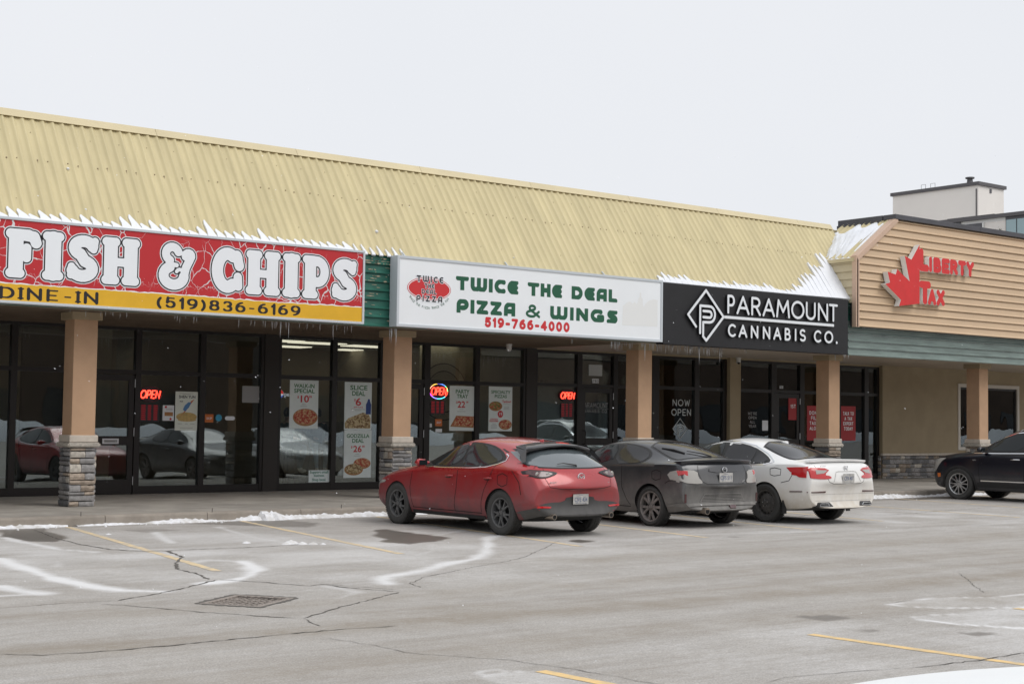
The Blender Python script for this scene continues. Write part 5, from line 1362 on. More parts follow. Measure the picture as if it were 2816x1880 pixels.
t, F = poster("grey metal mail slot on the middle rail of the fish shop door", 9.67, 9.95, .955, 1.04, YP - .035, cat="mail slot", base=m_alu, name="mail_slot")
b = B(); b.box(9.70, 9.92, YP - .040, YP - .035, .978, 1.018); b.obj("flap", m_grey, t)
# cola globe lit sign
t = thing("cola_sign", (13.0, YA + .25, 1.78), "small glowing cola sign with red, white and blue ball", "sign")
Fc = wall_fn(YA + .20)
for (mm, pts) in ((mat("lit_red", (0.5, 0.02, 0.02), emit=(1, .05, .05), estr=.5), [(a_[0], a_[1]) for a_ in arc(13.06, 1.845, .068, .068, -5, 185, 14)] + [(13.03, 1.87), (13.10, 1.84)]),
                  (mat("lit_blue", (0.02, 0.08, 0.5), emit=(.03, .12, .8), estr=.5), [(a_[0], a_[1]) for a_ in arc(13.06, 1.835, .068, .068, 185, 355, 14)] + [(13.09, 1.80), (13.03, 1.83)])):
    b = B(); b.add([Fc(u, v, .004) for u, v in pts], [tuple(range(len(pts)))]); b.obj("ball", mm, t)
b = B(); ellipse(b, 13.06, 1.84, .074, .074, .001, Fc, 24); m_lw = mat("lit_white", (0.7, 0.7, 0.75), emit=(.85, .9, 1), estr=.6); b.obj("ball_backing", m_lw, t)
b = B(); font_text(b, "pepsi", Fc, 13.145, 1.80, .11, d0=.002); b.obj("lettering", m_lw, t)

# ---------------- neon signs
m_neon = mat("red_neon_tube", (0.8, 0.1, 0.05), emit=(1.0, 0.045, 0.025), estr=5.0)
m_ring = mat("dark_tube", (0.03, 0.03, 0.035), rough=.3)
m_led = mat("dim_red_led", (0.25, 0.01, 0.015), emit=(.5, .01, .02), estr=.22)
def neon(lab, cx, cz, w, h_, y, rainbow=False, hours=None):
    t = thing("open_sign", (cx, y, cz - h_ / 2), lab, "open sign")
    Fn = wall_fn(y)
    b = B(); ellipse(b, cx, cz, w / 2, h_ / 2, 0, Fn, 36); b.obj("backing", m_black, t)
    b = B(); b.tube([Fn(u, v, .012) for u, v in arc(cx, cz, w / 2 * .94, h_ / 2 * .93, 0, 360, 40)], .007, 6); o = b.obj("outer_tube", m_ring, t)
    if rainbow:
        o.data.materials.clear()
        cols = [(.2, 1, .3), (.1, .3, 1), (.15, .15, 1), (1, .6, .1), (1, .5, .3), (.8, .1, 1), (.3, .3, 1), (.1, .9, 1), (.1, .8, 1), (1, .1, .05)]
        for i, c in enumerate(cols): o.data.materials.append(mat("neon_colour", c, emit=c, estr=2.2))
        for p_ in o.data.polygons:
            v = p_.center; an = math.atan2(v.z - h_ / 2 * U, v.x) % (2 * math.pi)
            p_.material_index = min(9, int(an / (2 * math.pi) * 10))
    b = B(); adv = 0; lw = w * .80; hh = h_ * .44
    tot = sum(RF[c_][1] + .2 for c_ in "OPEN") - .2; s_ = (lw - .15 * hh) / tot
    for c_ in "OPEN":
        for st in RF[c_][0]:
            b.tube([Fn(cx - lw / 2 + (adv + px) * s_ + .18 * py * hh, cz - hh / 2 + py * hh, .016) for px, py in st], .0105, 6)
        adv += RF[c_][1] + .2
    b.obj("open_tube", m_neon, t, smooth=True)
    if hours:
        x0, x1, z0, z1 = hours
        b = B(); b.box(x0, x1, y - .004, y + .004, z0, z1); b.obj("hours_panel", m_black, t)
        b = B(); rr = random.Random(3)
        for i in range(8):
            z = z1 - .03 - i * (z1 - z0 - .03) / 8
            for a, c in ((.05, .32), (.40, .62), (.70, .95)):
                b.add([Fn(x0 + (x1 - x0) * a, z, .006), Fn(x0 + (x1 - x0) * (c - rr.uniform(0, .06)), z, .006), Fn(x0 + (x1 - x0) * (c - .05), z + .016, .006), Fn(x0 + (x1 - x0) * a, z + .016, .006)], [(0, 1, 2, 3)])
        b.obj("hours_digits", m_led, t)
neon("red neon OPEN sign in the fish shop window beside the door", 10.49, 1.775, .44, .28, YP, hours=(10.32, 10.66, 1.32, 1.61))
neon("red neon OPEN sign with rainbow ring in the pizza shop window", 16.37, 1.96, .45, .31, YP, rainbow=True, hours=(16.19, 16.53, 1.52, 1.78))
neon("red neon OPEN sign on the grey window film of the cannabis shop", 19.60, 1.945, .46, .28, YP, hours=(19.43, 19.76, 1.49, 1.79))
# window vinyl
t, F = poster("pale vinyl lettering reading NOW OPEN over a diamond logo on dark glass", 22.3, 22.9, 1.06, 1.94, YB - .012, base=False, cat="window lettering", name="window_lettering")
b = B(); kk = .9828
for s_, z, w in (("NOW", 1.79, .50), ("OPEN", 1.585, .57)): stroke_text(b, s_, RF, F, 22.62 - w / 2, z, .125, .085, width=w, gap=.32, d0=.0, res=.05)
b.obj("lettering", m_etch, t)
kx = .46; LG = [[((px - 19.91) * kx + 22.585, (pz - 3.43) * kx + 1.295) for px, pz in s_] for s_ in LOGO]
sdfshape(LG, .008, .004, 0, None, t, "logo", m_etch, F)
t, F = poster("faint vinyl lettering reading PARAMOUNT CANNABIS CO. on the shop door", 20.04, 20.72, 1.58, 1.81, YP - .02, base=False, cat="window lettering", name="window_lettering")
b = B(); stroke_text(b, "ARAMOUNT", RF, F, 20.05, 1.71, .095, .06, width=.65, gap=.25, d0=0, res=.06); b.box(20.04, 20.72, YP - .021, YP - .02, 1.685, 1.69)
stroke_text(b, "ANNABIS CO", RF, F, 20.05, 1.61, .055, .08, width=.62, gap=.4, d0=0, res=.08); b.obj("lettering", m_grey, t)
t, F = poster("white house numbers 783 on the glass above the cannabis shop door", 20.28, 20.46, 2.22, 2.31, YP, base=m_paper2, cat="house number", name="house_number")
b = B(); font_text(b, "783", F, 20.37, 2.232, .09, align='CENTER', d0=.0015, width=.16); b.obj("lettering", m_black, t)
t, F = poster("small house number plate 781 over the tax office door", 25.77, 25.89, 2.235, 2.30, YB - .012, base=m_paper2, cat="house number", name="house_number")
b = B(); font_text(b, "781", F, 25.83, 2.243, .07, align='CENTER', d0=.0015, width=.1); b.obj("lettering", m_black, t)
t, F = poster("faint vinyl lettering reading WE'RE OPEN ALL YEAR on the tax office window", 24.7, 25.0, 1.33, 1.70, YB - .012, base=False, cat="window lettering", name="window_lettering")
b = B()
for s_, z, w in (("WE'RE", 1.625, .28), ("OPEN", 1.53, .25), ("ALL", 1.435, .16), ("YEAR", 1.34, .23)): stroke_text(b, s_, RF, F, 24.865 - w / 2, z, .055, .11, width=w, gap=.35, d0=0, res=.08)
b.obj("lettering", m_grey, t)
m_bred = flat("banner_red", (0.42, 0.02, 0.025), .5)
for lab, x0, x1, z0, z1, lines in (("red banner reading TALK TO A TAX EXPERT TODAY on the window right of the column", 27.94, 28.48, 1.05, 1.87, (("TALK TO", 1.66, .38), ("A TAX", 1.54, .27), ("EXPERT", 1.42, .35), ("TODAY", 1.30, .31))),
        ("red banner reading DO YOUR TAXES ALONE?, half hidden behind the column over the white sedan", 26.72, 27.26, 1.05, 1.86, (("DON'T", 1.66, .36), ("FILE", 1.54, .24), ("TAXES", 1.42, .34), ("ALONE", 1.30, .34))),
        ("short red banner on the tax office door glass", 26.05, 26.37, 1.52, 2.06, (("1ST", 1.80, .16),))):
    lab = lab.replace("DO YOUR TAXES ALONE?", "DON'T FILE TAXES ALONE")
    t, F = poster(lab, x0, x1, z0, z1, YB - .012 - (.02 if x0 < 26.5 else 0), base=m_bred, cat="banner", name="banner")
    b = B()
    for s_, z, w in lines: stroke_text(b, s_, RF, F, (x0 + x1) / 2 - w / 2, z, .07, .12, width=w, gap=.4, d0=.0015, res=.09)
    b.obj("lettering", m_signwhite, t)
# round wall emblem inside the pizza shop
t = thing("wall_emblem", (17.85, 25.19, 1.3), "large faint round emblem reading PIZZA on the shop's inner wall", "emblem")
Fw = wall_fn(25.19)
for r1, r0 in ((.60, .58), (.44, .42)):
    b = B(); n = 40
    b.add([Fw(18.0 + r_ * math.cos(2*math.pi*i/n), 2.0 + r_ * math.sin(2*math.pi*i/n), 0) for r_ in (r1, r0) for i in range(n)], [(i, (i+1) % n, n + (i+1) % n, n + i) for i in range(n)]); b.obj("ring", m_black, t)
b = B(); font_text(b, "PIZZA", Fw, 18.0, 1.9, .26, align='CENTER', offset=.01); b.obj("lettering", m_black, t)
U = 1.0
# ================================================================ CARS (local frame: x right, y forward, z up, origin on the ground between the axles)
def paint(name, col, grime=(0.27, 0.25, 0.235), hi=.95, amt=.8, metal=.0, rough=.32, coat=.8, lowcol=None):
    m = bpy.data.materials.new(name); m.use_nodes = True
    N, L = m.node_tree.nodes, m.node_tree.links; p = N['Principled BSDF']
    p.inputs['Metallic'].default_value = metal; p.inputs['Coat Roughness'].default_value = .1
    tc = N.new("ShaderNodeTexCoord"); s = N.new("ShaderNodeSeparateXYZ"); L.new(tc.outputs['Object'], s.inputs[0])
    mr = N.new("ShaderNodeMapRange"); mr.inputs['From Min'].default_value = hi; mr.inputs['From Max'].default_value = .25; mr.inputs['To Max'].default_value = amt
    L.new(s.outputs['Z'], mr.inputs['Value'])
    n = N.new("ShaderNodeTexNoise"); n.inputs['Scale'].default_value = 3.5; n.inputs['Detail'].default_value = 8; n.inputs['Roughness'].default_value = .68
    mp = N.new("ShaderNodeMapping"); mp.inputs['Scale'].default_value = (1.6, .9, .7); L.new(tc.outputs['Object'], mp.inputs['Vector']); L.new(mp.outputs[0], n.inputs['Vector'])
    a = N.new("ShaderNodeMapRange"); a.inputs['From Min'].default_value = .25; a.inputs['From Max'].default_value = .7; a.inputs['To Min'].default_value = .45; a.inputs['To Max'].default_value = 1.25
    L.new(n.outputs['Fac'], a.inputs['Value'])
    f = N.new("ShaderNodeMath"); f.operation = 'MULTIPLY'; f.use_clamp = True; L.new(mr.outputs[0], f.inputs[0]); L.new(a.outputs[0], f.inputs[1])
    # fine speckle of dried spray
    n3 = N.new("ShaderNodeTexNoise"); n3.inputs['Scale'].default_value = 60; n3.inputs['Detail'].default_value = 3; L.new(tc.outputs['Object'], n3.inputs['Vector'])
    sp = N.new("ShaderNodeMapRange"); sp.inputs['From Min'].default_value = .62; sp.inputs['From Max'].default_value = .74; sp.inputs['To Max'].default_value = .35; L.new(n3.outputs['Fac'], sp.inputs['Value'])
    f2 = N.new("ShaderNodeMath"); f2.operation = 'MULTIPLY_ADD'; f2.use_clamp = True; L.new(sp.outputs[0], f2.inputs[0]); L.new(mr.outputs[0], f2.inputs[1]); L.new(f.outputs[0], f2.inputs[2])
    mx = N.new("ShaderNodeMixRGB"); mx.inputs[1].default_value = col + (1,); mx.inputs[2].default_value = grime + (1,)
    L.new(f2.outputs[0], mx.inputs[0]); L.new(mx.outputs[0], p.inputs['Base Color'])
    rr = N.new("ShaderNodeMapRange"); rr.inputs['To Min'].default_value = rough; rr.inputs['To Max'].default_value = .75; L.new(f2.outputs[0], rr.inputs['Value']); L.new(rr.outputs[0], p.inputs['Roughness'])
    cc = N.new("ShaderNodeMapRange"); cc.inputs['To Min'].default_value = coat; cc.inputs['To Max'].default_value = 0.0; L.new(f2.outputs[0], cc.inputs['Value']); L.new(cc.outputs[0], p.inputs['Coat Weight'])
    return m
m_cglass = mat("car_window_glass", (0.014, 0.018, 0.02), rough=.05, spec=.38, coat=.0)
m_ctint = mat("tinted_rear_glass", (0.018, 0.018, 0.02), rough=.08, spec=.45, coat=.0)
m_cblack = mat("black_plastic_trim", (0.018, 0.018, 0.019), rough=.5, var=.2, vscale=8)
m_well = mat("wheel_well_black", (0.006, 0.006, 0.006), rough=.95)
m_tyre = paint("tyre_rubber", (0.022, 0.022, 0.022), grime=(.10, .097, .09), hi=.9, amt=.35, rough=.8, coat=0)
m_chrome = mat("chrome", (0.75, 0.76, 0.78), rough=.15, metal=1.0)
m_rimd = mat("dirty_dark_alloy", (0.13, 0.13, 0.13), rough=.5, metal=.3, var=.3, vscale=14)
m_rimg = mat("dirty_grey_alloy", (0.26, 0.24, 0.225), rough=.55, metal=.3, var=.3, vscale=14)
m_rims = mat("black_steel_wheel", (0.085, 0.08, 0.076), rough=.55, metal=.2, var=.4, vscale=14)
m_rimb = mat("bright_alloy", (0.5, 0.5, 0.5), rough=.3, metal=.8, var=.2, vscale=14)
m_tail = mat("red_lamp_lens", (0.50, 0.012, 0.015), rough=.15, coat=.8)
m_taild = mat("smoked_lamp_lens", (0.07, 0.02, 0.022), rough=.2, coat=.8)
m_clear = mat("clear_lamp_lens", (0.36, 0.345, 0.32), rough=.25, coat=.5)
m_plate = mat("number_plate_white", (0.45, 0.44, 0.42), rough=.6, var=.25, vscale=16)
m_plblue = mat("plate_print_blue", (0.10, 0.13, 0.22), rough=.6)
m_exh = mat("exhaust_metal", (0.42, 0.36, 0.30), rough=.3, metal=.9)
m_seam = mat("panel_gap", (0.01, 0.01, 0.01), rough=.9)

def body_mesh(ST, mats, lvl=3, crease=((5, .62), (6, .35), (2, .5), (4, .2))):
    """loft half-sections through the stations, mirror, smooth, return (mesh, bvh)"""
    rows = []
    for (y, zb, wb, zm, wm, zs, ws, zr, wr, zt, dy) in ST:
        h = [(0, zb), (wb * .6, zb), (wb, zb + .03), (wm * .985, zb + (zm - zb) * .5), (wm, zm), (ws, zs), (wr, zr), (wr * .62, zt - .22 * (zt - zr)), (0, zt)]
        rows.append([(w_, y + dy * (1 - (w_ / .93) ** 2), z_) for w_, z_ in h])
    n = len(rows[0]); V = []; F = []
    for r_ in rows:
        V += r_ + [(-a, b_, c) for a, b_, c in r_[1:-1]][::-1]
    m_ = 2 * n - 2
    for i in range(len(rows) - 1):
        for k in range(m_):
            a, b_ = i * m_ + k, i * m_ + (k + 1) % m_
            F.append((a, b_, b_ + m_, a + m_))
    def cap(i, rev):
        o = i * m_
        for k in range(n - 1):
            L0, L1 = k, k + 1; R0, R1 = (m_ - k) % m_, (m_ - k - 1) % m_
            f = [o + L0, o + L1, o + R1, o + R0]
            f2 = []
            for q in f:
                if q not in f2: f2.append(q)
            if len(f2) >= 3: F.append(tuple(f2 if rev else f2[::-1]))
    cap(0, False); cap(len(rows) - 1, True)
    me = bpy.data.meshes.new("body_cage"); me.from_pydata(V, [], F)
    bm = bmesh.new(); bm.from_mesh(me); bmesh.ops.recalc_face_normals(bm, faces=bm.faces)
    cl = bm.edges.layers.float.get('crease_edge') or bm.edges.layers.float.new('crease_edge')
    bm.verts.ensure_lookup_table()
    for e in bm.edges:
        a, b_ = e.verts[0].index, e.verts[1].index
        ka, kb = a % m_, b_ % m_
        if ka == kb:
            kk = min(ka, m_ - ka)
            for c_, v_ in crease:
                if kk == c_: e[cl] = v_
    bm.to_mesh(me); bm.free()
    ob = bpy.data.objects.new("body_cage", me); COL.objects.link(ob)
    md = ob.modifiers.new("s", 'SUBSURF'); md.levels = lvl; md.render_levels = lvl
    dg = bpy.context.evaluated_depsgraph_get(); dg.update()
    sm = bpy.data.meshes.new_from_object(ob.evaluated_get(dg))
    bpy.data.objects.remove(ob); bpy.data.meshes.remove(me)
    bvh = BVHTree.FromPolygons([v.co.copy() for v in sm.vertices], [tuple(p.vertices) for p in sm.polygons])
    return sm, bvh

def cut_wells(sm, axles, rad, hw, paint_m, depth=.30):
    ob = bpy.data.objects.new("tmp", sm); COL.objects.link(ob)
    cuts = []
    for ya in axles:
        for s in (-1, 1):
            b = B(); n = 40
            x0, x1 = s * (hw - depth), s * (hw + .25)
            vs = []
            for xx in (x0, x1):
                for k in range(n):
                    an = 2 * math.pi * k / n; vs.append((xx, ya + rad * math.cos(an), .335 + rad * math.sin(an)))
            b.add(vs, [tuple(range(n))[::-1], tuple(range(n, 2*n))] + [(k, (k+1) % n, n + (k+1) % n, n + k) for k in range(n)])
            c = obj("cut", b.mesh("cut", m_well)); cuts.append(c)
            md = ob.modifiers.new("b", 'BOOLEAN'); md.operation = 'DIFFERENCE'; md.object = c; md.solver = 'EXACT'
    dg = bpy.context.evaluated_depsgraph_get(); dg.update()
    out = bpy.data.meshes.new_from_object(ob.evaluated_get(dg))
    bpy.data.objects.remove(ob)
    for c in cuts: bpy.data.objects.remove(c)
    out.materials.clear(); out.materials.append(paint_m); out.materials.append(m_well)
    for p in out.polygons:
        c = p.center; idx = 0
        for ya in axles:
            d = math.hypot(c.y - ya, c.z - .335)
            if d < rad + .003 and abs(c.x) > hw - depth - .02 and abs(c.x) < hw + .1:
                if d < rad - .02 and abs(abs(c.x) - (hw - depth)) < .01: idx = 1
                elif abs(d - rad) < .012 and abs(p.normal.x) < .7: idx = 1
        if p.normal.z < -.9 and c.z < .35: idx = 1
        p.material_index = idx
    out.polygons.foreach_set('use_smooth', [True] * len(out.polygons)); out.set_sharp_from_angle(angle=R(38))
    return out

def caster(bvh, view):
    """2D outline coordinates -> point and normal on the body, seen from the left, right, rear, front or top"""
    def f(u, v):
        if view in ('L', 'R'):
            s = -1 if view == 'L' else 1
            o, d = Vector((s * 3, u, v)), Vector((-s, 0, 0))
        elif view == 'B': o, d = Vector((u, -6, v)), Vector((0, 1, 0))
        elif view == 'F': o, d = Vector((u, 6, v)), Vector((0, -1, 0))
        else: o, d = Vector((u, v, 4)), Vector((0, 0, -1))
        loc, nor, _, _ = bvh.ray_cast(o, d)
        if loc is None:
            loc, nor, _, _ = bvh.find_nearest(o + d * (2.2 if view in 'LR' else 4))
        if nor.dot(d) > 0: nor = -nor
        return loc, nor
    return f
def smooth_poly(P, n=2):
    for _ in range(n):
        Q = []
        for i in range(len(P)):
            a, c = P[i], P[(i + 1) % len(P)]
            Q += [(a[0] * .75 + c[0] * .25, a[1] * .75 + c[1] * .25), (a[0] * .25 + c[0] * .75, a[1] * .25 + c[1] * .75)]
        P = Q
    return P
def decal(bvh, view, poly, off, m, parent, name, rnd_=1, step=.05, th=.012, b=None):
    P = smooth_poly(poly, rnd_) if rnd_ else list(poly)
    D = []
    for i in range(len(P)):
        a, c = P[i], P[(i + 1) % len(P)]; k = max(1, int(math.hypot(a[0]-c[0], a[1]-c[1]) / step))
        D += [(a[0] + (c[0]-a[0]) * j / k, a[1] + (c[1]-a[1]) * j / k) for j in range(k)]
    n = len(D); us = [p[0] for p in D]; vs = [p[1] for p in D]
    ins = []
    u = min(us) + step / 2
    def inside(x, y):
        c = False
        for i in range(n):
            (x1, y1), (x2, y2) = D[i], D[(i + 1) % n]
            if (y1 > y) != (y2 > y) and x < (x2 - x1) * (y - y1) / (y2 - y1) + x1: c = not c
        return c
    while u < max(us):
        v = min(vs) + step / 2
        while v < max(vs):
            if inside(u, v) and min((u - a)**2 + (v - c)**2 for a, c in D) > (step * .4) ** 2: ins.append((u, v))
            v += step
        u += step
    co, _, fa, _, _, _ = geometry.delaunay_2d_cdt([Vector(p) for p in D + ins], [(i, (i + 1) % n) for i in range(n)], [], 1, 1e-6)
    f = caster(bvh, view); V = []
    for p in co:
        l, nn = f(p[0], p[1]); V.append((l, nn))
    bb = b or B()
    if len(co) >= n:
        bb.add([tuple(l + nn * off) for l, nn in V], [tuple(t) for t in fa])
        bb.add([tuple(l + nn * off) for l, nn in V[:n]] + [tuple(l - nn * (th - off)) for l, nn in V[:n]], [(i, (i + 1) % n, n + (i + 1) % n, n + i) for i in range(n)])
    if b is not None: return
    return bb.obj(name, m, parent, smooth=R(40), local=True, fix=False)
def ribbon(bvh, view, pts, w, off, b, step=.04):
    f = caster(bvh, view); D = []
    for a, c in zip(pts[:-1], pts[1:]):
        k = max(1, int(math.hypot(a[0]-c[0], a[1]-c[1]) / step)); D += [(a[0] + (c[0]-a[0]) * j / k, a[1] + (c[1]-a[1]) * j / k) for j in range(k)]
    D.append(pts[-1]); V = []
    for i, p in enumerate(D):
        q0, q1 = D[max(i-1, 0)], D[min(i+1, len(D)-1)]; t = Vector((q1[0]-q0[0], q1[1]-q0[1])).normalized(); nx, ny = -t[1] * w / 2, t[0] * w / 2
        for s in (-1, 1):
            l, nn = f(p[0] + s * nx, p[1] + s * ny); V.append(tuple(l + nn * off))
    b.add(V, [(2*i, 2*i+1, 2*i+3, 2*i+2) for i in range(len(D) - 1)])

_wc = {}
def wheel(parent, x, y, s, r_t, tw, rr, style, m_rim):
    key = (r_t, tw, rr, style)
    if key not in _wc:
        fn = lambda a, c, h: (h, a, c)     # axis along +x, outer face at +x
        t = B(); h = tw / 2
        t.lathe([(rr, -h*.8), (r_t - .05, -h), (r_t - .012, -h*.86), (r_t, -h*.6), (r_t, h*.6), (r_t - .012, h*.86), (r_t - .035, h), (rr + .03, h*.98), (rr + .005, h*.82)], fn, 48)
        for k in range(56):                # tread blocks
            an = 2 * math.pi * k / 56; d = .035
            for x0, x1 in ((-h*.88, -h*.3), (-h*.22, h*.22), (h*.3, h*.88)):
                sh = .03 if x0 > -.1 * h and x1 < .5 * h else 0
                c0, s0, c1, s1 = math.cos(an + sh), math.sin(an + sh), math.cos(an + d*1.9 + sh), math.sin(an + d*1.9 + sh)
                ra, rb = r_t - .004, r_t + .006
                t.add([(x0, ra*c0, ra*s0), (x1, ra*c0, ra*s0), (x1, ra*c1, ra*s1), (x0, ra*c1, ra*s1), (x0, rb*c0, rb*s0), (x1, rb*c0, rb*s0), (x1, rb*c1, rb*s1), (x0, rb*c1, rb*s1)], [(4,5,6,7),(0,1,5,4),(1,2,6,5),(2,3,7,6),(3,0,4,7)])
        tm = t.mesh("tyre", m_tyre, smooth=R(35))
        b = B()
        b.lathe([(rr - .02, -h*.6), (rr - .022, h*.55), (rr - .014, h*.80), (rr + .004, h*.86), (rr + .008, h*.78)], fn, 40)
        o = h * .62
        def spoke(an, r0, r1, w0, w1, x_, th=.022, tilt=0):
            ca, sa = math.cos(an), math.sin(an); ca2, sa2 = math.cos(an + tilt), math.sin(an + tilt)
            pr = []
            for rr_, w_, xx, cc, ss in ((r0, w0, x_ + .012, ca, sa), ((r0 + r1) / 2, (w0 + w1) / 2 * .85, x_ + .010, math.cos(an + tilt/2), math.sin(an + tilt/2)), (r1, w1, x_, ca2, sa2)):
                pr.append([(xx, rr_*cc - w_*ss, rr_*ss + w_*cc), (xx, rr_*cc + w_*ss, rr_*ss - w_*cc), (xx - th, rr_*cc + w_*ss*1.3, rr_*ss - w_*cc*1.3), (xx - th, rr_*cc - w_*ss*1.3, rr_*ss + w_*cc*1.3)])
            V = sum(pr, []); F = []
            for i in range(2):
                for k in range(4): F.append((i*4+k, i*4+(k+1)%4, (i+1)*4+(k+1)%4, (i+1)*4+k))
            b.add(V, F)
        if style == 'y10':
            for k in range(5):
                for dt in (-.20, .20): spoke(2*math.pi*k/5 + .3 + dt * .4, .05, rr - .012, .016, .013, o, tilt=dt)
        elif style == 'twin5':
            for k in range(5):
                for dt in (-.25, .25): spoke(2*math.pi*k/5 + .5 + dt * .6, .05, rr - .012, .018, .022, o, tilt=dt * .5)
        elif style == 'multi':
            for k in range(6):
                for dt in (-.17, .17): spoke(2*math.pi*k/6 + dt, .05, rr - .01, .014, .011, o, tilt=dt * .5)
        elif style == 'steel':
            b.lathe([(.0, o*.75), (.045, o*.78), (.06, o*.95), (.115, o*.99), (.145, o*.75), (rr - .02, o*.45)], fn, 40)
        b.lathe([(0, o + .018), (.035, o + .018), (.042, o + .004), (.07, o - .004), (.075, o - .02)], fn, 20)
        rmesh = {}
        k_ = B()
        k_.lathe([(0, -h*.1), (rr - .03, -h*.1), (rr - .025, -h*.15)], fn, 32)
        if style == 'steel':
            for k in range(14):
                an = 2*math.pi*k/14; cx_, cz_ = (rr - .045) * math.cos(an), (rr - .045) * math.sin(an)
                k_.add([(o*.60 + .006, cx_ + .013*math.cos(q*math.pi/4), cz_ + .013*math.sin(q*math.pi/4)) for q in range(8)], [tuple(range(8))])
        l_ = B()
        for k in range(5):
            an = 2*math.pi*k/5 + .2; r5 = .057
            l_.lathe([(0, o + .03), (.009, o + .028), (.0095, o)], lambda a, c, hh: (hh, a + r5*math.cos(an), c + r5*math.sin(an)), 6)
        _wc[key] = (tm, b.mesh("rim", m_rim, smooth=R(35)), k_.mesh("brake", m_well), l_.mesh("lug_nuts", m_chrome if style == 'steel' else m_rim))
    tm, rm, km, lm = _wc[key]
    w = thing("wheel", (x, y, r_t)); w.parent = parent; w.rotation_euler = (0, 0, math.pi if s < 0 else 0)
    for nm, me in (("tyre", tm), ("rim", rm), ("brake_disc", km), ("lug_nuts", lm)): obj(nm, me, w, rot=(rnd.uniform(0, .9), 0, 0) if nm in ("rim", "lug_nuts") else (0, 0, 0))

def both(P): return [(-a, c) for a, c in P][::-1]
def plate(t, bvh, z, w, hgt, text, x=0, view='B', sub=None, tilt=0):
    l, n_ = caster(bvh, view)(x, z); y = l.y - .02
    b = B(); b.box(x - w/2, x + w/2, y - .006, y, z - hgt/2, z + hgt/2); pl_ = bevel(b.obj("number_plate", m_plate, t, local=True), .003)
    Fp = lambda u, v, d: (u, y - .006 - d, v)
    b = B(); font_text(b, text, Fp, x, z - hgt*.24, hgt*.62, align='CENTER', d0=.0015, width=w*.82, offset=.012)
    font_text(b, "ONTARIO", Fp, x, z + hgt*.34, hgt*.13, align='CENTER', d0=.0015)
    if sub: font_text(b, sub, Fp, x, z - hgt*.43, hgt*.12, align='CENTER', d0=.0015, width=w*.75)
    b.obj("lettering", m_plblue, pl_, local=True)
def tube_obj(t, name, pts, r, m, n=8, smooth=True):
    b = B(); b.tube(pts, r, n); return b.obj(name, m, t, smooth=R(40), local=True)
def mirror_part(t, y, z, w, m_shell, s):
    for sx_ in (-1, 1):
        b = B(); vs = []
        for (dx, hh) in ((0, .02), (.06, .055), (.16, .065), (.21, .05), (.225, .015)):
            for an in range(8):
                a = an / 8 * 2 * math.pi; vs.append((sx_ * (w + dx), y + .055 * math.cos(a), z + hh * math.sin(a) + .02))
        F = [(i*8+k, i*8+(k+1)%8, (i+1)*8+(k+1)%8, (i+1)*8+k) for i in range(4) for k in range(8)] + [tuple(range(8)), tuple(range(32, 40))]
        b.add(vs, F); mo = b.obj("mirror", m_shell, t, smooth=R(50), local=True)
        g = B(); g.add([(sx_*(w+.05), y - .058, z - .02), (sx_*(w+.205), y - .058, z - .02), (sx_*(w+.205), y - .058, z + .06), (sx_*(w+.05), y - .058, z + .065)], [(0,1,2,3)]); g.obj("mirror_glass", m_cglass, mo, local=True)

def place(t, x, y, head): t.location = (x, y, 0); t.rotation_euler = (0, 0, -R(head))

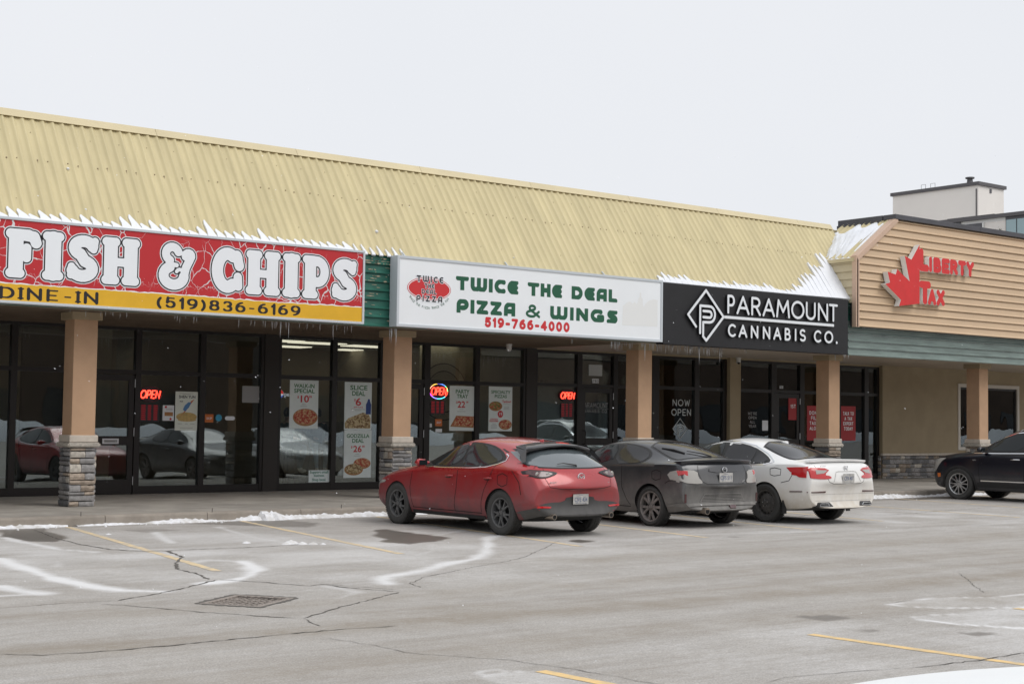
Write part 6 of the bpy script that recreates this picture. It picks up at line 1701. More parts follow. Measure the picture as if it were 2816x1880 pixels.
# ---------------------------------------------------------------- red hatchback
m_lowtrim = paint("grimy_black_bumper", (0.02, 0.02, 0.021), grime=(.14, .135, .13), hi=.75, amt=.6, rough=.6, coat=0)
def red_car(x, y, head):
    t = thing("parked_car", (0, 0, 0), "dirty red hatchback parked nose to the walkway, leftmost of the row of cars", "car", "cars parked nose-in along the walkway")
    pm = paint("red_car_paint", (0.40, 0.006, 0.011), grime=(.15, .075, .078), hi=1.05, amt=1.0, metal=.2, rough=.2, coat=1.0)
    ST = [ # y, zb, wb, zm, wm, zs, ws, zr, wr, zt, dy
     (2.10, .30, .40, .46, .66, .60, .62, .66, .50, .68, .16), (2.04, .22, .60, .48, .78, .66, .74, .73, .60, .75, .16), (1.82, .18, .72, .50, .87, .74, .83, .82, .66, .86, .10),
     (1.36, .17, .80, .52, .905, .84, .87, .92, .68, .95, .03), (.80, .17, .80, .52, .905, .90, .875, .985, .70, 1.02, 0), (.38, .17, .80, .52, .905, .925, .865, 1.19, .63, 1.25, 0),
     (.0, .17, .80, .52, .905, .94, .86, 1.34, .585, 1.41, 0), (-.4, .17, .80, .52, .905, .955, .86, 1.40, .57, 1.465, 0), (-.9, .17, .80, .52, .905, .975, .865, 1.37, .565, 1.445, 0),
     (-1.3, .18, .80, .54, .91, 1.0, .88, 1.29, .575, 1.40, 0), (-1.62, .20, .80, .56, .91, 1.0, .89, 1.17, .63, 1.345, -.03), (-1.82, .22, .78, .57, .90, .98, .865, 1.06, .69, 1.20, -.08),
     (-1.96, .26, .74, .57, .885, .93, .83, .99, .70, 1.02, -.12), (-2.03, .28, .70, .56, .87, .84, .81, .90, .68, .93, -.13), (-2.10, .30, .64, .56, .85, .70, .79, .76, .66, .80, -.14), (-2.12, .33, .58, .54, .80, .64, .74, .68, .62, .70, -.14)]
    sm, bvh = body_mesh(ST, [pm])
    ax = (1.3625, -1.3625)
    me = cut_wells(sm, ax, .362, .90, pm); me.materials.append(m_lowtrim)
    for p_ in me.polygons:
        c_ = p_.center
        if p_.material_index == 0 and c_.y < -1.80 and c_.z < .36 + .0 * c_.y: p_.material_index = 2
        elif p_.material_index == 0 and c_.z < .225: p_.material_index = 2
    obj("body", me, t)
    for ya in ax:
        for s in (-1, 1): wheel(t, s * .785, ya, s, .335, .205, .218, 'y10', m_rimd)
    DLO = [(.86,.965),(.48,1.14),(.16,1.275),(-.12,1.345),(-.4,1.365),(-.8,1.335),(-1.10,1.255),(-1.30,1.155),(-1.34,1.105),(-1.22,1.055),(-.98,1.01),(-.6,.985),(.2,.965)]
    FW = [(.70,.99),(.42,1.14),(.14,1.25),(-.10,1.315),(-.26,1.335),(-.26,.985)]
    RW = [(-.31,.99),(-.31,1.335),(-.6,1.335),(-.86,1.295),(-1.08,1.225),(-1.22,1.15),(-1.25,1.115),(-1.14,1.065),(-.95,1.025),(-.62,.998)]
    for v in 'LR':
        decal(bvh, v, DLO, .002, m_cblack, t, "window_surround")
        decal(bvh, v, FW, .006, m_cglass, t, "side_window"); decal(bvh, v, RW, .006, m_cglass, t, "side_window")
        b = B(); ribbon(bvh, v, [(.66,.957),(.2,.955),(-.6,.972),(-.98,.998),(-1.22,1.045),(-1.355,1.10),(-1.33,1.17),(-1.25,1.20)], .014, .007, b); b.obj("chrome_strip", m_chrome, t, local=True, smooth=True)
        b = B()
        for pts in ([(.93,.95),(.97,.62),(.90,.30)], [(-.27,.965),(-.27,.62),(-.22,.30)], [(-1.20,1.03),(-1.10,.85),(-.98,.66),(-.93,.50),(-.90,.32)], [(.93,.30),(-.90,.30)], [(-1.63,.97),(-1.80,.80),(-1.86,.62)], [(-1.30,.88),(-1.42,.92),(-1.54,.88),(-1.54,.76),(-1.42,.72),(-1.31,.76),(-1.30,.88)]):
            ribbon(bvh, v, pts, .012, .0015, b)
        b.obj("door_gaps", m_seam, t, local=True)
        decal(bvh, v, [(.95,.215),(.95,.26),(-.95,.26),(-.95,.215)], .012, m_cblack, t, "sill_trim", rnd_=0)
        for hy in (.02, -.98):
            f = caster(bvh, v); l0, n0 = f(hy, .83); l1, n1 = f(hy - .2, .835)
            decal(bvh, v, [(hy+.02,.80),(hy+.02,.85),(hy-.14,.85),(hy-.14,.80)], .001, m_taild, t, "handle_cup")
            tube_obj(t, "door_handle", [l0 + n0*.012, l0*.7 + l1*.3 + n0*.038, l0*.2 + l1*.8 + n0*.038, l1 + n1*.012], [.012, .015, .015, .012], pm)
    mirror_part(t, .56, 1.0, .84, pm, 1)
    RWN = [(-.60,1.275),(.60,1.275),(.715,1.12),(.74,1.06),(.58,1.015),(-.58,1.015),(-.74,1.06),(-.715,1.12)]
    decal(bvh, 'B', [(-.64,1.31),(.64,1.31),(.76,1.13),(.78,1.05),(.60,1.00),(-.60,1.00),(-.78,1.05),(-.76,1.13)], .003, m_cblack, t, "window_surround")
    decal(bvh, 'B', RWN, .007, mat("hatch_rear_glass", (0.10, 0.12, 0.13), rough=.08, spec=1.0, coat=1.0), t, "rear_window")
    # roof spoiler with side fins
    b = B(); pr = []
    for s_ in (-.66, -.56, -.3, 0, .3, .56, .66):
        k = abs(s_) / .66; yb = -1.66 - .14 * (1 - k ** 3); zt_ = 1.372 - .07 * k ** 2
        pr.append([(s_, -1.45 + .02 * k, zt_ + .022), (s_, yb, zt_ - .02), (s_, yb + .01, zt_ - .05 - .04 * k ** 4), (s_, -1.48, zt_ - .035)])
    V = sum(pr, []); b.add(V, [(i*4+k, i*4+(k+1)%4, (i+1)*4+(k+1)%4, (i+1)*4+k) for i in range(6) for k in range(4)] + [(0,1,2,3), (24,25,26,27)])
    for s in (-1, 1): b.add([(s*.66, -1.45, 1.31), (s*.60, -1.60, 1.35), (s*.66, -1.70, 1.27), (s*.755, -1.80, 1.10), (s*.78, -1.74, 1.08), (s*.70, -1.55, 1.24), (s*.70, -1.60, 1.20)], [(0,1,2,6,5), (2,3,4,6)])
    bevel(b.obj("spoiler", mat("gloss_black_spoiler", (0.03, 0.03, 0.033), rough=.3, coat=.6), t, smooth=R(30), local=True), .006)
    for s in (-1, 1):
        TL = [(.40,.935),(.44,.955),(.60,.972),(.86,.985),(.86,.90),(.74,.865),(.62,.868),(.50,.90)]
        P = TL if s > 0 else both(TL)
        tl = decal(bvh, 'B', P, .012, m_cblack, t, "tail_light"); tl.parent = t
        decal(bvh, 'B', [(s*a, c) for a, c in (TL and [(.47,.93),(.60,.955),(.84,.97),(.84,.91),(.72,.88),(.60,.885)])], .016, m_taild, tl, "lens")
        decal(bvh, 'L' if s < 0 else 'R', [(-1.70,.975),(-1.98,.975),(-1.98,.885),(-1.84,.90)], .012, m_tail, tl, "lens")
        for cx_ in (.58, .74):
            f = caster(bvh, 'B'); l, n_ = f(s*cx_, .925); b = B(); b.lathe([(.0, .0), (.026, .0), (.034, -.006)], lambda a, c, h: (l.x + a, l.y - .022 - h + .0, l.z + c), 16); b.obj("lamp_ring", m_clear, tl, local=True)
        decal(bvh, 'B', [(s*.56,.455),(s*.80,.47),(s*.80,.44),(s*.58,.43)], .016, m_tail, t, "reflector", rnd_=0)
        tube_obj(t, "exhaust_pipe", [(s*.56, -1.95, .315), (s*.56, -2.245, .31)], .042, m_exh, 16)
        b = B(); b.lathe([(0, 0), (.034, 0)], lambda a, c, h: (s*.56 + a, -2.2455, .31 + c), 16); b.obj("exhaust_opening", m_well, t, local=True)
    decal(bvh, 'B', [(-.88,.36),(-.80,.47),(-.62,.515),(-.30,.52),(-.26,.60),(.26,.60),(.30,.52),(.62,.515),(.80,.47),(.88,.36),(.80,.33),(-.80,.33)], .006, m_lowtrim, t, "bumper_trim", step=.04)
    b = B(); ribbon(bvh, 'B', [(-.60,1.0),(-.64,.86),(-.60,.74),(-.40,.71),(.40,.71),(.60,.74),(.64,.86),(.60,1.0)], .008, .0018, b); b.obj("hatch_gap", m_seam, t, local=True)
    plate(t, bvh, .555, .305, .152, "CJVE 434", x=0, sub="YOURS TO DISCOVER")
    f = caster(bvh, 'B'); l, n_ = f(0, .885); yy = l.y - .012
    em = tube_obj(t, "emblem", [(.062 * math.cos(a), yy, .885 + .050 * math.sin(a)) for a in [2*math.pi*i/24 for i in range(25)]], .008, m_chrome, 6)
    b = B(); b.add([(u, yy - .004, v) for u, v in ((-.052,.90),(-.03,.905),(0,.875),(.03,.905),(.052,.90),(.03,.878),(0,.856),(-.03,.878))], [tuple(range(8))]); b.obj("emblem_mark", m_chrome, em, local=True)
    b = B(); l, _ = f(-.52, .80); font_text(b, "MAZDA 3", lambda u, v, d: (u, l.y - .006 - abs(u + .45) * .0, v), -.60, .795, .038, d0=0, offset=.01); font_text(b, "AWD", lambda u, v, d: (u, l.y - .006, v), -.53, .76, .028, d0=0, offset=.01)
    b.obj("model_badge", m_chrome, t, local=True)
    l2, _ = f(.58, .80); b = B(); font_text(b, "SKYACTIV", lambda u, v, d: (u, l2.y - .008, v), .46, .785, .026, d0=0, offset=.01); b.obj("model_badge", m_chrome, t, local=True)
    l, n_ = f(-.05, 1.05); tube_obj(t, "wiper", [(0.02, l.y - .015, 1.02), (.0, l.y - .03, 1.055), (-.24, l.y - .012 + .0, 1.085), (-.34, l.y + .0, 1.072)], [.014, .012, .007, .005], m_cblack, 6)
    b = B(); b.add([(-.022, -1.18, 1.395), (.022, -1.18, 1.395), (0, -1.10, 1.40), (-.014, -1.30, 1.375), (.014, -1.30, 1.375), (0, -1.31, 1.425), (0, -1.27, 1.425)], [(0,3,5,6,2), (1,2,6,5,4), (3,4,5), (0, 1, 4, 3), (0, 2, 1)]); b.obj("antenna_fin", pm, t, smooth=True, local=True)
    for s in (-1, 1): decal(bvh, 'F', [(s*.50,.66),(s*.84,.72),(s*.84,.64),(s*.60,.60)], .01, m_clear, t, "headlight")
    place(t, x, y, head); return t

def make_sedan_like(x, y, head, kind):
    if kind == 'grey':
        t = thing("parked_car", (0, 0, 0), "salt-stained dark grey liftback parked between the red hatchback and the white sedan", "car", "cars parked nose-in along the walkway")
        pm = paint("grey_car_paint", (0.020, 0.022, 0.028), grime=(.235, .225, .21), hi=1.02, amt=.95, metal=.2, rough=.3, coat=.7)
        wb = 1.35; hw = .90
        ST = [(2.06, .28, .40, .46, .64, .60, .60, .66, .48, .68, .16), (2.00, .20, .60, .48, .78, .66, .74, .72, .60, .74, .16), (1.8, .18, .72, .50, .87, .74, .83, .80, .66, .84, .10),
         (1.35, .17, .80, .52, .905, .84, .86, .91, .68, .94, .03), (.95, .17, .80, .52, .905, .90, .865, .97, .70, 1.0, 0), (.50, .17, .80, .52, .905, .93, .86, 1.18, .62, 1.24, 0),
         (.12, .17, .80, .52, .905, .945, .855, 1.32, .58, 1.385, 0), (-.35, .17, .80, .52, .905, .96, .86, 1.37, .57, 1.435, 0), (-.85, .17, .80, .52, .905, .985, .865, 1.33, .57, 1.41, 0),
         (-1.25, .18, .80, .54, .91, 1.01, .88, 1.23, .59, 1.335, 0), (-1.6, .20, .80, .56, .91, 1.03, .885, 1.12, .64, 1.215, -.03), (-1.85, .22, .78, .57, .90, 1.03, .86, 1.06, .70, 1.115, -.07),
         (-1.98, .25, .76, .57, .89, 1.03, .83, 1.055, .72, 1.085, -.12), (-2.03, .26, .72, .56, .88, .92, .82, .98, .70, 1.00, -.13), (-2.08, .27, .68, .54, .87, .72, .83, .78, .70, .80, -.14), (-2.12, .30, .66, .48, .84, .60, .78, .64, .66, .66, -.14)]
        style, mr, rr, rt = 'twin5', m_rimg, .245, .325
    else:
        t = thing("parked_car", (0, 0, 0), "dirty white sedan with black steel wheels and red tail lights, right of the dark liftback", "car", "cars parked nose-in along the walkway")
        pm = paint("white_car_paint", (0.84, 0.84, 0.83), grime=(.58, .52, .43), hi=.98, amt=.9, metal=0, rough=.3, coat=.7)
        wb = 1.415; hw = .92
        ST = [(2.24, .30, .42, .46, .66, .60, .62, .68, .48, .70, .16), (2.18, .20, .62, .48, .80, .66, .76, .76, .62, .78, .16), (1.95, .18, .74, .50, .89, .74, .85, .83, .68, .87, .10),
         (1.41, .17, .82, .52, .925, .84, .88, .93, .70, .97, .03), (1.0, .17, .82, .52, .925, .90, .885, .99, .72, 1.02, 0), (.50, .17, .82, .52, .925, .93, .875, 1.21, .64, 1.28, 0),
         (.10, .17, .82, .52, .925, .945, .87, 1.34, .60, 1.41, 0), (-.35, .17, .82, .52, .925, .96, .87, 1.39, .59, 1.465, 0), (-.85, .17, .82, .52, .925, .98, .875, 1.35, .59, 1.43, 0),
         (-1.3, .18, .82, .54, .925, 1.0, .885, 1.22, .61, 1.325, 0), (-1.7, .20, .82, .56, .925, 1.02, .885, 1.11, .66, 1.185, -.02), (-2.0, .22, .80, .57, .915, 1.03, .865, 1.065, .71, 1.105, -.06),
         (-2.25, .25, .78, .57, .90, 1.02, .84, 1.05, .74, 1.085, -.11), (-2.31, .27, .74, .56, .89, .92, .83, .985, .72, 1.0, -.13), (-2.36, .27, .70, .54, .88, .74, .83, .80, .70, .82, -.14), (-2.39, .29, .68, .50, .86, .60, .80, .66, .68, .68, -.14)]
        style, mr, rr, rt = 'steel', m_rims, .222, .335
    sm, bvh = body_mesh(ST, [pm])
    me = cut_wells(sm, (wb, -wb), .368, hw, pm); obj("body", me, t)
    for ya in (wb, -wb):
        for s in (-1, 1): wheel(t, s * (hw - .115), ya, s, rt, .215, rr, style, mr)
    yt = -2.0 if kind == 'grey' else -2.27
    if kind == 'grey':
        W = [[(.88,.985),(.56,1.15),(.28,1.25),(0,1.30),(-.30,1.315),(-.30,.99)], [(-.38,.995),(-.38,1.315),(-.62,1.31),(-.88,1.27),(-1.08,1.205),(-1.16,1.13),(-1.10,1.06),(-.95,1.02)]]
        SUR = [(1.0,.965),(.60,1.15),(.28,1.275),(-.05,1.33),(-.5,1.345),(-.9,1.295),(-1.12,1.225),(-1.22,1.13),(-1.14,1.04),(-.95,.995)]
        gaps = ([(.93,.95),(.95,.6),(.90,.3)], [(-.62,.97),(-.66,.62),(-.80,.40),(-.86,.32)], [(.9,.3),(-.86,.3)], [(-1.40,.90),(-1.50,.93),(-1.62,.90),(-1.62,.79),(-1.5,.76),(-1.41,.79),(-1.40,.90)], [(-1.72,.72),(-1.80,.76),(-1.95,.78)])
        RG = [(-.52,1.345),(.52,1.345),(.70,1.13),(.66,1.105),(-.66,1.105),(-.70,1.13)]
    else:
        W = [[(.90,.99),(.56,1.165),(.26,1.285),(-.05,1.34),(-.24,1.348),(-.24,.985)], [(-.32,.99),(-.32,1.348),(-.62,1.33),(-.92,1.27),(-1.02,1.235),(-1.02,1.01)], [(-1.07,1.015),(-1.07,1.215),(-1.3,1.12),(-1.42,1.055),(-1.30,1.03)]]
        SUR = [(1.05,.965),(.62,1.165),(.28,1.305),(-.05,1.365),(-.5,1.365),(-.9,1.30),(-1.25,1.17),(-1.50,1.045),(-1.35,1.01),(-1.0,.99)]
        gaps = ([(.95,.95),(.97,.6),(.92,.3)], [(-.28,.97),(-.28,.62),(-.26,.3)], [(-1.04,1.0),(-1.02,.85),(-.96,.62),(-.92,.32)], [(.92,.3),(-.92,.3)], [(-1.52,.93),(-1.62,.95),(-1.76,.93),(-1.76,.83),(-1.62,.81),(-1.53,.83),(-1.52,.93)], [(-1.78,.70),(-1.95,.74),(-2.02,.86)])
        RG = [(-.55,1.345),(.55,1.345),(.74,1.15),(.70,1.115),(-.70,1.115),(-.74,1.15)]
    for v in 'LR':
        decal(bvh, v, SUR, .002, m_cblack, t, "window_surround")
        for w_ in W: decal(bvh, v, w_, .006, m_ctint if w_ is not W[0] else m_cglass, t, "side_window")
        b = B()
        for g_ in gaps: ribbon(bvh, v, g_, .012, .0015, b)
        b.obj("door_gaps", m_seam, t, local=True)
        if kind != 'grey':
            b = B(); ribbon(bvh, v, [(1.0,1.0),(.6,1.185),(.27,1.325),(-.05,1.385),(-.5,1.385),(-.92,1.315),(-1.27,1.185),(-1.56,1.045),(-1.36,.995),(-.9,.975),(.3,.955)], .014, .006, b); b.obj("chrome_strip", m_chrome, t, local=True, smooth=True)
        for hy in ((.02,) if kind == 'grey' else (.02, -.96)):
            f = caster(bvh, v); l0, n0 = f(hy, .83); l1, n1 = f(hy - .2, .835)
            tube_obj(t, "door_handle", [l0 + n0*.012, l0*.7 + l1*.3 + n0*.038, l0*.2 + l1*.8 + n0*.038, l1 + n1*.012], [.012, .015, .015, .012], pm)
    mirror_part(t, .85, 1.0, hw - .05, pm, 1)
    # rear glass seen from above and behind
    top = [(a, None) for a, _ in RG]
    ya, yb = (-.92, -1.80) if kind == 'grey' else (-.98, -1.92)
    GL = [(-.50, ya), (.50, ya), (.60, (ya + yb) / 2), (.66, yb + .08), (.55, yb), (0, yb - .05), (-.55, yb), (-.66, yb + .08), (-.60, (ya + yb) / 2)]
    decal(bvh, 'T', [(a * 1.06, c + (.05 if c > -1.2 else -.03)) for a, c in GL], .002, m_cblack, t, "window_surround")
    decal(bvh, 'T', GL, .006, m_ctint, t, "rear_window")
    f = caster(bvh, 'B')
    if kind == 'grey':
        b = B(); pr = []      # lip spoiler along the tail
        for s_ in (-.80, -.74, -.4, 0, .4, .74, .80):
            k = abs(s_) / .8; l, _ = f(s_, 1.0); y0 = l.y
            pr.append([(s_, y0 + .22, 1.10 - .03*k*k), (s_, y0 - .035 + .04 * k**4, 1.118 - .03*k*k), (s_, y0 - .03 + .05 * k**4, 1.09 - .03*k*k), (s_, y0 + .02, 1.05 - .03*k*k)])
        b.add(sum(pr, []), [(i*4+k, i*4+(k+1)%4, (i+1)*4+(k+1)%4, (i+1)*4+k) for i in range(6) for k in range(4)] + [(0,1,2,3), (24,25,26,27)])
        bevel(b.obj("spoiler", pm, t, smooth=R(30), local=True), .005)
        decal(bvh, 'B', [(-.34,.90),(-.30,.985),(-.1,1.005),(.1,1.005),(.30,.985),(.34,.90)], .012, pm, t, "plate_housing", step=.03)
        b = B(); ribbon(bvh, 'B', [(-.52,1.02),(-.55,.90),(-.50,.76),(-.40,.715),(.40,.715),(.50,.76),(.55,.90),(.52,1.02)], .008, .002, b); b.obj("hatch_gap", m_seam, t, local=True)
        plate(t, bvh, .82, .305, .152, "CJFS 511"); pz, ez = .82, .945
        b = B(); l, _ = f(.42, .76); font_text(b, "tC", lambda u, v, d: (u, l.y - .008, v), .40, .74, .055, d0=0, offset=.01); b.obj("model_badge", m_chrome, t, local=True)
        l, _ = f(0, ez); em = tube_obj(t, "emblem", [(.052 * math.cos(a), l.y - .03, ez + .042 * math.sin(a)) for a in [2*math.pi*i/24 for i in range(25)]], .007, m_chrome, 6)
        tube_obj(em, "emblem_mark", [(-.05, l.y - .03, ez), (.0, l.y - .03, ez + .012), (.05, l.y - .03, ez)], .007, m_chrome, 6)
        b = B(); ll = f(-.3, 1.07)[0]; b.box(-.10, .10, ll.y - .035, ll.y - .02, 1.00, 1.02); b.obj("brake_light", m_clear, t, local=True)
        for s in (-1, 1):
            TL = [(.56,.93),(.84,.945),(.88,.90),(.88,.74),(.52,.715),(.50,.76),(.57,.82)]
            tl = decal(bvh, 'B', [(s*a, c) for a, c in TL], .014, m_clear, t, "tail_light")
            decal(bvh, 'B', [(s*a, c) for a, c in ((.74,.925),(.85,.93),(.85,.85),(.75,.85))], .018, m_tail, tl, "lens", rnd_=0)
            decal(bvh, 'L' if s < 0 else 'R', [(-1.935,.925),(-2.03,.93),(-2.03,.74),(-1.97,.75)], .012, m_clear, tl, "lens", rnd_=0)
            decal(bvh, 'B', [(s*.80,.56),(s*.83,.56),(s*.83,.42),(s*.80,.42)], .012, m_taild, t, "reflector", rnd_=0)
        gp = paint("grimy_lower_panel", (0.03, 0.03, 0.033), grime=(.25, .24, .225), hi=1.1, amt=1.0, rough=.6, coat=0)
        decal(bvh, 'B', [(-.52,.42),(-.42,.56),(.42,.56),(.52,.42)], .008, gp, t, "bumper_insert", rnd_=0)
        b = B()
        for z_ in (.54, .52, .495, .47, .445): ribbon(bvh, 'B', [(-.50 + (z_ - .42) * .7, z_), (.50 - (z_ - .42) * .7, z_)], .006, .011, b)
        b.obj("louvres", m_seam, t, local=True)
        decal(bvh, 'B', [(.12,.385),(.30,.385),(.24,.31),(.12,.31)], .014, m_taild, t, "fog_lamp", rnd_=0)
        decal(bvh, 'B', [(-.86,.41),(.86,.41),(.86,.36),(-.86,.36)], .02, gp, t, "bumper_lip", rnd_=0)
        tube_obj(t, "exhaust_pipe", [(-.46, -1.9, .30), (-.46, -2.27, .285)], [.045, .055], m_exh, 18)
        b = B(); b.lathe([(0, 0), (.046, 0)], lambda a, c, h: (-.46 + a, -2.271, .285 + c), 18); b.obj("exhaust_opening", m_well, t, local=True)
        fT = caster(bvh, 'T')
        def top_pt(u, v, o=.012): l, n_ = fT(u, v); return l + n_ * o
        tube_obj(t, "wiper", [top_pt(.05, -1.83), top_pt(-.08, -1.74, .03), top_pt(-.28, -1.58, .03)], [.012, .01, .006], m_cblack, 6)
        tube_obj(t, "wiper_blade", [top_pt(-.50, -1.22, .015), top_pt(-.42, -1.42, .02), top_pt(-.36, -1.62, .015)], [.008, .016, .012], m_cblack, 6)
    else:
        b = B(); pr = []
        for s_ in (-.76, -.70, -.4, 0, .4, .70, .76):
            k = abs(s_) / .76; l, _ = f(s_, 1.0); y0 = l.y
            pr.append([(s_, y0 + .17, 1.088 - .02*k*k), (s_, y0 + .0 + .03 * k**4, 1.118 - .03*k*k), (s_, y0 + .005 + .03 * k**4, 1.098 - .03*k*k), (s_, y0 + .05, 1.07 - .02*k*k)])
        b.add(sum(pr, []), [(i*4+k, i*4+(k+1)%4, (i+1)*4+(k+1)%4, (i+1)*4+k) for i in range(6) for k in range(4)] + [(0,1,2,3), (24,25,26,27)])
        bevel(b.obj("spoiler", pm, t, smooth=R(30), local=True), .005)
        b = B(); ribbon(bvh, 'B', [(-.72,1.03),(-.68,.96),(-.50,.80),(-.46,.73),(-.36,.70),(.36,.70),(.46,.73),(.50,.80),(.68,.96),(.72,1.03)], .008, .002, b); b.obj("boot_gap", m_seam, t, local=True)
        decal(bvh, 'B', [(-.33,.73),(-.26,.885),(-.22,.895),(.22,.895),(.26,.885),(.33,.73)], .002, pm, t, "plate_recess", rnd_=0)
        b = B(); ribbon(bvh, 'B', [(-.36,.73),(-.27,.895),(-.2,.905),(.2,.905),(.27,.895),(.36,.73)], .012, .004, b); b.obj("recess_edge", m_plate, t, local=True)
        plate(t, bvh, .795, .305, .152, "CFX 407")
        l, _ = f(0, .96); q = lambda u, v: (u, l.y - .012, .955 + v)
        em = tube_obj(t, "emblem", [q(-.042,-.04), q(-.048,.04), q(.048,.04), q(.042,-.04), q(-.042,-.04)], .006, m_chrome, 6)
        tube_obj(em, "emblem_mark", [q(-.024,.03), q(-.018,0), q(.018,0), q(.024,.03)], .006, m_chrome, 6); tube_obj(em, "emblem_mark", [q(-.018,0), q(-.024,-.03)], .006, m_chrome, 6); tube_obj(em, "emblem_mark", [q(.018,0), q(.024,-.03)], .006, m_chrome, 6)
        b = B(); l3, _ = f(-.52, 1.01); font_text(b, "ACCORD", lambda u, v, d: (u, l3.y - .012 - (u + .56) * .06, v), -.60, .985, .034, d0=0, offset=.01); b.obj("model_badge", m_chrome, t, local=True)
        for s in (-1, 1):
            TL = [(.38,.955),(.90,.98),(.90,.80),(.60,.775),(.40,.79),(.42,.83),(.56,.85)]
            tl = decal(bvh, 'B', [(s*a, c) for a, c in TL], .012, m_tail, t, "tail_light")
            decal(bvh, 'B', [(s*a, c) for a, c in ((.46,.925),(.72,.93),(.72,.86),(.56,.875))], .016, m_clear, tl, "lens", rnd_=0)
            decal(bvh, 'L' if s < 0 else 'R', [(-1.88,.965),(-2.30,.985),(-2.30,.80),(-2.16,.805),(-1.96,.90)], .012, m_tail, tl, "lens", rnd_=0)
            decal(bvh, 'B', [(s*.50,.575),(s*.88,.565),(s*.88,.55),(s*.50,.55)], .012, m_taild, t, "reflector", rnd_=0)
            decal(bvh, 'L' if s < 0 else 'R', [(-1.98,.565),(-2.24,.575),(-2.24,.56),(-1.98,.55)], .012, m_taild, t, "reflector", rnd_=0)
            decal(bvh, 'B', [(s*.36,.31),(s*.42,.385),(s*.70,.385),(s*.76,.31)], .012, m_cblack, t, "exhaust_surround", rnd_=0)
            tube_obj(t, "exhaust_pipe", [(s*.45, f(s*.45, .34)[0].y - .02, .325), (s*.47, f(s*.47, .34)[0].y - .02, .365), (s*.66, f(s*.66, .34)[0].y - .02, .365), (s*.68, f(s*.68, .34)[0].y - .02, .325), (s*.45, f(s*.45, .34)[0].y - .02, .325)], .008, m_chrome, 6)
            b = B(); b.box(s*.86 - .06, s*.86 + .04, -wb - .42, -wb - .40, .17, .40); b.obj("mud_flap", m_cblack, t, local=True)
        b = B(); ribbon(bvh, 'B', [(-.88,.52),(.88,.52)], .006, .002, b); ribbon(bvh, 'B', [(-.75,.415),(-.3,.405),(.3,.405),(.75,.415)], .01, .002, b); b.obj("bumper_crease", m_plate, t, local=True)
        b = B(); b.add([(-.03, -1.02, 1.36), (.03, -1.02, 1.36), (0, -.88, 1.385), (-.02, -1.16, 1.33), (.02, -1.16, 1.33), (0, -1.16, 1.40), (0, -1.10, 1.408)], [(0,3,5,6,2), (1,2,6,5,4), (3,4,5), (0, 1, 4, 3), (0, 2, 1)]); b.obj("antenna_fin", pm, t, smooth=True, local=True)
    for s in (-1, 1): decal(bvh, 'F', [(s*.50,.66),(s*.84,.72),(s*.84,.64),(s*.60,.60)], .01, m_clear, t, "headlight")
    place(t, x, y, head); return t, bvh

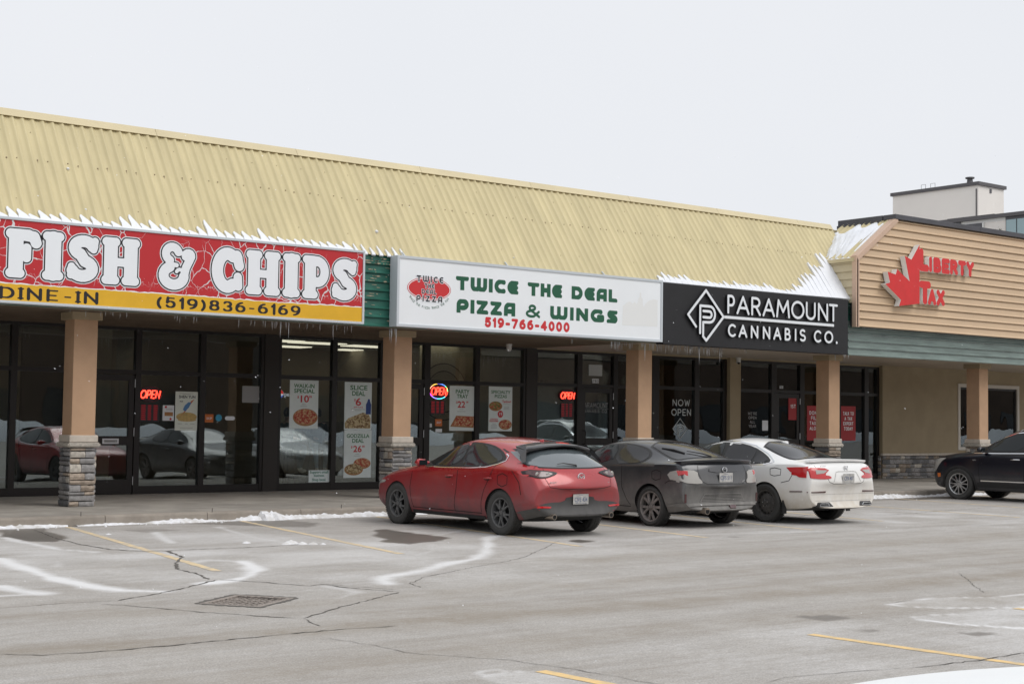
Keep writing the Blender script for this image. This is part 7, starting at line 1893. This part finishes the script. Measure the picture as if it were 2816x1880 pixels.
def suv(x, y, head):
    t = thing("parked_car", (0, 0, 0), "dark navy crossover with bright multi-spoke wheels, cut by the right edge of the photo", "car", "cars parked nose-in along the walkway")
    pm = paint("navy_car_paint", (0.006, 0.007, 0.015), grime=(.12, .115, .11), hi=.85, amt=.5, metal=.3, rough=.28, coat=.8)
    hw = .95; wb = 1.43
    ST = [(2.16, .36, .44, .56, .70, .76, .66, .86, .52, .88, .17), (2.10, .26, .64, .58, .82, .84, .78, .95, .64, .97, .17), (1.90, .22, .76, .60, .91, .90, .87, 1.02, .70, 1.05, .10),
     (1.43, .20, .84, .60, .945, .99, .90, 1.08, .74, 1.12, .03), (1.0, .20, .84, .60, .945, 1.03, .905, 1.13, .76, 1.165, 0), (.52, .20, .84, .60, .945, 1.05, .90, 1.40, .70, 1.48, 0),
     (.10, .20, .84, .60, .945, 1.065, .895, 1.61, .66, 1.71, 0), (-.4, .20, .84, .60, .945, 1.08, .895, 1.68, .64, 1.79, 0), (-1.0, .20, .84, .60, .945, 1.10, .895, 1.64, .62, 1.73, 0),
     (-1.5, .22, .84, .62, .945, 1.13, .90, 1.54, .61, 1.64, 0), (-1.95, .25, .82, .64, .94, 1.14, .88, 1.40, .65, 1.56, -.03), (-2.15, .28, .80, .64, .93, 1.10, .85, 1.22, .70, 1.30, -.08),
     (-2.24, .30, .76, .62, .92, .95, .84, 1.02, .72, 1.05, -.12), (-2.3, .34, .70, .6, .88, .76, .82, .82, .7, .85, -.13)]
    sm, bvh = body_mesh(ST, [pm]); me = cut_wells(sm, (wb, -wb), .40, hw, pm); obj("body", me, t)
    for ya in (wb, -wb):
        for s in (-1, 1): wheel(t, s * (hw - .125), ya, s, .365, .235, .245, 'multi', m_rimb)
    for v in 'LR':
        decal(bvh, v, [(1.12,1.105),(.80,1.23),(.40,1.43),(.10,1.545),(-.4,1.59),(-1.0,1.57),(-1.6,1.45),(-1.75,1.30),(-1.3,1.16),(-.4,1.13),(.5,1.11)], .002, m_cblack, t, "window_surround")
        for w_ in ([(.98,1.135),(.74,1.235),(.74,1.14)], [(.70,1.145),(.70,1.25),(.40,1.405),(.12,1.51),(-.20,1.545),(-.20,1.155)], [(-.28,1.16),(-.28,1.55),(-.7,1.55),(-1.02,1.53),(-1.02,1.18)], [(-1.1,1.19),(-1.1,1.52),(-1.5,1.43),(-1.62,1.33),(-1.4,1.22)]):
            decal(bvh, v, w_, .006, m_cglass, t, "side_window", rnd_=1)
        b = B(); ribbon(bvh, v, [(1.16,1.095),(.80,1.25),(.38,1.455),(.08,1.565),(-.4,1.61),(-1.0,1.59),(-1.62,1.47),(-1.80,1.29),(-1.3,1.15),(-.4,1.115),(.5,1.095),(1.16,1.09)], .017, .006, b); b.obj("chrome_strip", m_chrome, t, local=True, smooth=True)
        b = B(); ribbon(bvh, v, [(.85,.46),(-.95,.46)], .022, .012, b); b.obj("chrome_sill_strip", m_chrome, t, local=True)
        b = B()
        for g_ in ([(.86,1.09),(.92,.8),(.86,.33)], [(-.24,1.1),(-.24,.7),(-.2,.33)], [(.86,.33),(-.95,.33)], [(1.90,1.0),(1.5,1.045),(1.1,1.07)]): ribbon(bvh, v, g_, .012, .0015, b)
        b.obj("door_gaps", m_seam, t, local=True)
        decal(bvh, v, [(.95,.31),(.95,.42),(-.95,.42),(-.95,.31)], .008, m_cblack, t, "sill_trim", rnd_=0)
        for ya in (wb, -wb):
            outer = [(ya + .46*math.cos(R(a)), .335 + .46*math.sin(R(a))) for a in range(-12, 193, 8)]; inner = [(ya + .405*math.cos(R(a)), .335 + .405*math.sin(R(a))) for a in range(192, -13, -8)]
            decal(bvh, v, outer + inner, .010, m_cblack, t, "arch_trim", rnd_=0, step=.04, th=.02)
        for hy in (.10, -.90):
            f = caster(bvh, v); l0, n0 = f(hy, .96); l1, n1 = f(hy - .22, .965); tube_obj(t, "door_handle", [l0 + n0*.012, l0*.7 + l1*.3 + n0*.04, l0*.2 + l1*.8 + n0*.04, l1 + n1*.012], [.012, .015, .015, .012], m_chrome)
        f = caster(bvh, v); l, n_ = f(1.02, .93); b = B(); b.box(l.x - .012, l.x + .012, .98, 1.07, .92, .945); b.obj("fender_badge", m_chrome, t, local=True)
        decal(bvh, v, [(2.02,.60),(1.93,.60),(1.93,.52),(2.0,.50)], .01, m_orange, t, "side_marker", rnd_=0)
        tube_obj(t, "roof_rail", [(math.copysign(.60, l.x), yy, zz) for yy, zz in ((.02, 1.615), (-.1, 1.665), (-.6, 1.70), (-1.2, 1.69), (-1.6, 1.64))], .014, m_alu, 6)
    for s in (-1, 1): decal(bvh, 'F', [(s*.55,.86),(s*.80,.97),(s*.86,.9),(s*.82,.62),(s*.76,.62),(s*.72,.82)], .01, m_clear, t, "headlight")
    decal(bvh, 'F', [(-.5,.80),(.5,.80),(.42,.52),(-.42,.52)], .01, m_cblack, t, "grille")
    mirror_part(t, .80, 1.16, .88, pm, 1)
    b = B(); b.add([(0,0,0)],[]) 
    decal(bvh, 'T', [(-.62,.50+.42),(.62,.92),(.58,.28),(-.58,.28)], .005, m_cglass, t, "windscreen", rnd_=1)
    place(t, x, y, head); return t
red_car(14.42, 18.85, -0.5)
gt, _ = make_sedan_like(17.85, 19.15, 1.2, 'grey')
wt, _ = make_sedan_like(20.35, 19.0, -0.6, 'white')
sv = suv(30.8, 19.5, -4.0)
m_clean = paint("clean_white_paint", (0.92, 0.94, 0.94), hi=.3, amt=.2, coat=.1, rough=.5)
def car_copy(src, x, y, head, lab, clean=False):
    def cp(o, par):
        c = o.copy(); COL.objects.link(c); c.parent = par
        if clean and o.type == 'MESH':
            for sl in c.material_slots:
                if sl.material and sl.material.name == 'white_car_paint': sl.link = 'OBJECT'; sl.material = m_clean
        for ch in o.children: cp(ch, c)
        return c
    r_ = cp(src, None); r_['label'] = lab
    if 'group' in r_: del r_['group']
    place(r_, x, y, head); return r_
car_copy(wt, 4.15, 1.13, 0, "white car whose bonnet edge just enters the bottom right corner", True)
# cars of the row behind the camera, seen only as reflections in the shop windows
car_copy(sv, -6.5, -4.5, 172, "dark crossover parked behind the viewpoint, mirrored in the left shop window")
car_copy(wt, 17.5, -9.5, 96, "white sedan parked behind the viewpoint, mirrored faintly in the cannabis shop window")
car_copy(gt, -1.0, -5.0, 178, "grey liftback parked behind the viewpoint, mirrored in the shop glass")
U = 1.197
# ================================================================ PEOPLE ON STOOLS INSIDE THE PIZZA SHOP
m_jean = mat("blue_denim", (0.34, 0.46, 0.58), rough=.9, var=.2, vscale=10); m_jean2 = mat("dark_jeans", (0.12, 0.16, 0.19), rough=.9, var=.2, vscale=10)
m_coat = mat("dark_winter_jacket", (0.02, 0.03, 0.03), rough=.9); m_skin = mat("skin", (0.42, 0.25, 0.18), rough=.6); m_shoe = mat("pale_canvas_shoe", (0.8, 0.77, 0.7), rough=.7); m_hair = mat("dark_hair", (0.025, 0.018, 0.014), rough=.8)
def person(x, y, seat, turn, lab, jeans, seed):
    """seated on a high stool: one skinned body; local y = facing direction"""
    t = thing("person", (x / U, y / U, SW), lab, "person"); t.rotation_euler = (0, 0, R(turn)); h = seat
    r_ = random.Random(seed); V = []; E = []; RD = []
    def v(p, rad, par=None):
        V.append(p); RD.append(rad); i = len(V) - 1
        if par is not None: E.append((par, i))
        return i
    pel = v((0, 0, h + .10), .135); ab = v((0, .01, h + .28), .125, pel); ch = v((0, .03, h + .46), .145, ab); nk = v((0, .04, h + .60), .06, ch); hb = v((0, .06, h + .70), .085, nk); hd = v((0, .07, h + .79), .09, hb)
    for s in (-1, 1):
        hp = v((s*.09, .06, h + .07), .095, pel); k = v((s*(.12 + .03*r_.random()), .44, h + .06 + .02*s), .068, hp); cf = v((s*.13, .45 + .06*s, h - .18), .058, k); an = v((s*.12, .43 + .10*s, h - .40), .042, cf); he = v((s*.12, .45 + .10*s, h - .46), .042, an); v((s*.13, .60 + .10*s, h - .48), .036, he)
        sh = v((s*.19, .03, h + .52), .07, ch); el = v((s*.24, .14, h + .30), .048, sh); wr = v((s*.13, .36, h + .24), .032, el); pa = v((s*.11, .42, h + .235), .034, wr)
        for f_ in range(4):
            a = v((s*(.085 + f_*.017), .475, h + .235), .010, pa); v((s*(.085 + f_*.017), .50 - .006*f_, h + .215), .009, a)
        th = v((s*.075, .425, h + .225), .011, pa); v((s*.06, .45, h + .215), .009, th)
    me = bpy.data.meshes.new("person"); me.from_pydata(V, E, []); ob = bpy.data.objects.new("tmp", me); COL.objects.link(ob)
    ob.modifiers.new("k", 'SKIN'); 
    sk = me.skin_vertices[0].data
    for i, rr in enumerate(RD): sk[i].radius = (rr, rr)
    sk[0].use_root = True
    sd = ob.modifiers.new("s", 'SUBSURF'); sd.levels = 2; sd.render_levels = 2
    dg = bpy.context.evaluated_depsgraph_get(); dg.update(); out = bpy.data.meshes.new_from_object(ob.evaluated_get(dg)); bpy.data.objects.remove(ob)
    for m_ in (jeans, m_coat, m_skin, m_shoe): out.materials.append(m_)
    for p in out.polygons:
        c = p.center; z = c.z - h; i = 0
        if z < -.41: i = 3
        elif z < .13 and c.y < .5: i = 0
        elif z > .56 or (c.y > .37 and z > .17): i = 2
        else: i = 1 if z > .13 else 0
        p.material_index = i; p.use_smooth = True
    obj("body", out, t)
    b = B(); F = lambda a, c, q: (a, .07 + c, h + .80 + q)
    b.lathe([(.0, .125), (.06, .105), (.10, .04), (.105, -.03), (.09, -.09)], lambda a, c, q: (a, .045 + c * 1.05, h + .80 + q), 14); b.obj("hair", m_hair, t, smooth=True, local=True)
    for s in (-1, 1):
        b = B(); b.lathe([(0, .006), (.010, .003), (.012, 0)], lambda a, c, q: (s*.032 + a, .155 + q, h + .79 + c), 8); b.obj("eye", m_coat, t, local=True)
        b = B(); b.box(s*.092 - .008, s*.092 + .008, .055, .085, h + .76, h + .82); b.obj("ear", m_skin, t, local=True)
    b = B(); b.add([(-.012, .152, h + .76), (.012, .152, h + .76), (0, .18, h + .755), (0, .155, h + .80)], [(0,1,2), (0,2,3), (1,3,2)]); b.obj("nose", m_skin, t, local=True)
    b = B(); b.box(-.022, .022, .148, .156, h + .725, h + .733); b.obj("mouth", mat("lips", (0.3, 0.12, 0.1)), t, local=True)
    st = thing("bar_stool", (x / U, y / U, SW), "black bar stool under the " + ("person in pale jeans" if jeans is m_jean else "person in dark jeans") + " inside the pizza shop", "stool", "bar stools inside the pizza shop window")
    b = B(); b.lathe([(0, h), (.17, h), (.18, h - .03), (.16, h - .06), (0, h - .06)], lambda a, c, q: (a, c, q), 18); b.obj("seat", m_frame, st, local=True)
    for k in range(4):
        a = math.pi / 4 + k * math.pi / 2; b = B(); b.tube([(.12*math.cos(a), .12*math.sin(a), h - .06), (.22*math.cos(a), .22*math.sin(a), .0)], .013, 6); b.obj("leg", m_frame, st, local=True)
    b = B(); b.tube([(.19*math.cos(q*math.pi/8), .19*math.sin(q*math.pi/8), .28) for q in range(17)], .009, 6); b.obj("footring", m_frame, st, local=True)
U_save = U; U = 1.0
SWm = SW * 1.197
SW_keep = SW; SW = SWm
person(17.05, 28.75, .86, 165, "seated person in light blue jeans and pale shoes behind the pizza shop glass", m_jean, 1)
person(16.30, 28.75, .86, 195, "seated person in dark jeans and pale shoes at the left of the pizza shop window", m_jean2, 2)
U = U_save; SW = SW_keep
# a few snowflakes drifting down
b = B(); rf = random.Random(77)
m_flake = mat("snowflake", (0.85, 0.87, 0.9), rough=.9)
for i in range(420):
    dd = rf.uniform(6, 17); an = R(38.16 + rf.uniform(-21, 21)); x_, y_ = dd * math.sin(an), dd * math.cos(an); z_ = rf.uniform(.3, 5.5); s_ = rf.uniform(.0018, .0034); ln = rf.uniform(.8, 3)
    dx_, dz_ = rf.uniform(-1, 1), rf.uniform(-.6, .4)
    b.add([(x_ - s_*ln*dx_, y_, z_ - s_*ln*dz_), (x_, y_ - s_, z_ - s_), (x_ + s_*ln*dx_, y_, z_ + s_*ln*dz_), (x_, y_ + s_, z_ + s_), (x_ + s_, y_, z_ - s_)], [(0,1,2), (0,2,3), (0,1,4), (1,2,4), (2,3,4), (3,0,4)])
tag(b.obj("falling_snow", m_flake), "sparse snowflakes drifting through the air", "snow", kind='stuff')
